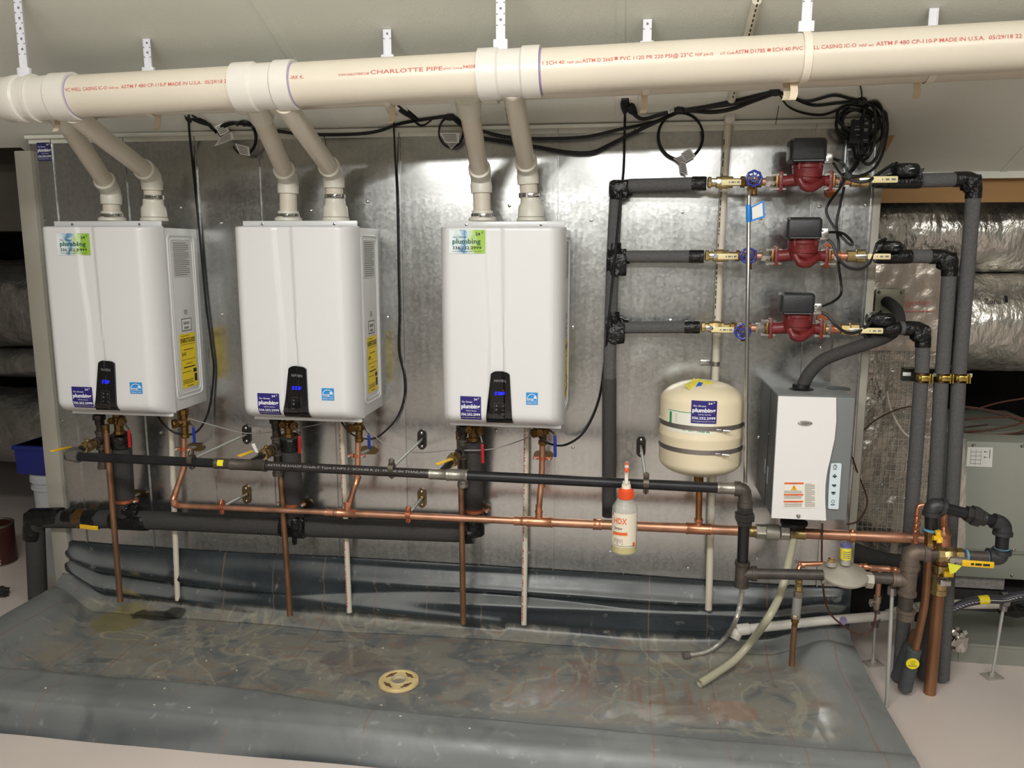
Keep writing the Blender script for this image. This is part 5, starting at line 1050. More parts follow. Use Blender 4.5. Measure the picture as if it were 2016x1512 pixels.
m=MB(); c=rc(580,345,Ye-.04); m.tube([rc(572,292,Ye-.04),c],[.0085,.0075],10); m.tube([rc(540,340,Ye-.04),c],[.008,.007],10); m.tube([c,rc(585,375,Ye-.045)],[.0085,.009],10); m.rev([(0,.010),(.008,.009)],c,-Y3,10); m.build('tee_handle',YEL,bv,label='yellow T handle')
# ---- copper risers at the right
t=thing('copper_riser','thick copper riser standing on the floor with brass valve and hose bib','copper pipe',P(1830,1365,-.21)); 
Yc=-.21
m=MB(); m.tube([P(1830,1365,Yc),P(1847,1170,Yc),P(1856,1070,Yc)],.0195,22); m.build('pipe',mt('long copper riser',(154,112,82),.42,metal=.8,var=.3,scale=12,stretch=(1,1,.3)),t)
m=MB(); a,b=P(1857,1076,Yc),P(1858,1036,Yc); m.between([(0,.0235),(.1,.0235),(.12,.0215),(.5,.021),(.55,.0235),(.62,.0235),(.66,.02),(1,.0125)],a,b,22); m.build('reducer',COPF,t)
m=MB(); m.tube([P(1858,1040,Yc),P(1858,985,Yc)],.0115,16); m.build('pipe',COPF,t)
m=MB(); a,b=P(1852,1110,Yc),P(1846,1170,Yc); m.between([(0,.019),(.02,.026),(.1,.026),(.12,.022),(.28,.022),(.3,.028),(.42,.028),(.45,.0255),(.75,.0255),(.8,.024),(.82,.027),(.97,.027),(1,.021)],a,b,20); bv=m.build('brass_valve',BRASS,t)
m=MB(); c=rc(610,640,Yc-.045); m.rev([(0,.015),(.018,.015),(.02,.018),(.028,.016)],c+Vector((-.0,.03,0)),Vector((.1,-1,0)),10); m.rbox(c+Vector((.004,-.006,.0)),(.034,.008,.02),.003); m.build('hose_bib',STEEL,bv)
m=MB(); m.tube([rc(640,560,Yc-.06),rc(655,590,Yc-.06)],.013,12); m.rbox(rc(645,585,Yc-.065),(.03,.008,.02),.003); m.build('yellow_cap',YEL,bv)
m=MB(); m.tube([cpx(1822),P(1853,1063,Yc)],r3,18); m.build('branch',COP,t)
t=thing('copper_riser','slim copper riser bending into a grey rubber sleeve with yellow oval tag','copper pipe',P(1782,1357,-.25))
Yc=-.27
q=PP([(1827,1100,Yc),(1821,1180,Yc),(1812,1230,-.26),(1801,1282,-.25)]); m=MB(); m.tube(catmull(q,6),.0125,16); m.build('pipe',mt('long copper riser',(0,0,0)),t)
m=MB(); m.between([(0,.0215),(.02,.0225),(.98,.0225),(1,.018)],P(1781,1357,-.235),P(1800.5,1277,-.25),20); sl=m.build('rubber_sleeve',SLEEVE,t)
c=rc(402,1193,-.272); m=MB(); m.prism([c+Vector((.021*math.cos(2*math.pi*k/24),.0,.019*math.sin(2*math.pi*k/24))) for k in range(24)],(0,.002,0)); tg=m.build('oval_tag',mt('yellow oval tag',(234,216,40),.5),sl)
m=MB()
for k,(tx,ww) in enumerate((('LOW',.014),('GAS',.013),('PRESSURE',.027))): m.text(tx,lambda u,v:c+Vector((u,-.0006,v)),-ww/2,ww/2,.0055-k*.0075,.0042,.01)
m.build('lettering',LB,tg)
t=thing('rubber_sleeve','plain grey rubber sleeve leaning beside the yellow tagged one','sleeve',P(1765,1335,-.16)); m=MB(); m.between([(0,.022),(.5,.021),(1,.018)],P(1766,1336,-.15),P(1791,1266,-.17),18); m.build('sleeve_tube',SLEEVE,t); m=MB(); m.tube([P(1790,1268,-.17),P(1800,1240,-.175)],.009,10); m.build('copper_core',COPD,t)
# small copper take-off near the manifold end
t=thing('copper_takeoff','slim bright copper take-off with rolled couplings looping over the iron pipe','copper pipe',P(1801,1078,-.24)); Yc=-.24
m=MB(); q=PP([(1801,1078,Yc),(1803,1045,Yc),(1806,1010,Yc),(1808,994,Yc),(1818,993,Yc),(1832,996,Yc)]); m.tube([q[0],q[2],P(1808,994,Yc),q[5]],.0082,14,bend=.03); m.build('pipe',COPF,t)
for (x,y) in ((1801.5,1070),(1803,1042),(1805,1030),(1806,1016)): m=MB(); coup(m,P(x,y,Yc),q[2]-q[0],.016,.0092,1.2); m.build('coupling',COPF,t)
# ---- humidifier feed line (small copper behind the regulator)
Yf=-.20
t=thing('feed_line','small copper feed line with water hammer arrestor and chrome stop','copper pipe',P(1559,1312,-.25))
m=MB(); m.tube([P(1572,1145,Yf-.03),P(1572,1111,Yf),P(1635,1109,Yf),P(1778,1124,Yf)],.0085,14,bend=.02); m.build('pipe',COPF,t)
for x,y in ((1578,1111),(1700,1115.5),(1758,1122)): m=MB(); coup(m,P(x,y,Yf),X3,.02,.0095,1.18); m.build('coupling',COPF,t)
m=MB(); coup(m,P(1732,1119.5,Yf),X3,.06,.0098,1.15); m.tube([P(1732,1120,Yf),P(1728,1176,Yf)],.0085,12); m.build('tee_fitting',COP,t)
m=MB(); a,b=P(1572.5,1140,Yf-.03),P(1572,1164,Yf-.032); m.between([(0,.009),(.05,.012),(.3,.012),(.35,.0105),(.5,.0105),(.55,.013),(.95,.013),(1,.011)],a,b,10); m.build('brass_coupling',BRASS,t)
m=MB(); a,b=P(1572,1162,Yf-.032),P(1566,1218,Yf-.04); m.between([(0,.013),(.03,.0165),(.14,.0165),(.17,.0145),(.85,.0145),(.88,.0165),(.98,.0165),(1,.012)],a,b,8); sv=m.build('arrestor_body',mt('nickel body',(170,158,140),.35,metal=.8),t)
m=MB(); m.between([(.25,.0150),(.26,.0153),(.84,.0153),(.85,.0150)],a,b,16); m.build('grey_label',mt('grey silver label',(140,138,134),.5),sv)
m=MB(); a,b=P(1566,1216,Yf-.04),P(1564,1234,Yf-.042); m.between([(0,.010),(.1,.013),(.5,.013),(.55,.010),(1,.0095)],a,b,8); m.build('nut',BRASSD,t)
m=MB(); m.tube([P(1564,1232,Yf-.042),P(1558.5,1311,Yf-.05)],.0098,14); m.build('tail_pipe',COPD,t)
m=MB(); a,b=P(1728.5,1172,Yf),P(1725,1200,Yf); m.between([(0,.010),(.05,.0125),(.5,.0125),(.55,.0105),(.9,.0105),(1,.007)],a,b,12); m.build('stop_valve',mt('nickel body',(0,0,0)),t)
c=P(1714,1187,Yf-.02); m=MB(); m.tube([P(1725,1186,Yf),c],.006,10); hc=c
for k in range(4): a=math.pi/2*k+.4; m.tube([hc,hc+Vector((.004,.012*math.cos(a),.014*math.sin(a)))],[.006,.0045],8)
m.build('chrome_handle',STEEL,t)
q=PP([(1724.5,1200,Yf),(1723,1218,Yf-.005),(1717,1240,Yf-.01),(1704,1249,Yf-.01),(1685,1246,Yf-.01),(1660,1232,Yf-.005),(1636,1210,Yf),(1625,1185,Yf),(1620,1150,Yf),(1618,1105,Yf),(1618,1070,Yf),(1619,1030,Yf+.02)]); t=thing('capillary_tube','thin brown tube drooping from the chrome stop up to the humidifier','tube',q[4]); m=MB(); m.spline(q,.0033,8); m.build('tube',COATW,t)
# ---- steel posts with plates
def post(bot,top,bY,tY,label,r=.0052,plate=True,mat=ZINC):
    b=PZ(*bot,FZ+.003); tp=P(*top,b.y+tY); t=thing('rod_stand',label,'rod stand',Vector((b.x,b.y,FZ)),'rod stands at the right')
    m=MB(); m.tube([Vector((b.x,b.y,FZ+.003)),tp],r,10); m.build('rod',mat,t)
    if plate:
        m=MB(); m.rbox((b.x,b.y,FZ+.003),(.062,.045,.005),.001,ax=(Vector((.95,.3,0)).normalized(),Vector((-.3,.95,0)).normalized(),Z3)); m.rev([(0,.011),(.01,.011),(.012,.008)],(b.x,b.y,FZ+.005),Z3,6); m.build('base_plate',mt('zinc plate',(176,168,160),.5,metal=.4),t)
    m=MB(); m.rev([(-.02,r*1.4),(-.018,r*2.4),(.006,r*2.4),(.01,r*1.6)],tp,Z3,10); m.rev([(-.01,.0215),(-.01,.0245),(.01,.0245),(.01,.0215)],tp+Z3*.022,X3,20) if plate else None; m.build('clamp',DARKS,t)
post((1719,1306),(1723,1224),0,0,'zinc rod stand with square plate holding the white pvc line')
post((1953,1331),(1976,1192),0,0,'zinc rod stand with square plate holding the dark conduit')
post((1745,1392),(1757,1160),0,0,'tall bare zinc rod standing under the gas pipe beside the pan',plate=False,r=.006)
# ---- white pvc line along the back and dark conduit
q=PP([(1456,1240,-.10),(1620,1222,-.06),(1760,1211,-.035)])
t=thing('drain_line','long white pvc line lying low across the right end of the pan','pvc pipe',q[0])
m=MB(); m.tube(q,.0168,18); m.build('pipe',PVCW,t)
m=MB(); d=(q[1]-q[0]).normalized(); m.rev([(-.012,.015),(-.01,.021),(.034,.021),(.036,.017)],q[0],d,20); m.tube([q[0]-d*.004,q[0]-d*.006+Vector((-.012,-.012,-.03))],[.019,.018],16); m.build('end_elbow',PVCW,t)
m=MB(); c=P(1658,1218.5,-.0565); m.prism([c+Vector((.013*math.cos(2*math.pi*k/16),-.0172,.016*math.sin(2*math.pi*k/16)*.95)) for k in range(16)],(0,.004,0)); m.build('purple_spot',PRIM,t)
m=MB(); c=P(1576,1227,-.068); m.rev([(0,.004),(.002,.003)],c-Y3*.017,-Y3,8); m.build('dark_spot',LB,t)
m=MB(); a,b=P(1748,1212,-.037),P(1800,1196,-.0); m.between([(0,.0172),(.02,.0215),(.4,.0215),(.42,.0185),(.98,.0185)],a,b,18); m.tube([b,P(1850,1190,.05),P(1976,1189,.1)],.0172,18); m.build('pipe',PVCW,t)
m=MB(); m.rev([(-.005,.0172),(-.005,.018),(.005,.018),(.005,.0172)],P(1974,1189,.1),X3,18); m.build('primer_ring',PRIM,t)
q=PP([(2120,1166,-.08),(2016,1172,-.08),(1975,1180,-.075),(1945,1180,-.08),(1905,1186,-.09),(1870,1201,-.1),(1838,1222,-.1),(1812,1248,-.1),(1797,1285,-.09),(1790,1330,-.07)])
t=thing('conduit_hose','dark slate conduit hose with yellow band arching to the right','conduit',q[-1]); m=MB(); m.tube(catmull(q,6),R(17,q[3]),16); m.build('hose',CONDUIT,t)
m=MB(); pts=catmull(q,6); cpts=pts[int(len(pts)*.34):int(len(pts)*.41)]; m.tube(cpts,R(17,q[3])*1.05,16); m.build('yellow_band',mt('yellow band',(236,212,30),.5),t)
m=MB(); rC=R(17,q[3])
for k in range(6,30): 
    a=pts[k]; 
    if k%1==0: m.rbox(a+Vector((0,-rC,.002)),(.008,.0015,.002),.0005)
m.build('dashed_print',PAPER,t)
# ================================================================== HOSES ON THE PAN
q=[P(1462,1150,-.34),P(1460,1170,-.335),P(1456,1195,-.33),P(1447,1225,-.34),PZ(1432,1250,.19),PZ(1412,1270,.15),PZ(1388,1284,.13),PZ(1352,1290,.125)]
t=thing('braided_hose','braided steel hose hanging from the gas tee onto the pan','hose',q[-1]-Z3*.01); m=MB(); m.tube(catmull(q,6),.0082,14); m.build('hose',mt('steel braid',(186,182,174),.4,metal=.55,var=.3,scale=200),t)
d=(q[-1]-q[-2]).normalized(); m=MB(); m.rev([(-.012,.009),(-.01,.0135),(.012,.0135),(.014,.011)],q[-1],d,10); m.build('end_nut',DARKS,t)
q=[P(1566,1034,-.17),P(1562,1060,-.17),P(1556,1090,-.17),P(1545,1140,-.19),P(1532,1180,-.22),P(1510,1220,-.27),PZ(1480,1262,.21),PZ(1448,1298,.15),PZ(1412,1324,.128),PZ(1378,1346,.12)]
t=thing('clear_hose','thick clear cream hose curling from the humidifier down to the pan','hose',q[-1]-Z3*.015); pts=catmull(q,6)
m=MB(); m.tube(pts,[.0135]*(len(pts)-6)+[.0142]*6,16,cap=False); m.tube(pts,.0105,14,cap=False); m.build('hose_wall',HOSE,t)
# ================================================================== MEMBRANE PAN
def lerp(a,b,t): return a+(b-a)*t
XA,XB=-2.335,.822
def front_y(x): return lerp(-.835,-.80,(x-XA)/(XB-XA))
def inner_y(x): return -.575-.055*sst(-1.25,-.75,x)
def left_in(y): return lerp(-2.16,-1.98,min(1,max(0,-y/.62)))
def right_in(y): return lerp(.50,.62,min(1,max(0,-y/.62)))
from mathutils import noise as NZ
def panz(x,y):
    z=FZ+.012+.006*NZ.noise((x*2.1,y*2.3,1))+.003*NZ.noise((x*6,y*7,4))
    fy=front_y(x); iy=inner_y(x)
    k=1-sst(iy-.10,iy,y); 
    z+=(.078+.006*NZ.noise((x*1.5,0,7)))*k-.012*(1-sst(fy+.0,fy+.05,y))
    li=left_in(y); k=1-sst(XA+.02,li,x); z=max(z,FZ+.012+.1*k+.01*k*NZ.noise((x*8,y*4,2)))
    ri=right_in(y); k=sst(ri,XB-.06,x); z=max(z,FZ+.012+.072*k+.008*k*NZ.noise((x*8,y*5,3)))
    # bulge fold at the right rear corner and the long wrinkle leading to it
    z+=.045*math.exp(-((x-.70)/.10)**2-((y+.14)/.07)**2)
    if x>-.3: z+=.022*sst(-.3,.4,x)*math.exp(-((y+.16-.10*(x+.3))/.035)**2)*(1-sst(.55,.8,x))
    return z
def ridge(x,y): return 0
mem=MB(); us=[XA+(XB-XA)*i/240 for i in range(241)]
rows=[]
def mfn(u,v): return Vector(rows[v](u))
# front apron
apron=[(0.0,.0),(.15,.0),(.3,.002),(.5,.006),(.7,.012),(.85,.02),(.95,.032)]
prof=[]
for h,o in apron:
    def f(x,h=h,o=o):
        fy=front_y(x); zt=panz(x,fy+.02); z=FZ+.001+(zt-FZ)*h
        return (x,fy-.055+.05*h+o*.5-.006*(1-h)*NZ.noise((x*3,h*2,9)),z)
    prof.append(f)
ny=70
for j in range(ny+1):
    s=j/ny
    def f(x,s=s):
        y=lerp(front_y(x)+.012,-.075,s); return (x,y,panz(x,y))
    prof.append(f)
# cove and upstand with horizontal folds
TOPZ=.367
for j in range(1,61):
    s=j/60
    def f(x,s=s):
        xx=(x-XA)/(XB-XA); z0=panz(x,-.075); a=min(1,s/.25); tap=sst(0,.09,x-XA)*sst(0,.05,XB-x)
        cov=.075*(1-a)**2
        z=lerp(z0,TOPZ-.004*math.sin(x*3.1)-.006*NZ.noise((x*1.3,0,5)),s**1.12)
        fold=.05*math.sin(7.5*s+1.4*xx+2.1*math.sin(2.2*xx+1)+1.3*NZ.noise((x*.9,s*2,3)))*(s*(1-s)*4)**.7
        diag=.02*math.exp(-((s-.75+.9*(xx))/.10)**2)+.018*math.exp(-((s-.45+1.1*(xx))/.07)**2) if xx<.6 else 0
        blg=.016*math.exp(-((s-.36-.25*xx)/.08)**2)*sst(.35,.6,xx)+.014*math.exp(-((s-.70-.02*xx)/.05)**2)*sst(.3,.5,xx)*(1-sst(.8,1,xx))
        return (x,min(-.010,-cov-.012*(1-s)-tap*(abs(fold)*.55+diag+blg)-.010),z)
    prof.append(f)
V=[Vector(f(x)) for f in prof for x in us]; n=len(us)
mem.add(V,[(j*n+i,j*n+i+1,(j+1)*n+i+1,(j+1)*n+i) for j in range(len(prof)-1) for i in range(n-1)])
# side skirts down to the floor
for xi,xo in ((0,-.012),(n-1,.012)):
    col=[V[j*n+xi] for j in range(7,7+ny+1)]; k=len(mem.v); mem.v+=col+[Vector((p.x+xo,p.y,FZ+.001)) for p in col]; L=len(col)
    for j in range(L-1): mem.f.append((k+j,k+j+1,k+j+1+L,k+j+L) if xi==0 else (k+j+1,k+j,k+j+L,k+j+1+L)); mem.sm.append(True)
def memmat():
    m=bpy.data.materials.new('grey membrane'); m.use_nodes=True; N=m.node_tree.nodes; L=m.node_tree.links; b=N['Principled BSDF']
    g=N.new('ShaderNodeNewGeometry'); pos=g.outputs['Position']; sep=N.new('ShaderNodeSeparateXYZ'); L.new(pos,sep.inputs[0])
    def noise(sc,det=5,dist=0,vec=None):
        n=N.new('ShaderNodeTexNoise'); n.inputs['Scale'].default_value=sc; n.inputs['Detail'].default_value=det; n.inputs['Distortion'].default_value=dist; L.new(vec or pos,n.inputs['Vector']); return n.outputs['Fac']
    def math_(op,a,b_=None,c=None,clamp=False):
        n=N.new('ShaderNodeMath'); n.operation=op; n.use_clamp=clamp
        for i,v in enumerate((a,b_,c)):
            if v is None: continue
            if isinstance(v,(int,float)): n.inputs[i].default_value=v
            else: L.new(v,n.inputs[i])
        return n.outputs[0]
    def rng(v,a,b_,c=0,d=1):
        n=N.new('ShaderNodeMapRange'); n.interpolation_type='SMOOTHSTEP'; L.new(v,n.inputs[0]); n.inputs[1].default_value=a; n.inputs[2].default_value=b_; n.inputs[3].default_value=c; n.inputs[4].default_value=d; return n.outputs[0]
    def mix(f,a,b_):
        n=N.new('ShaderNodeMix'); n.data_type='RGBA'; 
        if isinstance(f,(int,float)): n.inputs[0].default_value=f
        else: L.new(f,n.inputs[0])
        for i,v in ((6,a),(7,b_)):
            if isinstance(v,tuple): n.inputs[i].default_value=(*[lin(q) for q in v],1)
            else: L.new(v,n.inputs[i])
        return n.outputs[2]
    X,Y,Z=sep.outputs[0],sep.outputs[1],sep.outputs[2]
    n1=noise(2.2,6,.6); n2=noise(7,8,1.2); n3=noise(26,6,.4)
    mps=N.new('ShaderNodeMapping'); mps.inputs['Scale'].default_value=(4,14,8); mps.inputs['Rotation'].default_value=(0,0,.25); L.new(pos,mps.inputs[0]); n4=noise(1.0,7,1.5,mps.outputs[0])
    gn_=N.new('ShaderNodeSeparateXYZ'); L.new(g.outputs['Normal'],gn_.inputs[0]); dust_shade=math_('MULTIPLY',rng(gn_.outputs[2],.25,.85),rng(n2,.25,.5,.7,1))  # up-facing rubber lighter, upright folds darker: settled dust plus painted shade
    col=mix(dust_shade,mix(rng(n1,.35,.65),(40,46,50),(54,60,64)),mix(rng(n1,.35,.65),(106,109,109),(124,126,125)))
    # dried residue only where water stood: the low pan bed
    low=math_('MULTIPLY',rng(Z,.165,.12),rng(Y,-.60,-.54))
    col=mix(math_('MULTIPLY',math_('MULTIPLY',low,rng(n2,.40,.58)),.75),col,(136,132,120))
    col=mix(math_('MULTIPLY',math_('MULTIPLY',low,rng(n4,.53,.66)),.55),col,(134,110,94))
    col=mix(math_('MULTIPLY',math_('MULTIPLY',low,rng(n4,.40,.30)),.6),col,(78,84,86))
    # tide lines
    tide=math_('SUBTRACT',1.0,math_('MULTIPLY',math_('ABSOLUTE',math_('SUBTRACT',n1,.52)),70),None,True)
    col=mix(math_('MULTIPLY',math_('MULTIPLY',tide,low),.55),col,(166,162,142))
    mpx=N.new('ShaderNodeMapping'); mpx.inputs['Scale'].default_value=(38,3.5,1); L.new(pos,mpx.inputs[0]); n5=noise(1.0,4,.3,mpx.outputs[0])
    q=PZ(1190,1365,FZ+.012); d_=math_('MULTIPLY',math_('SUBTRACT',X,q.x),1.6); e__=math_('MULTIPLY',math_('SUBTRACT',Y,q.y),5.5); ar=rng(math_('SQRT',math_('ADD',math_('MULTIPLY',d_,d_),math_('MULTIPLY',e__,e__))),1.0,.4)
    col=mix(math_('MULTIPLY',math_('MULTIPLY',ar,rng(n5,.50,.62)),.55),col,(136,98,82))
    col=mix(math_('MULTIPLY',math_('MULTIPLY',low,rng(n3,.56,.66)),.5),col,(150,140,124))
    # light scuffs
    col=mix(math_('MULTIPLY',rng(n3,.62,.74),.45),col,(154,156,152))
    def blob(cx,cy,rx,ry,ns,amp,lo=1.0,hi=.7):
        a=math_('DIVIDE',math_('SUBTRACT',X,cx),rx); b_=math_('DIVIDE',math_('SUBTRACT',Y,cy),ry)
        d=math_('SQRT',math_('ADD',math_('MULTIPLY',a,a),math_('MULTIPLY',b_,b_))); d=math_('ADD',d,math_('MULTIPLY',math_('SUBTRACT',ns,.5),amp)); return rng(d,lo,hi)
    for (px,py,rx,ry,colr,f,amp) in ((235,1225,.13,.12,(134,126,84),.8,1.6),(300,1215,.10,.035,(46,44,36),.85,1.6),(345,1212,.05,.03,(34,32,28),.8,1.4),(1440,1398,.10,.06,(146,112,90),.6,1.5),(1350,1400,.12,.07,(118,100,84),.5,1.8),(1120,1360,.14,.07,(116,98,86),.5,2),(700,1300,.16,.10,(104,86,78),.4,2.2),(110,1290,.05,.06,(140,132,112),.6,1.4)):
        q=PZ(px,py,FZ+.012); col=mix(math_('MULTIPLY',blob(q.x,q.y,rx,ry,n2,amp),f),col,colr)
    q=PZ(245,1254,FZ+.012); bl=blob(q.x,q.y,.115,.035,n2,1.0,1.0,.93); bl2=blob(q.x,q.y,.115,.035,n2,1.0,.86,.79)
    col=mix(math_('MULTIPLY',math_('SUBTRACT',bl,bl2,None,True),.8),col,(164,158,128))
    # faint brown roll marks every ~20 cm across the sheet
    fx=math_('FRACT',math_('MULTIPLY',math_('ADD',X,math_('MULTIPLY',n2,.012)),4.7)); ln=math_('MULTIPLY',rng(math_('ABSOLUTE',math_('SUBTRACT',fx,.5)),.016,.006),.6)
    col=mix(math_('MULTIPLY',ln,rng(n1,.42,.56)),col,(126,98,86))
    L.new(col,b.inputs['Base Color'])
    # puddles: smooth water film
    wet=math_('MULTIPLY',low,rng(n1,.56,.60))
    rough=math_('ADD',math_('MULTIPLY',math_('SUBTRACT',n2,.5),.3),math_('MULTIPLY_ADD',dust_shade,.16,.27))
    ro=N.new('ShaderNodeMix'); ro.data_type='FLOAT'; L.new(wet,ro.inputs[0]); L.new(rough,ro.inputs[2]); ro.inputs[3].default_value=.12; L.new(ro.outputs[0],b.inputs['Roughness'])
    b.inputs['Specular IOR Level'].default_value=.55
    bp=N.new('ShaderNodeBump'); bp.inputs['Strength'].default_value=.12; bp.inputs['Distance'].default_value=.004; L.new(n3,bp.inputs['Height']); L.new(bp.outputs[0],b.inputs['Normal'])
    return m
mo=mem.build('membrane_pan',memmat(),sharp=80); tag(mo,'dark grey rubber membrane pan covering the floor below the heaters','drain pan')
# membrane fastener heads and specks of plaster
m=MB(); rn=random.Random(21)
for k in range(24):
    x=rn.uniform(-1.9,.6); y=rn.uniform(-.82,-.2); z=panz(x,max(y,front_y(x)+.02)); m.crumple((x,max(y,front_y(x)+.02),z+.0015),rn.uniform(.0015,.004),rn.uniform(.0015,.003),.0012,.4,k)
m.build('plaster_specks',mt('plaster speck',(210,204,186),.7),mo,kind='stuff')
# drain flange
c=PZ(785,1340,FZ+.02); c.z=panz(c.x,c.y)+.001
t=thing('drain_flange','yellowed round plastic drain flange set in the rubber pan','drain',c)
m=MB(); Rd=R(80,c)
m.rev([(0,Rd),(.006,Rd),(.010,Rd*.96),(.0105,Rd*.84),(.0075,Rd*.82),(.0075,Rd*.45),(.009,Rd*.42),(.009,Rd*.36),(.002,Rd*.35),(-.004,Rd*.33),(-.004,.002)],c,Z3,48,cap=False); m.build('flange_ring',mt('yellowed abs plastic',(214,190,136),.45,var=.12,scale=30),t)
m=MB(); m.rev([(.0092,Rd*.44),(.0105,Rd*.42),(.0105,Rd*.36),(.003,Rd*.345)],c,Z3,40,cap=False); m.build('throat_ring',mt('pale drain throat',(196,184,156),.5),t)
for k in range(4):
    a=math.pi/4+k*math.pi/2+.1; q=c+Vector((math.cos(a),math.sin(a),0))*Rd*.64+Z3*.0078; tx=Vector((-math.sin(a),math.cos(a),0)); ry_=Vector((math.cos(a),math.sin(a),0))
    m=MB(); m.prism([q+tx*x+ry_*y for x,y in ((-.022,-.003),(-.01,-.003),(-.006,-.008),(.006,-.008),(.012,-.003),(.022,-.003),(.022,.003),(.012,.004),(.004,.008),(-.006,.008),(-.012,.004),(-.022,.003))],(0,0,.0008)); m.build('bolt_slot',mt('dark slot',(104,78,56),.7),t)
m=MB(); m.rev([(.0,Rd*.34),(.0005,.001)],c+Z3*.0,Z3,24); m.build('drain_grate',mt('dull drain bottom',(138,132,118),.5),t)
# ================================================================== SPRAY BOTTLE
Yb=-.425
def bp(cx,cy,Y=Yb): return P(1160+cx/3.78,720+cy/3.78,Y)
b0=bp(258,1385); zt=bp(262,960).z; xb=b0.x
t=thing('spray_bottle','part-full spray bottle with orange cap hooked on the gas main','spray bottle',b0)
def zz(cy): return bp(260,cy).z
rb=R(50,b0)
prof=[(0,rb*.86),(.006,rb),(zz(1330)-b0.z,rb),(zz(1070)-b0.z,rb),(zz(1045)-b0.z,rb*.97),(zz(1020)-b0.z,rb*.80),(zz(1000)-b0.z,rb*.66),(zz(985)-b0.z,rb*.62)]
m=MB(); m.rev(prof,b0,Z3,32); m.build('bottle',mt('translucent bottle',(222,222,212),.22,trans=.2,alpha=.4),t)
zl=zz(1305)-b0.z; m=MB(); m.rev([(.003,rb*.82),(.008,rb*.965),(zl,rb*.965),(zl+.001,rb*.5)],b0,Z3,32); m.build('yellow_liquid',mt('yellow liquid',(222,204,60),.2,trans=.2),t)
def bl(a,z,e=.001): return Vector((xb,Yb,0))+Vector((math.sin(a)*(rb+e),-math.cos(a)*(rb+e),z))
z0_,z1_=zz(1322),zz(1075)
m=MB(); m.grid(lambda u,v:bl(-1.25+2.3*u,z0_+(z1_-z0_)*v),[i/14 for i in range(15)],[0,1]); lab=m.build('bottle_label',mt('cream bottle label',(226,216,196),.5),t)
lm=lambda u,v:bl(-1.25+2.3*u,z0_+(z1_-z0_)*v,.0016)
m=MB(); m.text('HDX',lm,.16,.62,.70,.17,.02); m.grid(lambda u,v:lm(.12+.52*u,.35+.09*v+.02*u),[i/6 for i in range(7)],[0,1],False); m.grid(lambda u,v:lm(.84+.1*u,.02+.13*v),[0,1],[0,1],False)
m.build('orange_print',ORANGE,lab,kind='stuff')
m=MB(); m.text('Sprayer',lm,.18,.48,.53,.075,.01); m.grid(lambda u,v:lm(.08+.9*u,.04+.012*v),[i/8 for i in range(9)],[0,1],False)
for k in range(3): m.tube([lm(.2+k*.11,.14),lm(.2+k*.11,.24),lm(.26+k*.11,.24),lm(.26+k*.11,.14)],.0006,5)
for k in range(4): m.grid(lambda u,v:lm(.1+.4*u,.08+k*.012+.004*v),[0,.5,1],[0,1],False)
for (u0,v0,u1,v1) in ((.06,.9,.1,1.1),(.30,1.0,.36,1.03),(.1,.3,.12,.36)): m.grid(lambda u,v:lm(u0+(u1-u0)*u,min(1,v0)+(min(1.0,v1)-min(1,v0))*v),[0,1],[0,1],False)
m.build('dark_print',LB,lab)
m=MB(); c=Vector((xb+.002,Yb,zz(985))); hgt=zz(910)-zz(985); m.rev([(0,rb*.56),(hgt*.1,rb*.6),(hgt*.8,rb*.56),(hgt,rb*.42)],c,Z3,24)
for k in range(24): a=2*math.pi*k/24; m.box(c+Vector((math.cos(a)*rb*.59,math.sin(a)*rb*.59,hgt*.45)),(.0018,.0018,hgt*.7))
m.build('orange_collar',mt('orange plastic',(226,84,40),.4),t)
m=MB(); c=Vector((xb+.002,Yb,zz(912))); m.rev([(0,.0145),(.012,.0145),(.014,.012),(zz(860)-zz(912),.0115)],c,Z3,16); m.rbox((xb+.002,Yb-.004,(zz(872)+zz(735))/2),(.0125,.04,zz(735)-zz(872)),.005); m.rbox((xb+.002,Yb-.012,(zz(735)+zz(760))/2),(.0135,.075,.022),.005); m.build('trigger_head',mt('ivory white plastic',(236,228,212),.4),t)
m=MB(); m.rev([(0,.0075),(.012,.007),(.013,.005)],Vector((xb+.002,Yb-.046,zz(742))),-Y3,12); m.rbox((xb+.002,Yb+.024,zz(800)),(.011,.010,.06),.004,ax=(X3,Vector((0,.95,-.3)),Vector((0,.3,.95)))); m.rbox((xb+.002,Yb-.012,zz(726)),(.0105,.03,.012),.004); m.build('orange_trigger',mt('orange plastic',(0,0,0)),t)
# ================================================================== CORDS
def PC(l,Y=-.02,off=.009):   # as PP, but never behind the sheet wall or above the sloped ceiling
    r_=[]
    for q in l:
        d=ray(q[0],q[1]); t1=((q[2] if len(q)>2 else Y)-EYE.y)/d.y; dn=d.z+.42*d.y; t2=(CZ0-off*1.1-.42*EYE.y-EYE.z)/dn if dn>1e-6 else 9
        r_.append(EYE+d*min(t1,t2))
    return r_
def cord(label,pts,r,name='power_cord',plug=None,k=6,cat='cord',group=None,flat=None,mat=CORD):
    q=PC(pts,-.02); t=thing(name,label,cat,min(q,key=lambda v:v.z),group); m=MB(); m.tube(catmull(q,k),r,8,flat=flat); m.build('cable',mat,t)
    if plug:
        a,b=plug; a=P(*a); b=P(*b); m=MB(); m.between([(0,.010),(.15,.016),(.55,.015),(.8,.010),(1,.007)],a,b,12); m.rbox(a,(.026,.02,.02),.004); m.build('plug',CORD,t)
    return t
cord('black power cord hanging from outlet and looping under the leftmost water heater',[(372,222,-.10),(372,250,-.05),(378,310,-.012),(386,390,-.01),(394,470,-.012),(404,580,-.012),(416,680,-.012),(421,730,-.012),(413,800,-.02),(398,838,-.05),(377,855,-.09),(345,852,-.13),(322,835,-.14),(308,814,-.13)],.0042,plug=((372,224,-.11),(373,240,-.07)))
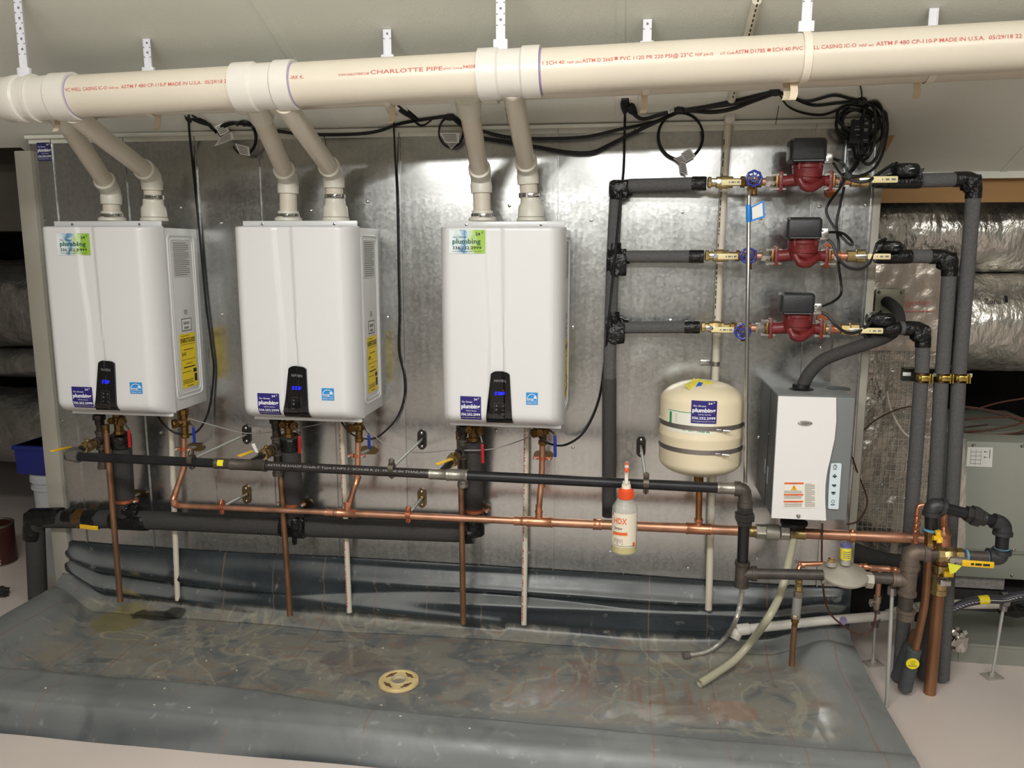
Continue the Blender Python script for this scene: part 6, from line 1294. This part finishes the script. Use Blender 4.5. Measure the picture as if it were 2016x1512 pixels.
cord('black power cord hanging from outlet and looping under the middle water heater',[(774,215,-.10),(775,245,-.04),(779,330,-.012),(782,400,-.012),(784.5,545,-.012),(786,618,-.012),(785,691,-.012),(795.5,740,-.012),(795,785,-.015),(779,826,-.03),(751,855,-.08),(732,864,-.11),(705,861,-.13),(684,847,-.14),(668,824,-.13)],.0034,plug=((776,206,-.13),(775,228,-.07)))
cord('black power cord draped over the insulated manifold to the rightmost water heater',[(1231,205,-.10),(1230,245,-.03),(1228,330,-.04),(1222,385,-.13),(1213,480,-.135),(1205,560,-.13),(1197,640,-.14),(1190,715,-.06),(1178,790,-.02),(1150,850,-.03),(1112,876,-.08),(1076,871,-.16),(1056,852,-.15),(1048,836,-.13)],.0042,plug=((1231,196,-.15),(1230,222,-.08)))
for pl,lb in (((( 378,226,-.10),(412,246,-.06)),'left'),):
    pass
cord('thin grey wire sagging between the leftmost and middle water heaters',[(350,815,-.14),(370,823,-.13),(422,838,-.08),(486,853,-.06),(553,848,-.08),(629,835,-.1),(650,826,-.12)],.0021,name='control_wire',cat='wire',group=None,mat=WIRE)
cord('thin grey wire sagging between the middle and rightmost water heaters',[(709,830,-.14),(730,850,-.12),(757,874,-.09),(790,884,-.08),(826,891,-.08),(886,886.5,-.17),(962,885,-.17),(1023,868,-.1),(1052,853,-.12),(1062,840,-.13)],.0021,name='control_wire',cat='wire',mat=WIRE)
FL=(.45,1.05)
Yw=-.035
t=cord('flat black cable bundle strung along the top of the sheet wall',[(405,240,-.06),(425,258,-.04),(440,250,-.05),(470,243,-.05),(545,258,Yw),(620,265,Yw),(700,264,Yw),(745,258,Yw),(790,243,-.05),(850,233,-.06),(890,230,-.06),(910,245,-.05),(945,257,Yw),(1000,270,Yw),(1060,273,Yw),(1150,270,Yw),(1215,256,Yw),(1290,240,-.05),(1340,220,-.07),(1400,209,-.07),(1460,196,-.08),(1525,180,-.09)],.0062,flat=FL)
def more(pts,r=.0062,k=6,flat=FL): m=MB(); m.tube(catmull(PC(pts,Yw),k),r,8,flat=flat); m.build('cable',CORD,t)
more([(890,231,-.055),(912,250,-.045),(935,268,Yw),(1000,280,Yw),(1060,290,Yw),(1120,300,Yw),(1165,300,Yw),(1200,285,Yw),(1250,260,Yw),(1310,232,-.06),(1345,218,-.07),(1400,221,-.07),(1440,215,-.08),(1480,200,-.08),(1535,180,-.09)])
more([(1240,212,-.12),(1252,228,-.1),(1268,234,-.08),(1300,226,-.07),(1340,219,-.07),(1400,211,-.07),(1450,203,-.08),(1500,188,-.08)])
more([(378,226,-.11),(395,238,-.08),(412,245,-.06),(426,262,-.05)],.005); more([(782,206,-.14),(800,222,-.09),(822,244,-.05),(835,246,-.05),(850,236,-.06)],.005)
def loop(c,rx,ry,Y,n=22,a0=0,a1=2*math.pi,rot=0): return [(c[0]+rx*math.cos(a0+(a1-a0)*k/n)*math.cos(rot)-ry*math.sin(a0+(a1-a0)*k/n)*math.sin(rot),c[1]+ry*math.sin(a0+(a1-a0)*k/n)*math.cos(rot)+rx*math.cos(a0+(a1-a0)*k/n)*math.sin(rot),Y) for k in range(n+1)]
more(loop((1340,268),44,46,-.03,a0=-1.7,a1=4.5),.005,4); more(loop((888,260),24,30,-.03,a0=-1.6,a1=4.4),.0055,4); more(loop((480,272),24,32,-.04,a0=-2.2,a1=2.6),.006,4); more(loop((460,258),30,16,-.05,a0=2.4,a1=5.6),.005,4)
for q_,s_ in (((1337,218,-.075),4),((886,231,-.065),5),((1525,182,-.095),6)): m=MB(); m.crumple(PC([q_])[0],.016,.011,.011,.3,s_); m.build('tape_knot',CORD,t)
for pl,k in ((((378,226,-.10),(414,246,-.055)),1),(((784,206,-.13),(822,236,-.06)),2),(((1236,205,-.13),(1252,226,-.09)),3)):
    m=MB(); m.between([(0,.014),(.2,.018),(.5,.016),(.75,.012),(1,.007)],P(*pl[0]),P(*pl[1]),12); m.build('plug',CORD,t)
m=MB(); m.tube(PP([(1285,205,-.08),(1298,202,-.075),(1335,208,-.075)]),.0016,6); m.tube(PP([(1535,185,-.09),(1534,205,-.09),(1527,245,-.06)]),.0012,6); m.build('tie_tail',CORD,t)
# white cord tags
def ctag(pts,Y,k):
    a,b,c,d=[P(*z_,Y) for z_ in pts]; f=lambda u,v:(a*(1-u)+b*u)*(1-v)+(d*(1-u)+c*u)*v+Vector((0,.004*math.sin(3*u+k)-.002,0)); m=MB(); m.grid(f,[i/5 for i in range(6)],[0,1]); tg=m.build('cord_tag',PAPER,t); m=MB()
    for j in range(5): m.grid(lambda u,v:f(.1+.75*u,.14+j*.16+.07*v)-Y3*.001,[i/5 for i in range(6)],[0,1],False)
    m.build('tag_print',GREYP,tg)
ctag([(423,249),(440,240),(452,258),(434,268)],-.06,0); ctag([(436,268),(458,260),(462,274),(421,288)],-.055,1); ctag([(462,282),(492,290),(494,308),(472,304)],-.05,2)
ctag([(866,262),(905,262),(904,282),(876,281)],-.055,3); ctag([(880,281),(902,281),(890,294),(886,292)],-.05,1); ctag([(1312,208),(1332,202),(1336,216),(1316,224)],-.085,2); ctag([(1340,302),(1358,292),(1370,308),(1350,320)],-.04,1); ctag([(1337,318),(1350,320),(1354,346),(1340,340)],-.04,2); ctag([(1325,312),(1342,306),(1350,316),(1338,322)],-.04,0)
# coiled pump controller cord with black card
t=thing('cord_coil','tangled coil of black pump cord hung by tie above the pumps','cord',P(1695,330,-.05))
rn=random.Random(12)
for k,(cx,cy,rx,ry,rot) in enumerate(((1694,238,38,36,.2),(1688,242,28,38,-.1),(1698,250,42,30,.5),(1680,246,34,30,.1),(1702,246,22,44,.15),(1690,236,44,26,.35),(1715,262,24,62,.12),(1710,255,14,52,.05))):
    pts=loop((cx,cy),rx,ry,-.035-.006*k,20,rn.uniform(0,6),rn.uniform(0,6)+6.0,rot); m=MB(); m.tube(catmull(PC(pts),4),.0048,8,flat=FL); m.build('cable',CORD,t)
for pts in ([(1692,164,-.12),(1696,180,-.1),(1697,200,-.08)],[(1535,182,-.09),(1560,192,-.08),(1590,200,-.07),(1640,188,-.07),(1672,194,-.07),(1697,200,-.08)],[(1560,192,-.085),(1600,207,-.07),(1650,203,-.07),(1694,198,-.08)],[(1534,184,-.09),(1550,208,-.07),(1580,222,-.06),(1620,226,-.05),(1660,212,-.06),(1694,200,-.08)],
 [(1700,202,-.08),(1722,206,-.07),(1738,218,-.06),(1744,222,-.06)],[(1744,222,-.06),(1728,235,-.06),(1700,250,-.05),(1660,252,-.05)],[(1744,222,-.06),(1747,255,-.07),(1738,300,-.10),(1722,330,-.15),(1695,346,-.2),(1672,350,-.21),(1655,342,-.2),(1640,320,-.18)],
 [(1680,290,-.05),(1684,310,-.07),(1690,318,-.09),(1680,335,-.15),(1668,345,-.19)],[(1715,265,-.05),(1706,295,-.06),(1690,317,-.09),(1672,340,-.17),(1662,352,-.2)],[(1694,285,-.05),(1688,312,-.08)],[(1695,317,-.08),(1710,308,-.07),(1716,285,-.05)],
 [(1638,312,-.18),(1655,318,-.2),(1665,330,-.2),(1672,345,-.21)],[(1666,350,-.21),(1690,358,-.21),(1712,355,-.21),(1732,340,-.18),(1760,322,-.16)],
 [(1664,352,-.2),(1650,375,-.17),(1632,400,-.12),(1627,418,-.12),(1640,444,-.13),(1665,475,-.14),(1677,482,-.14),(1676,474,-.14),(1660,460,-.15),(1640,457,-.17),(1629,458,-.18)],
 [(1662,368,-.15),(1655,400,-.12),(1647,440,-.12),(1651,480,-.12),(1651,520,-.13),(1656,560,-.12),(1655,580,-.13),(1640,594,-.16),(1616,604,-.18)],
 [(1628,470,-.18),(1640,482,-.19),(1648,505,-.2),(1665,524,-.2),(1690,530,-.2),(1710,520,-.2),(1720,500,-.2),(1728,478,-.19),(1745,470,-.17)],
 [(1616,615,-.18),(1630,622,-.19),(1645,640,-.2),(1665,654,-.2),(1685,655,-.2),(1705,645,-.2),(1722,625,-.2),(1735,612,-.17)]):
    m=MB(); m.tube(catmull(PC(pts),6),.0045 if len(pts)<9 else .0042,8,flat=FL); m.build('cable',CORD,t)
for q_ in ((1697,200,-.085),(1668,347,-.205)): m=MB(); m.crumple(PC([q_])[0],.014,.011,.012,.3,8); m.build('tie_knot',CORD,t)
a,b,c_,d_=[P(*z_,-.075) for z_ in ((1676,236),(1714,236),(1710,282),(1672,282))]; m=MB(); m.prism([a,b,c_,d_],(0,.003,0)); cd_=m.build('black_card',mt('black card',(20,20,28),.5),t)
cm_=lambda u,v:(d_*(1-u)+c_*u)*(1-v)+(a*(1-u)+b*u)*v-Y3*.001
m=MB()
for (x0,x1,v0,hh_) in ((.2,.62,.55,.07),(.7,.9,.5,.14),(.3,.6,.33,.04),(.25,.5,.70,.03),(.72,.9,.8,.1),(.55,.9,.12,.04)): m.grid(lambda u,v:cm_(x0+(x1-x0)*u,v0+hh_*v),[0,1],[0,1],False)
m.build('card_print',GREYP,cd_)
# service sticker on the sheet metal at top left
a=P(72,281,-.006); b=P(104,316,-.006); mp=lambda u,v:Vector((a.x+(b.x-a.x)*u,-.007,b.z+(a.z-b.z)*v)); s=quad(mp,0,1,0,1).build('service_sticker',PURP2,wall); service(s,lambda u,v:mp(u,v)-Y3*.0008)
# ================================================================== RIGHT BACKGROUND
def duct(name,label,pts,r,mat,n=40,amp=.03,seed=1,seg=60,group=None,sq=1):
    q=catmull(PP(pts),max(2,seg//len(pts))); rings=[]; 
    for i,p in enumerate(q):
        d=(q[min(i+1,len(q)-1)]-q[max(i-1,0)]).normalized(); N_=(Z3-d*Z3.dot(d)).normalized(); B=d.cross(N_)
        rr=r[0]+(r[1]-r[0])*i/(len(q)-1) if isinstance(r,tuple) else r
        rings.append([p+(N_*math.cos(2*math.pi*j/n)*sq+B*math.sin(2*math.pi*j/n))*rr*(1+amp*NZ.noise((p.x*4+seed,math.cos(2*math.pi*j/n)*2,math.sin(2*math.pi*j/n)*2))+amp*.6*NZ.noise((p.x*14,math.cos(2*math.pi*j/n)*5+seed,math.sin(2*math.pi*j/n)*5))) for j in range(n)])
    m=MB(); m.loft(rings); o=m.build(name,mat); tag(o,label,'duct',group); return o
yy=.80
q=duct('foil_duct','bulging silver foil wrapped duct just under the drywall edge',[(1688,449,yy),(1800,450,yy),(1900,450,yy),(2050,452,yy),(2220,455,yy)],R(166,P(1880,450,yy)),FOIL,amp=.10,seed=2,seg=70)
q=duct('foil_duct','round silver foil duct marked Zone 1',[(1866,632,yy),(1900,633,yy),(1950,634,yy),(2050,634,yy),(2220,634,yy)],R(192,P(1950,632,yy)),FOIL,amp=.06,seed=9,seg=60)
zr=R(198,P(1950,632,yy)); zc=P(1950,632,yy)
m=MB(); 
def zm(u,v): a=v; return Vector((zc.x+u,yy-math.cos(a)*(zr*1.035),zc.z+math.sin(a)*(zr*1.035)))
xa=P(1938,580,yy-.2).x-zc.x; xb_=P(1972,580,yy-.2).x-zc.x; xc=P(1980,576,yy-.2).x-zc.x; xd=P(1992,576,yy-.2).x-zc.x
m.text('Zone',lambda u,v:zm(u,v/zr),xa,xb_,.085,.024); m.text('1',lambda u,v:zm(u,v/zr),xc,xc+(xd-xc)*.5,.092,.03); m.build('lettering',LB,q) 
# foil faced plenum behind the humidifier
Yp=.345
a=P(1690,520,Yp); b=P(1855,1075,Yp); t=thing('foil_plenum','foil faced plenum with red print behind the foam risers','plenum',Vector(((a.x+b.x)/2,Yp,FZ+.3)))
xp0,xp1=a.x,P(1850,700,Yp).x; zp0,zp1=P(1750,1090,Yp).z,P(1750,512,Yp).z
def plenf(u,v):
    x=xp0+(xp1-xp0)*u; z=zp0+(zp1-zp0)*v; return Vector((x,Yp+.012*NZ.noise((x*7,z*5,1))+.006*NZ.noise((x*25,z*18,2))+.02*abs(NZ.noise((x*4,z*2,6))),z))
m=MB(); m.grid(plenf,[i/40 for i in range(41)],[i/80 for i in range(81)]); m.build('foil_facing',mt('scrim foil facing',(176,170,160),.26,metal=.92,var=.25,scale=5,bump=.9,bscale=20),t)
m=MB(); m.box(((xp0+xp1)/2,Yp+.21,(zp0+zp1)/2-.06),(xp1-xp0-.01,.36,zp1-zp0-.12)); m.build('plenum_box',GREY,t)
m=MB()
SCR=mt('scrim thread',(206,200,190),.5)
zs0,zs1=P(1700,1060,Yp).z,P(1700,670,Yp).z
for k in range(17):
    u=.04+.92*k/16; m.tube([plenf(u,(zs0+(zs1-zs0)*j/24-zp0)/(zp1-zp0))-Y3*.003 for j in range(25)],.0007,4,cap=False)
for k in range(32):
    v=(zs0+(zs1-zs0)*k/31-zp0)/(zp1-zp0); m.tube([plenf(.04+.92*j/12,v)-Y3*.003 for j in range(13)],.0007,4,cap=False)
m.build('scrim_grid',SCR,t,kind='stuff')
# pale fresh wrap with red printing at the top
def wr(u,v): p=plenf(u,v); p.y-=.010; return p
v0=(P(1750,690,Yp).z-zp0)/(zp1-zp0)
m=MB(); m.grid(lambda u,v:wr(u,v0+(1-v0)*v),[i/30 for i in range(31)],[i/30 for i in range(31)]); wo=m.build('pale_wrap',mt('pale foil wrap',(190,178,166),.3,metal=.75,var=.08,scale=9,bump=.7,bscale=14),t)
def wpx(px,py): p=P(px,py,Yp-.016); return p
m=MB(); RP=mt('pinkish red print',(196,84,88),.5)
def wtext(tx,x0,y0,x1,h):
    a=wpx(x0,y0); b=wpx(x1,y0); m.text(tx,lambda u,v:Vector((a.x+u,Yp-.019,a.z+v)),0,b.x-a.x,0,h)
wtext('d',1768,582,1776,.016); wtext('roof-package-',1768,598,1832,.014); wtext('ss 2.75',1768,606,1798,.012)
def wbar(x0,y0,x1,y1): m.add([Vector((wpx(x0,y0).x,Yp-.019,wpx(x0,y0).z)),Vector((wpx(x1,y0).x,Yp-.019,wpx(x1,y0).z)),Vector((wpx(x1,y1).x,Yp-.019,wpx(x1,y1).z)),Vector((wpx(x0,y1).x,Yp-.019,wpx(x0,y1).z))],[(0,1,2,3)],False)
wbar(1768,612,1840,613.5); wbar(1714,586,1725,590); wbar(1714,595,1725,602); wbar(1714,610,1722,611.5); m.build('red_print',RP,wo)
# dark flexible liner below the plenum
m=MB(); q=PP([(1600,1060,.15),(1640,1075,.16),(1690,1095,.17),(1740,1110,.18),(1800,1118,.2)]); m.tube(catmull(q,5),.045,18); o=m.build('foam_line',FOAMD); tag(o,'thick black foam line running behind the regulator','insulated pipe')
m=MB(); a=P(1640,1130,.34); b=P(1860,1190,.34); m.rbox(((a.x+b.x)/2+.05,.40,(a.z+b.z)/2-.03),(b.x-a.x+.3,.1,.28),.01); o=m.build('duct_liner',mt('black duct liner',(22,21,21),.8,var=.3,scale=20)); tag(o,'black duct liner panel under the foil plenum','duct liner')
# air handler cabinet
Ya=.27
a=P(1896,868,Ya); b=P(1896,1136,Ya); xe=P(2140,900,Ya).x
t=thing('air_handler','olive grey air handler cabinet at right edge with paper label','air handler',Vector((a.x+.3,Ya+.3,b.z)))
m=MB(); m.rbox(((a.x+xe)/2,Ya+.33,(a.z+b.z)/2),(xe-a.x,.66,a.z-b.z),.006); m.build('cabinet',AHU,t)
m=MB(); z_=P(1960,1086,Ya).z; m.rbox(((a.x+xe)/2,Ya-.003,z_),(xe-a.x,.008,.012),.002); m.box((a.x+.012,Ya-.001,(a.z+z_)/2),(.002,.004,a.z-z_)); m.build('panel_seam',mt('cabinet seam',(128,130,121),.5),t)
for (x,y) in ((1917,877),(2013,878),(1996,1083),(1993,1133)): m=MB(); m.rev([(0,.007),(.004,.003)],P(x,y,Ya-.004),-Y3,8); m.build('screw',STEEL,t)
lq=[P(*z_,Ya-.003) for z_ in ((1905,880),(1955,881),(1953,920),(1902,918))]; m=MB(); m.prism(lq,(0,.001,0)); lb=m.build('paper_label',PAPER,t)
m=MB(); lm2=lambda u,v:(lq[3]*(1-u)+lq[2]*u)*(1-v)+(lq[0]*(1-u)+lq[1]*u)*v-Y3*.0015
for k in range(4): m.grid(lambda u,v:lm2(.14+.42*u,.15+k*.2+.02*v),[0,1],[0,1],False)
for k in range(3): m.grid(lambda u,v:lm2(.14+k*.2+.01*u,.1+.8*v),[0,1],[0,1],False)
for y in (.78,.5): m.add([lm2(.64,y),lm2(.70,y+.06),lm2(.70,y-.06)],[(0,1,2)],False); m.grid(lambda u,v:lm2(.68+.12*u,y-.012+.024*v),[0,1],[0,1],False)
m.grid(lambda u,v:lm2(.87+.03*u,.45+.45*v),[0,1],[0,1],False); m.build('label_print',GREYP,lb)
m=MB(); q=[P(1888,862,Ya-.004),P(1900,864,Ya-.004),P(1902,940,Ya-.004),P(1900,1115,Ya-.004),P(1880,1118,Ya-.004),P(1884,1000,Ya-.004)]; m.prism(q,(0,.05,0)); m.build('foil_tape',FOIL,t)
# brown wires on top of the air handler
zt_=a.z+.006
t=thing('wire_bundle','loose brown and black wires heaped on the air handler','wire',Vector((a.x+.2,Ya+.2,a.z)))
for k,pts in enumerate(([(1898,800),(1940,806),(1990,818),(2030,836),(2010,850),(1960,856),(1895,852)],[(1895,802),(1945,810),(2000,826),(2040,842),(2000,856),(1930,858),(1890,848)],[(1890,826),(1950,822),(2000,822),(2040,828)],[(1893,842),(1930,838),(1944,836)],[(1895,850),(1950,846),(2000,836),(2040,822)],[(1896,866),(1915,868),(1930,866),(1960,866),(2030,858)],[(1930,803),(1970,792),(2030,782)])):
    m=MB(); m.tube(catmull([P(x,y,Ya+.25-.002*(y-800)) for x,y in pts],6),.0035,6); m.build('wire',mt('brown wire',(92,54,44),.45) if k%2==0 else mt('dark brown wire',(58,42,38),.45),t)
m=MB(); m.spline(PP([(1681,882,.02),(1690,860,.1),(1712,836,.2),(1740,818,.25),(1770,805,.3),(1800,799,.3)]),.0028,6); o=m.build('thermostat_wire',COATW); tag(o,'thin brown wire arcing from the humidifier across the foil plenum','wire')
m=MB(); m.spline(PP([(1678,900,-.05),(1690,935,.0),(1704,970,.02),(1707,990,.02),(1700,1012,.0),(1685,1028,-.05),(1668,1032,-.1)]),.0028,6); o=m.build('thermostat_wire',COATW); tag(o,'thin dark wire looping beside the lower right of the humidifier','wire')
m=MB(); m.spline(PP([(1746,770,.31),(1752,800,.31),(1765,830,.30),(1780,852,.30),(1795,862,.3)]),.004,6); o=m.build('clear_tube',mt('milky tubing',(206,196,182),.4)); tag(o,'milky thin tube curving across the foil plenum','tube')
# foam blocks, sheet steel plinth and crumpled foil
FB=mt('grey foam block',(150,146,142),.8,var=.2,scale=60,bump=.4,bscale=90)
a=P(1868,1134,.30); b=P(1977,1162,.30); m=MB(); m.rbox(((a.x+b.x)/2,.40,(a.z+b.z)/2),(b.x-a.x,.2,a.z-b.z),.004); o=m.build('foam_block',FB); tag(o,'grey foam block wedged under the air handler','foam block')
a=P(1864,1161,.30); b=P(1975,1232,.30); m=MB(); m.rbox(((a.x+b.x)/2+.15,.42,(a.z+b.z)/2),(b.x-a.x+.3,.2,a.z-b.z),.004); o=m.build('foam_block',mt('dark foam block',(52,50,52),.85,var=.2,scale=30,bump=.4,bscale=60)); tag(o,'dark foam block behind the white pvc line','foam block')
a=P(1860,1222,.26); b=P(1904,1262,.26); m=MB(); m.rbox(((a.x+b.x)/2+.02,.36,(a.z+b.z)/2),(b.x-a.x+.05,.2,a.z-b.z+.03),.004); o=m.build('foam_block',mt('pale foam block',(170,164,160),.8,var=.15,scale=60,bump=.4,bscale=90)); tag(o,'pale foam block beside the crumpled foil','foam block')
p0=PZ(1869,1302,FZ); xe=2.0
m=MB(); zt_=P(1869,1264,p0.y).z; m.box(((p0.x+xe)/2,p0.y+.16,(FZ+zt_)/2),(xe-p0.x,.32,zt_-FZ)); m.box(((p0.x+xe)/2,p0.y-.0015,zt_-.004),(xe-p0.x,.004,.010)); m.box((p0.x+.03,p0.y-.001,(FZ+zt_)/2),(.004,.004,zt_-FZ)); o=m.build('metal_plinth',mt('galvanised plinth',(150,151,142),.5,metal=.3,var=.1,scale=8)); tag(o,'low galvanised steel plinth on the floor at the right edge','plinth')
m=MB(); c=PZ(1881,1278,zt_)+Z3*.045; m.crumple(c-Z3*.006,.03,.024,.042,.7,31); o=m.build('foil_scrap',mt('crumpled foil',(200,196,190),.18,metal=1)); tag(o,'crumpled ball of silver foil on the steel plinth','foil')
m=MB(); c=P(1998,1196,.1); m.crumple(c,.06,.04,.03,.4,33); o=m.build('tape_wad',TAPE); tag(o,'black taped joint at the right edge by the conduit','tape')
# stacked wood blocking seen through the black gap
# ================================================================== LEFT BACKGROUND
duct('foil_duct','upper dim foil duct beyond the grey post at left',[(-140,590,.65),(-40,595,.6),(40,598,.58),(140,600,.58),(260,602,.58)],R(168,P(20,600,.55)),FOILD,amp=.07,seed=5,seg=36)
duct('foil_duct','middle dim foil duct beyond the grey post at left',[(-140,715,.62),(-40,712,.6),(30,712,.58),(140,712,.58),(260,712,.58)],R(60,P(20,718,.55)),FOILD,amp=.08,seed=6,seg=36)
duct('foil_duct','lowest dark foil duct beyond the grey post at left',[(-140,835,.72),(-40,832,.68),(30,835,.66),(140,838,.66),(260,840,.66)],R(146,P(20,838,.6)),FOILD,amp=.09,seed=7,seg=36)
m=MB(); a=P(-60,378,.35); b=P(60,320,.35); m.box((-3.0,.5,(a.z+b.z)/2-.05),(1.35,.25,.36)); o=m.build('void_fill',mt('brown grey void fill',(70,66,58),.8,var=.15,scale=8)); tag(o,'dark void fill above the foil ducts at far left','void fill')  # dark box added to stand for the unlit void here
# bucket, crate, paint can
bq=PZ(86,1040,FZ); bq=Vector((P(114,965,.32).x,.32,FZ)); hb=P(84,940,.30).z-FZ; hb=.36
z1=P(84,1000,.30).z; z2=P(84,932,.30).z
t=thing('plastic_bucket','white plastic bucket standing behind the grey post at left','bucket',bq); rbk=.10
m=MB(); m.rev([(0,rbk*.85),(z2-FZ-.06,rbk*.97),(z2-FZ-.06,rbk*1.05),(z2-FZ-.045,rbk*1.05),(z2-FZ-.045,rbk*.99),(z2-FZ-.025,rbk*1.0),(z2-FZ-.025,rbk*1.08),(z2-FZ,rbk*1.08),(z2-FZ,rbk*.95)],bq,Z3,32); m.build('pail',mt('white pail plastic',(176,178,180),.45),t)
m=MB(); m.rev([(z2-FZ,rbk*1.07),(z2-FZ+.012,rbk*1.05),(z2-FZ+.013,rbk*.8)],bq,Z3,32); m.build('lid',mt('white pail plastic',(0,0,0)),t)
t=thing('storage_crate','blue plastic crate resting on the bucket at left','crate',Vector((bq.x,bq.y,z2+.013))); hc=P(84,876,.30).z-z2
m=MB(); m.rbox((bq.x,bq.y,z2+.014+hc/2),(.24,.2,hc),.008); m.build('box',mt('blue crate plastic',(26,36,110),.45),t); m=MB(); m.rbox((bq.x,bq.y,z2+hc+.004),(.255,.215,.02),.006); m.build('rim',mt('blue crate plastic',(0,0,0)),t)
pc=PZ(2,1090,FZ); pc=Vector((P(-6,1090,.36).x,.36,FZ)); rp=.083; hp_=.19
t=thing('paint_can','brown labelled paint can standing on the floor at left edge','paint can',pc)
m=MB(); m.rev([(0,rp*.98),(.006,rp),(hp_-.006,rp),(hp_,rp*.99)],pc,Z3,40); m.build('can',mt('brown can label',(66,34,28),.35,var=.3,scale=6),t)
m=MB(); m.rev([(hp_-.004,rp*1.02),(hp_+.004,rp*1.02),(hp_+.004,rp*.9),(hp_-.004,rp*.88),(hp_-.002,rp*.6)],pc,Z3,40); m.rev([(-.001,rp*1.015),(.005,rp*1.015),(.006,rp)],pc,Z3,40); m.build('rim',GALV,t)
def can(u,v,e=.001): a=u/rp+.28; return Vector((pc.x+math.sin(a)*(rp+e),pc.y-math.cos(a)*(rp+e),pc.z+v))
m=MB(); m.text('Duration',can,-.085,.052,.092,.028,.004); m.text('HOME',can,-.01,.045,.076,.009); m.grid(lambda u,v:can(.0+.022*u,.04+.022*v),[0,1],[0,1],False)
for k in range(5): m.grid(lambda u,v:can(-.05+(.1 if k!=2 else .06)*u,.012+k*.005+.002*v),[i/6 for i in range(7)],[0,1],False)
m.build('lettering',LW,t)
m=MB(); m.grid(lambda u,v:can(-.012+.034*u,.138+.036*v),[i/4 for i in range(5)],[0,1],False); lg=m.build('blue_emblem',mt('blue emblem',(36,60,160),.4),t)
m=MB(); m.grid(lambda u,v:can(-.004+.018*u,.148+.008*v,.0018),[0,1],[0,1],False); m.grid(lambda u,v:can(.002+.006*u,.148+.018*v,.0018),[0,1],[0,1],False); m.build('emblem_mark',LW,lg)
# floor fluff at the left
m=MB(); c=PZ(4,1165,FZ+.02); m.crumple(c,.03,.02,.02,.6,44); o=m.build('debris_scrap',mt('dark scrap',(40,38,36),.7)); tag(o,'small dark scrap on the floor at left edge','scrap')
# ================================================================== CEILING LIGHT FIXTURES (behind the camera)
for (x,y,z,a,b,e) in LIGHTS:
    t=thing('ceiling_light','white wraparound ceiling fixture '+('nearer the pump end' if x>1 else 'behind the viewer, far corner' if x<-1 else 'behind the viewer, above the middle' if y<-4 else 'nearer the heaters'),'ceiling light',(x,y,z),'ceiling fixtures')
    m=MB(); m.rbox((x,y,z+.035),(a+.04,b+.04,.06),.006); m.tube([(x-.5,y,z+.06),(x-.5,y,2.73)],.006,8); m.tube([(x+.5,y,z+.06),(x+.5,y,2.73)],.006,8); m.build('housing',PVCW,t)
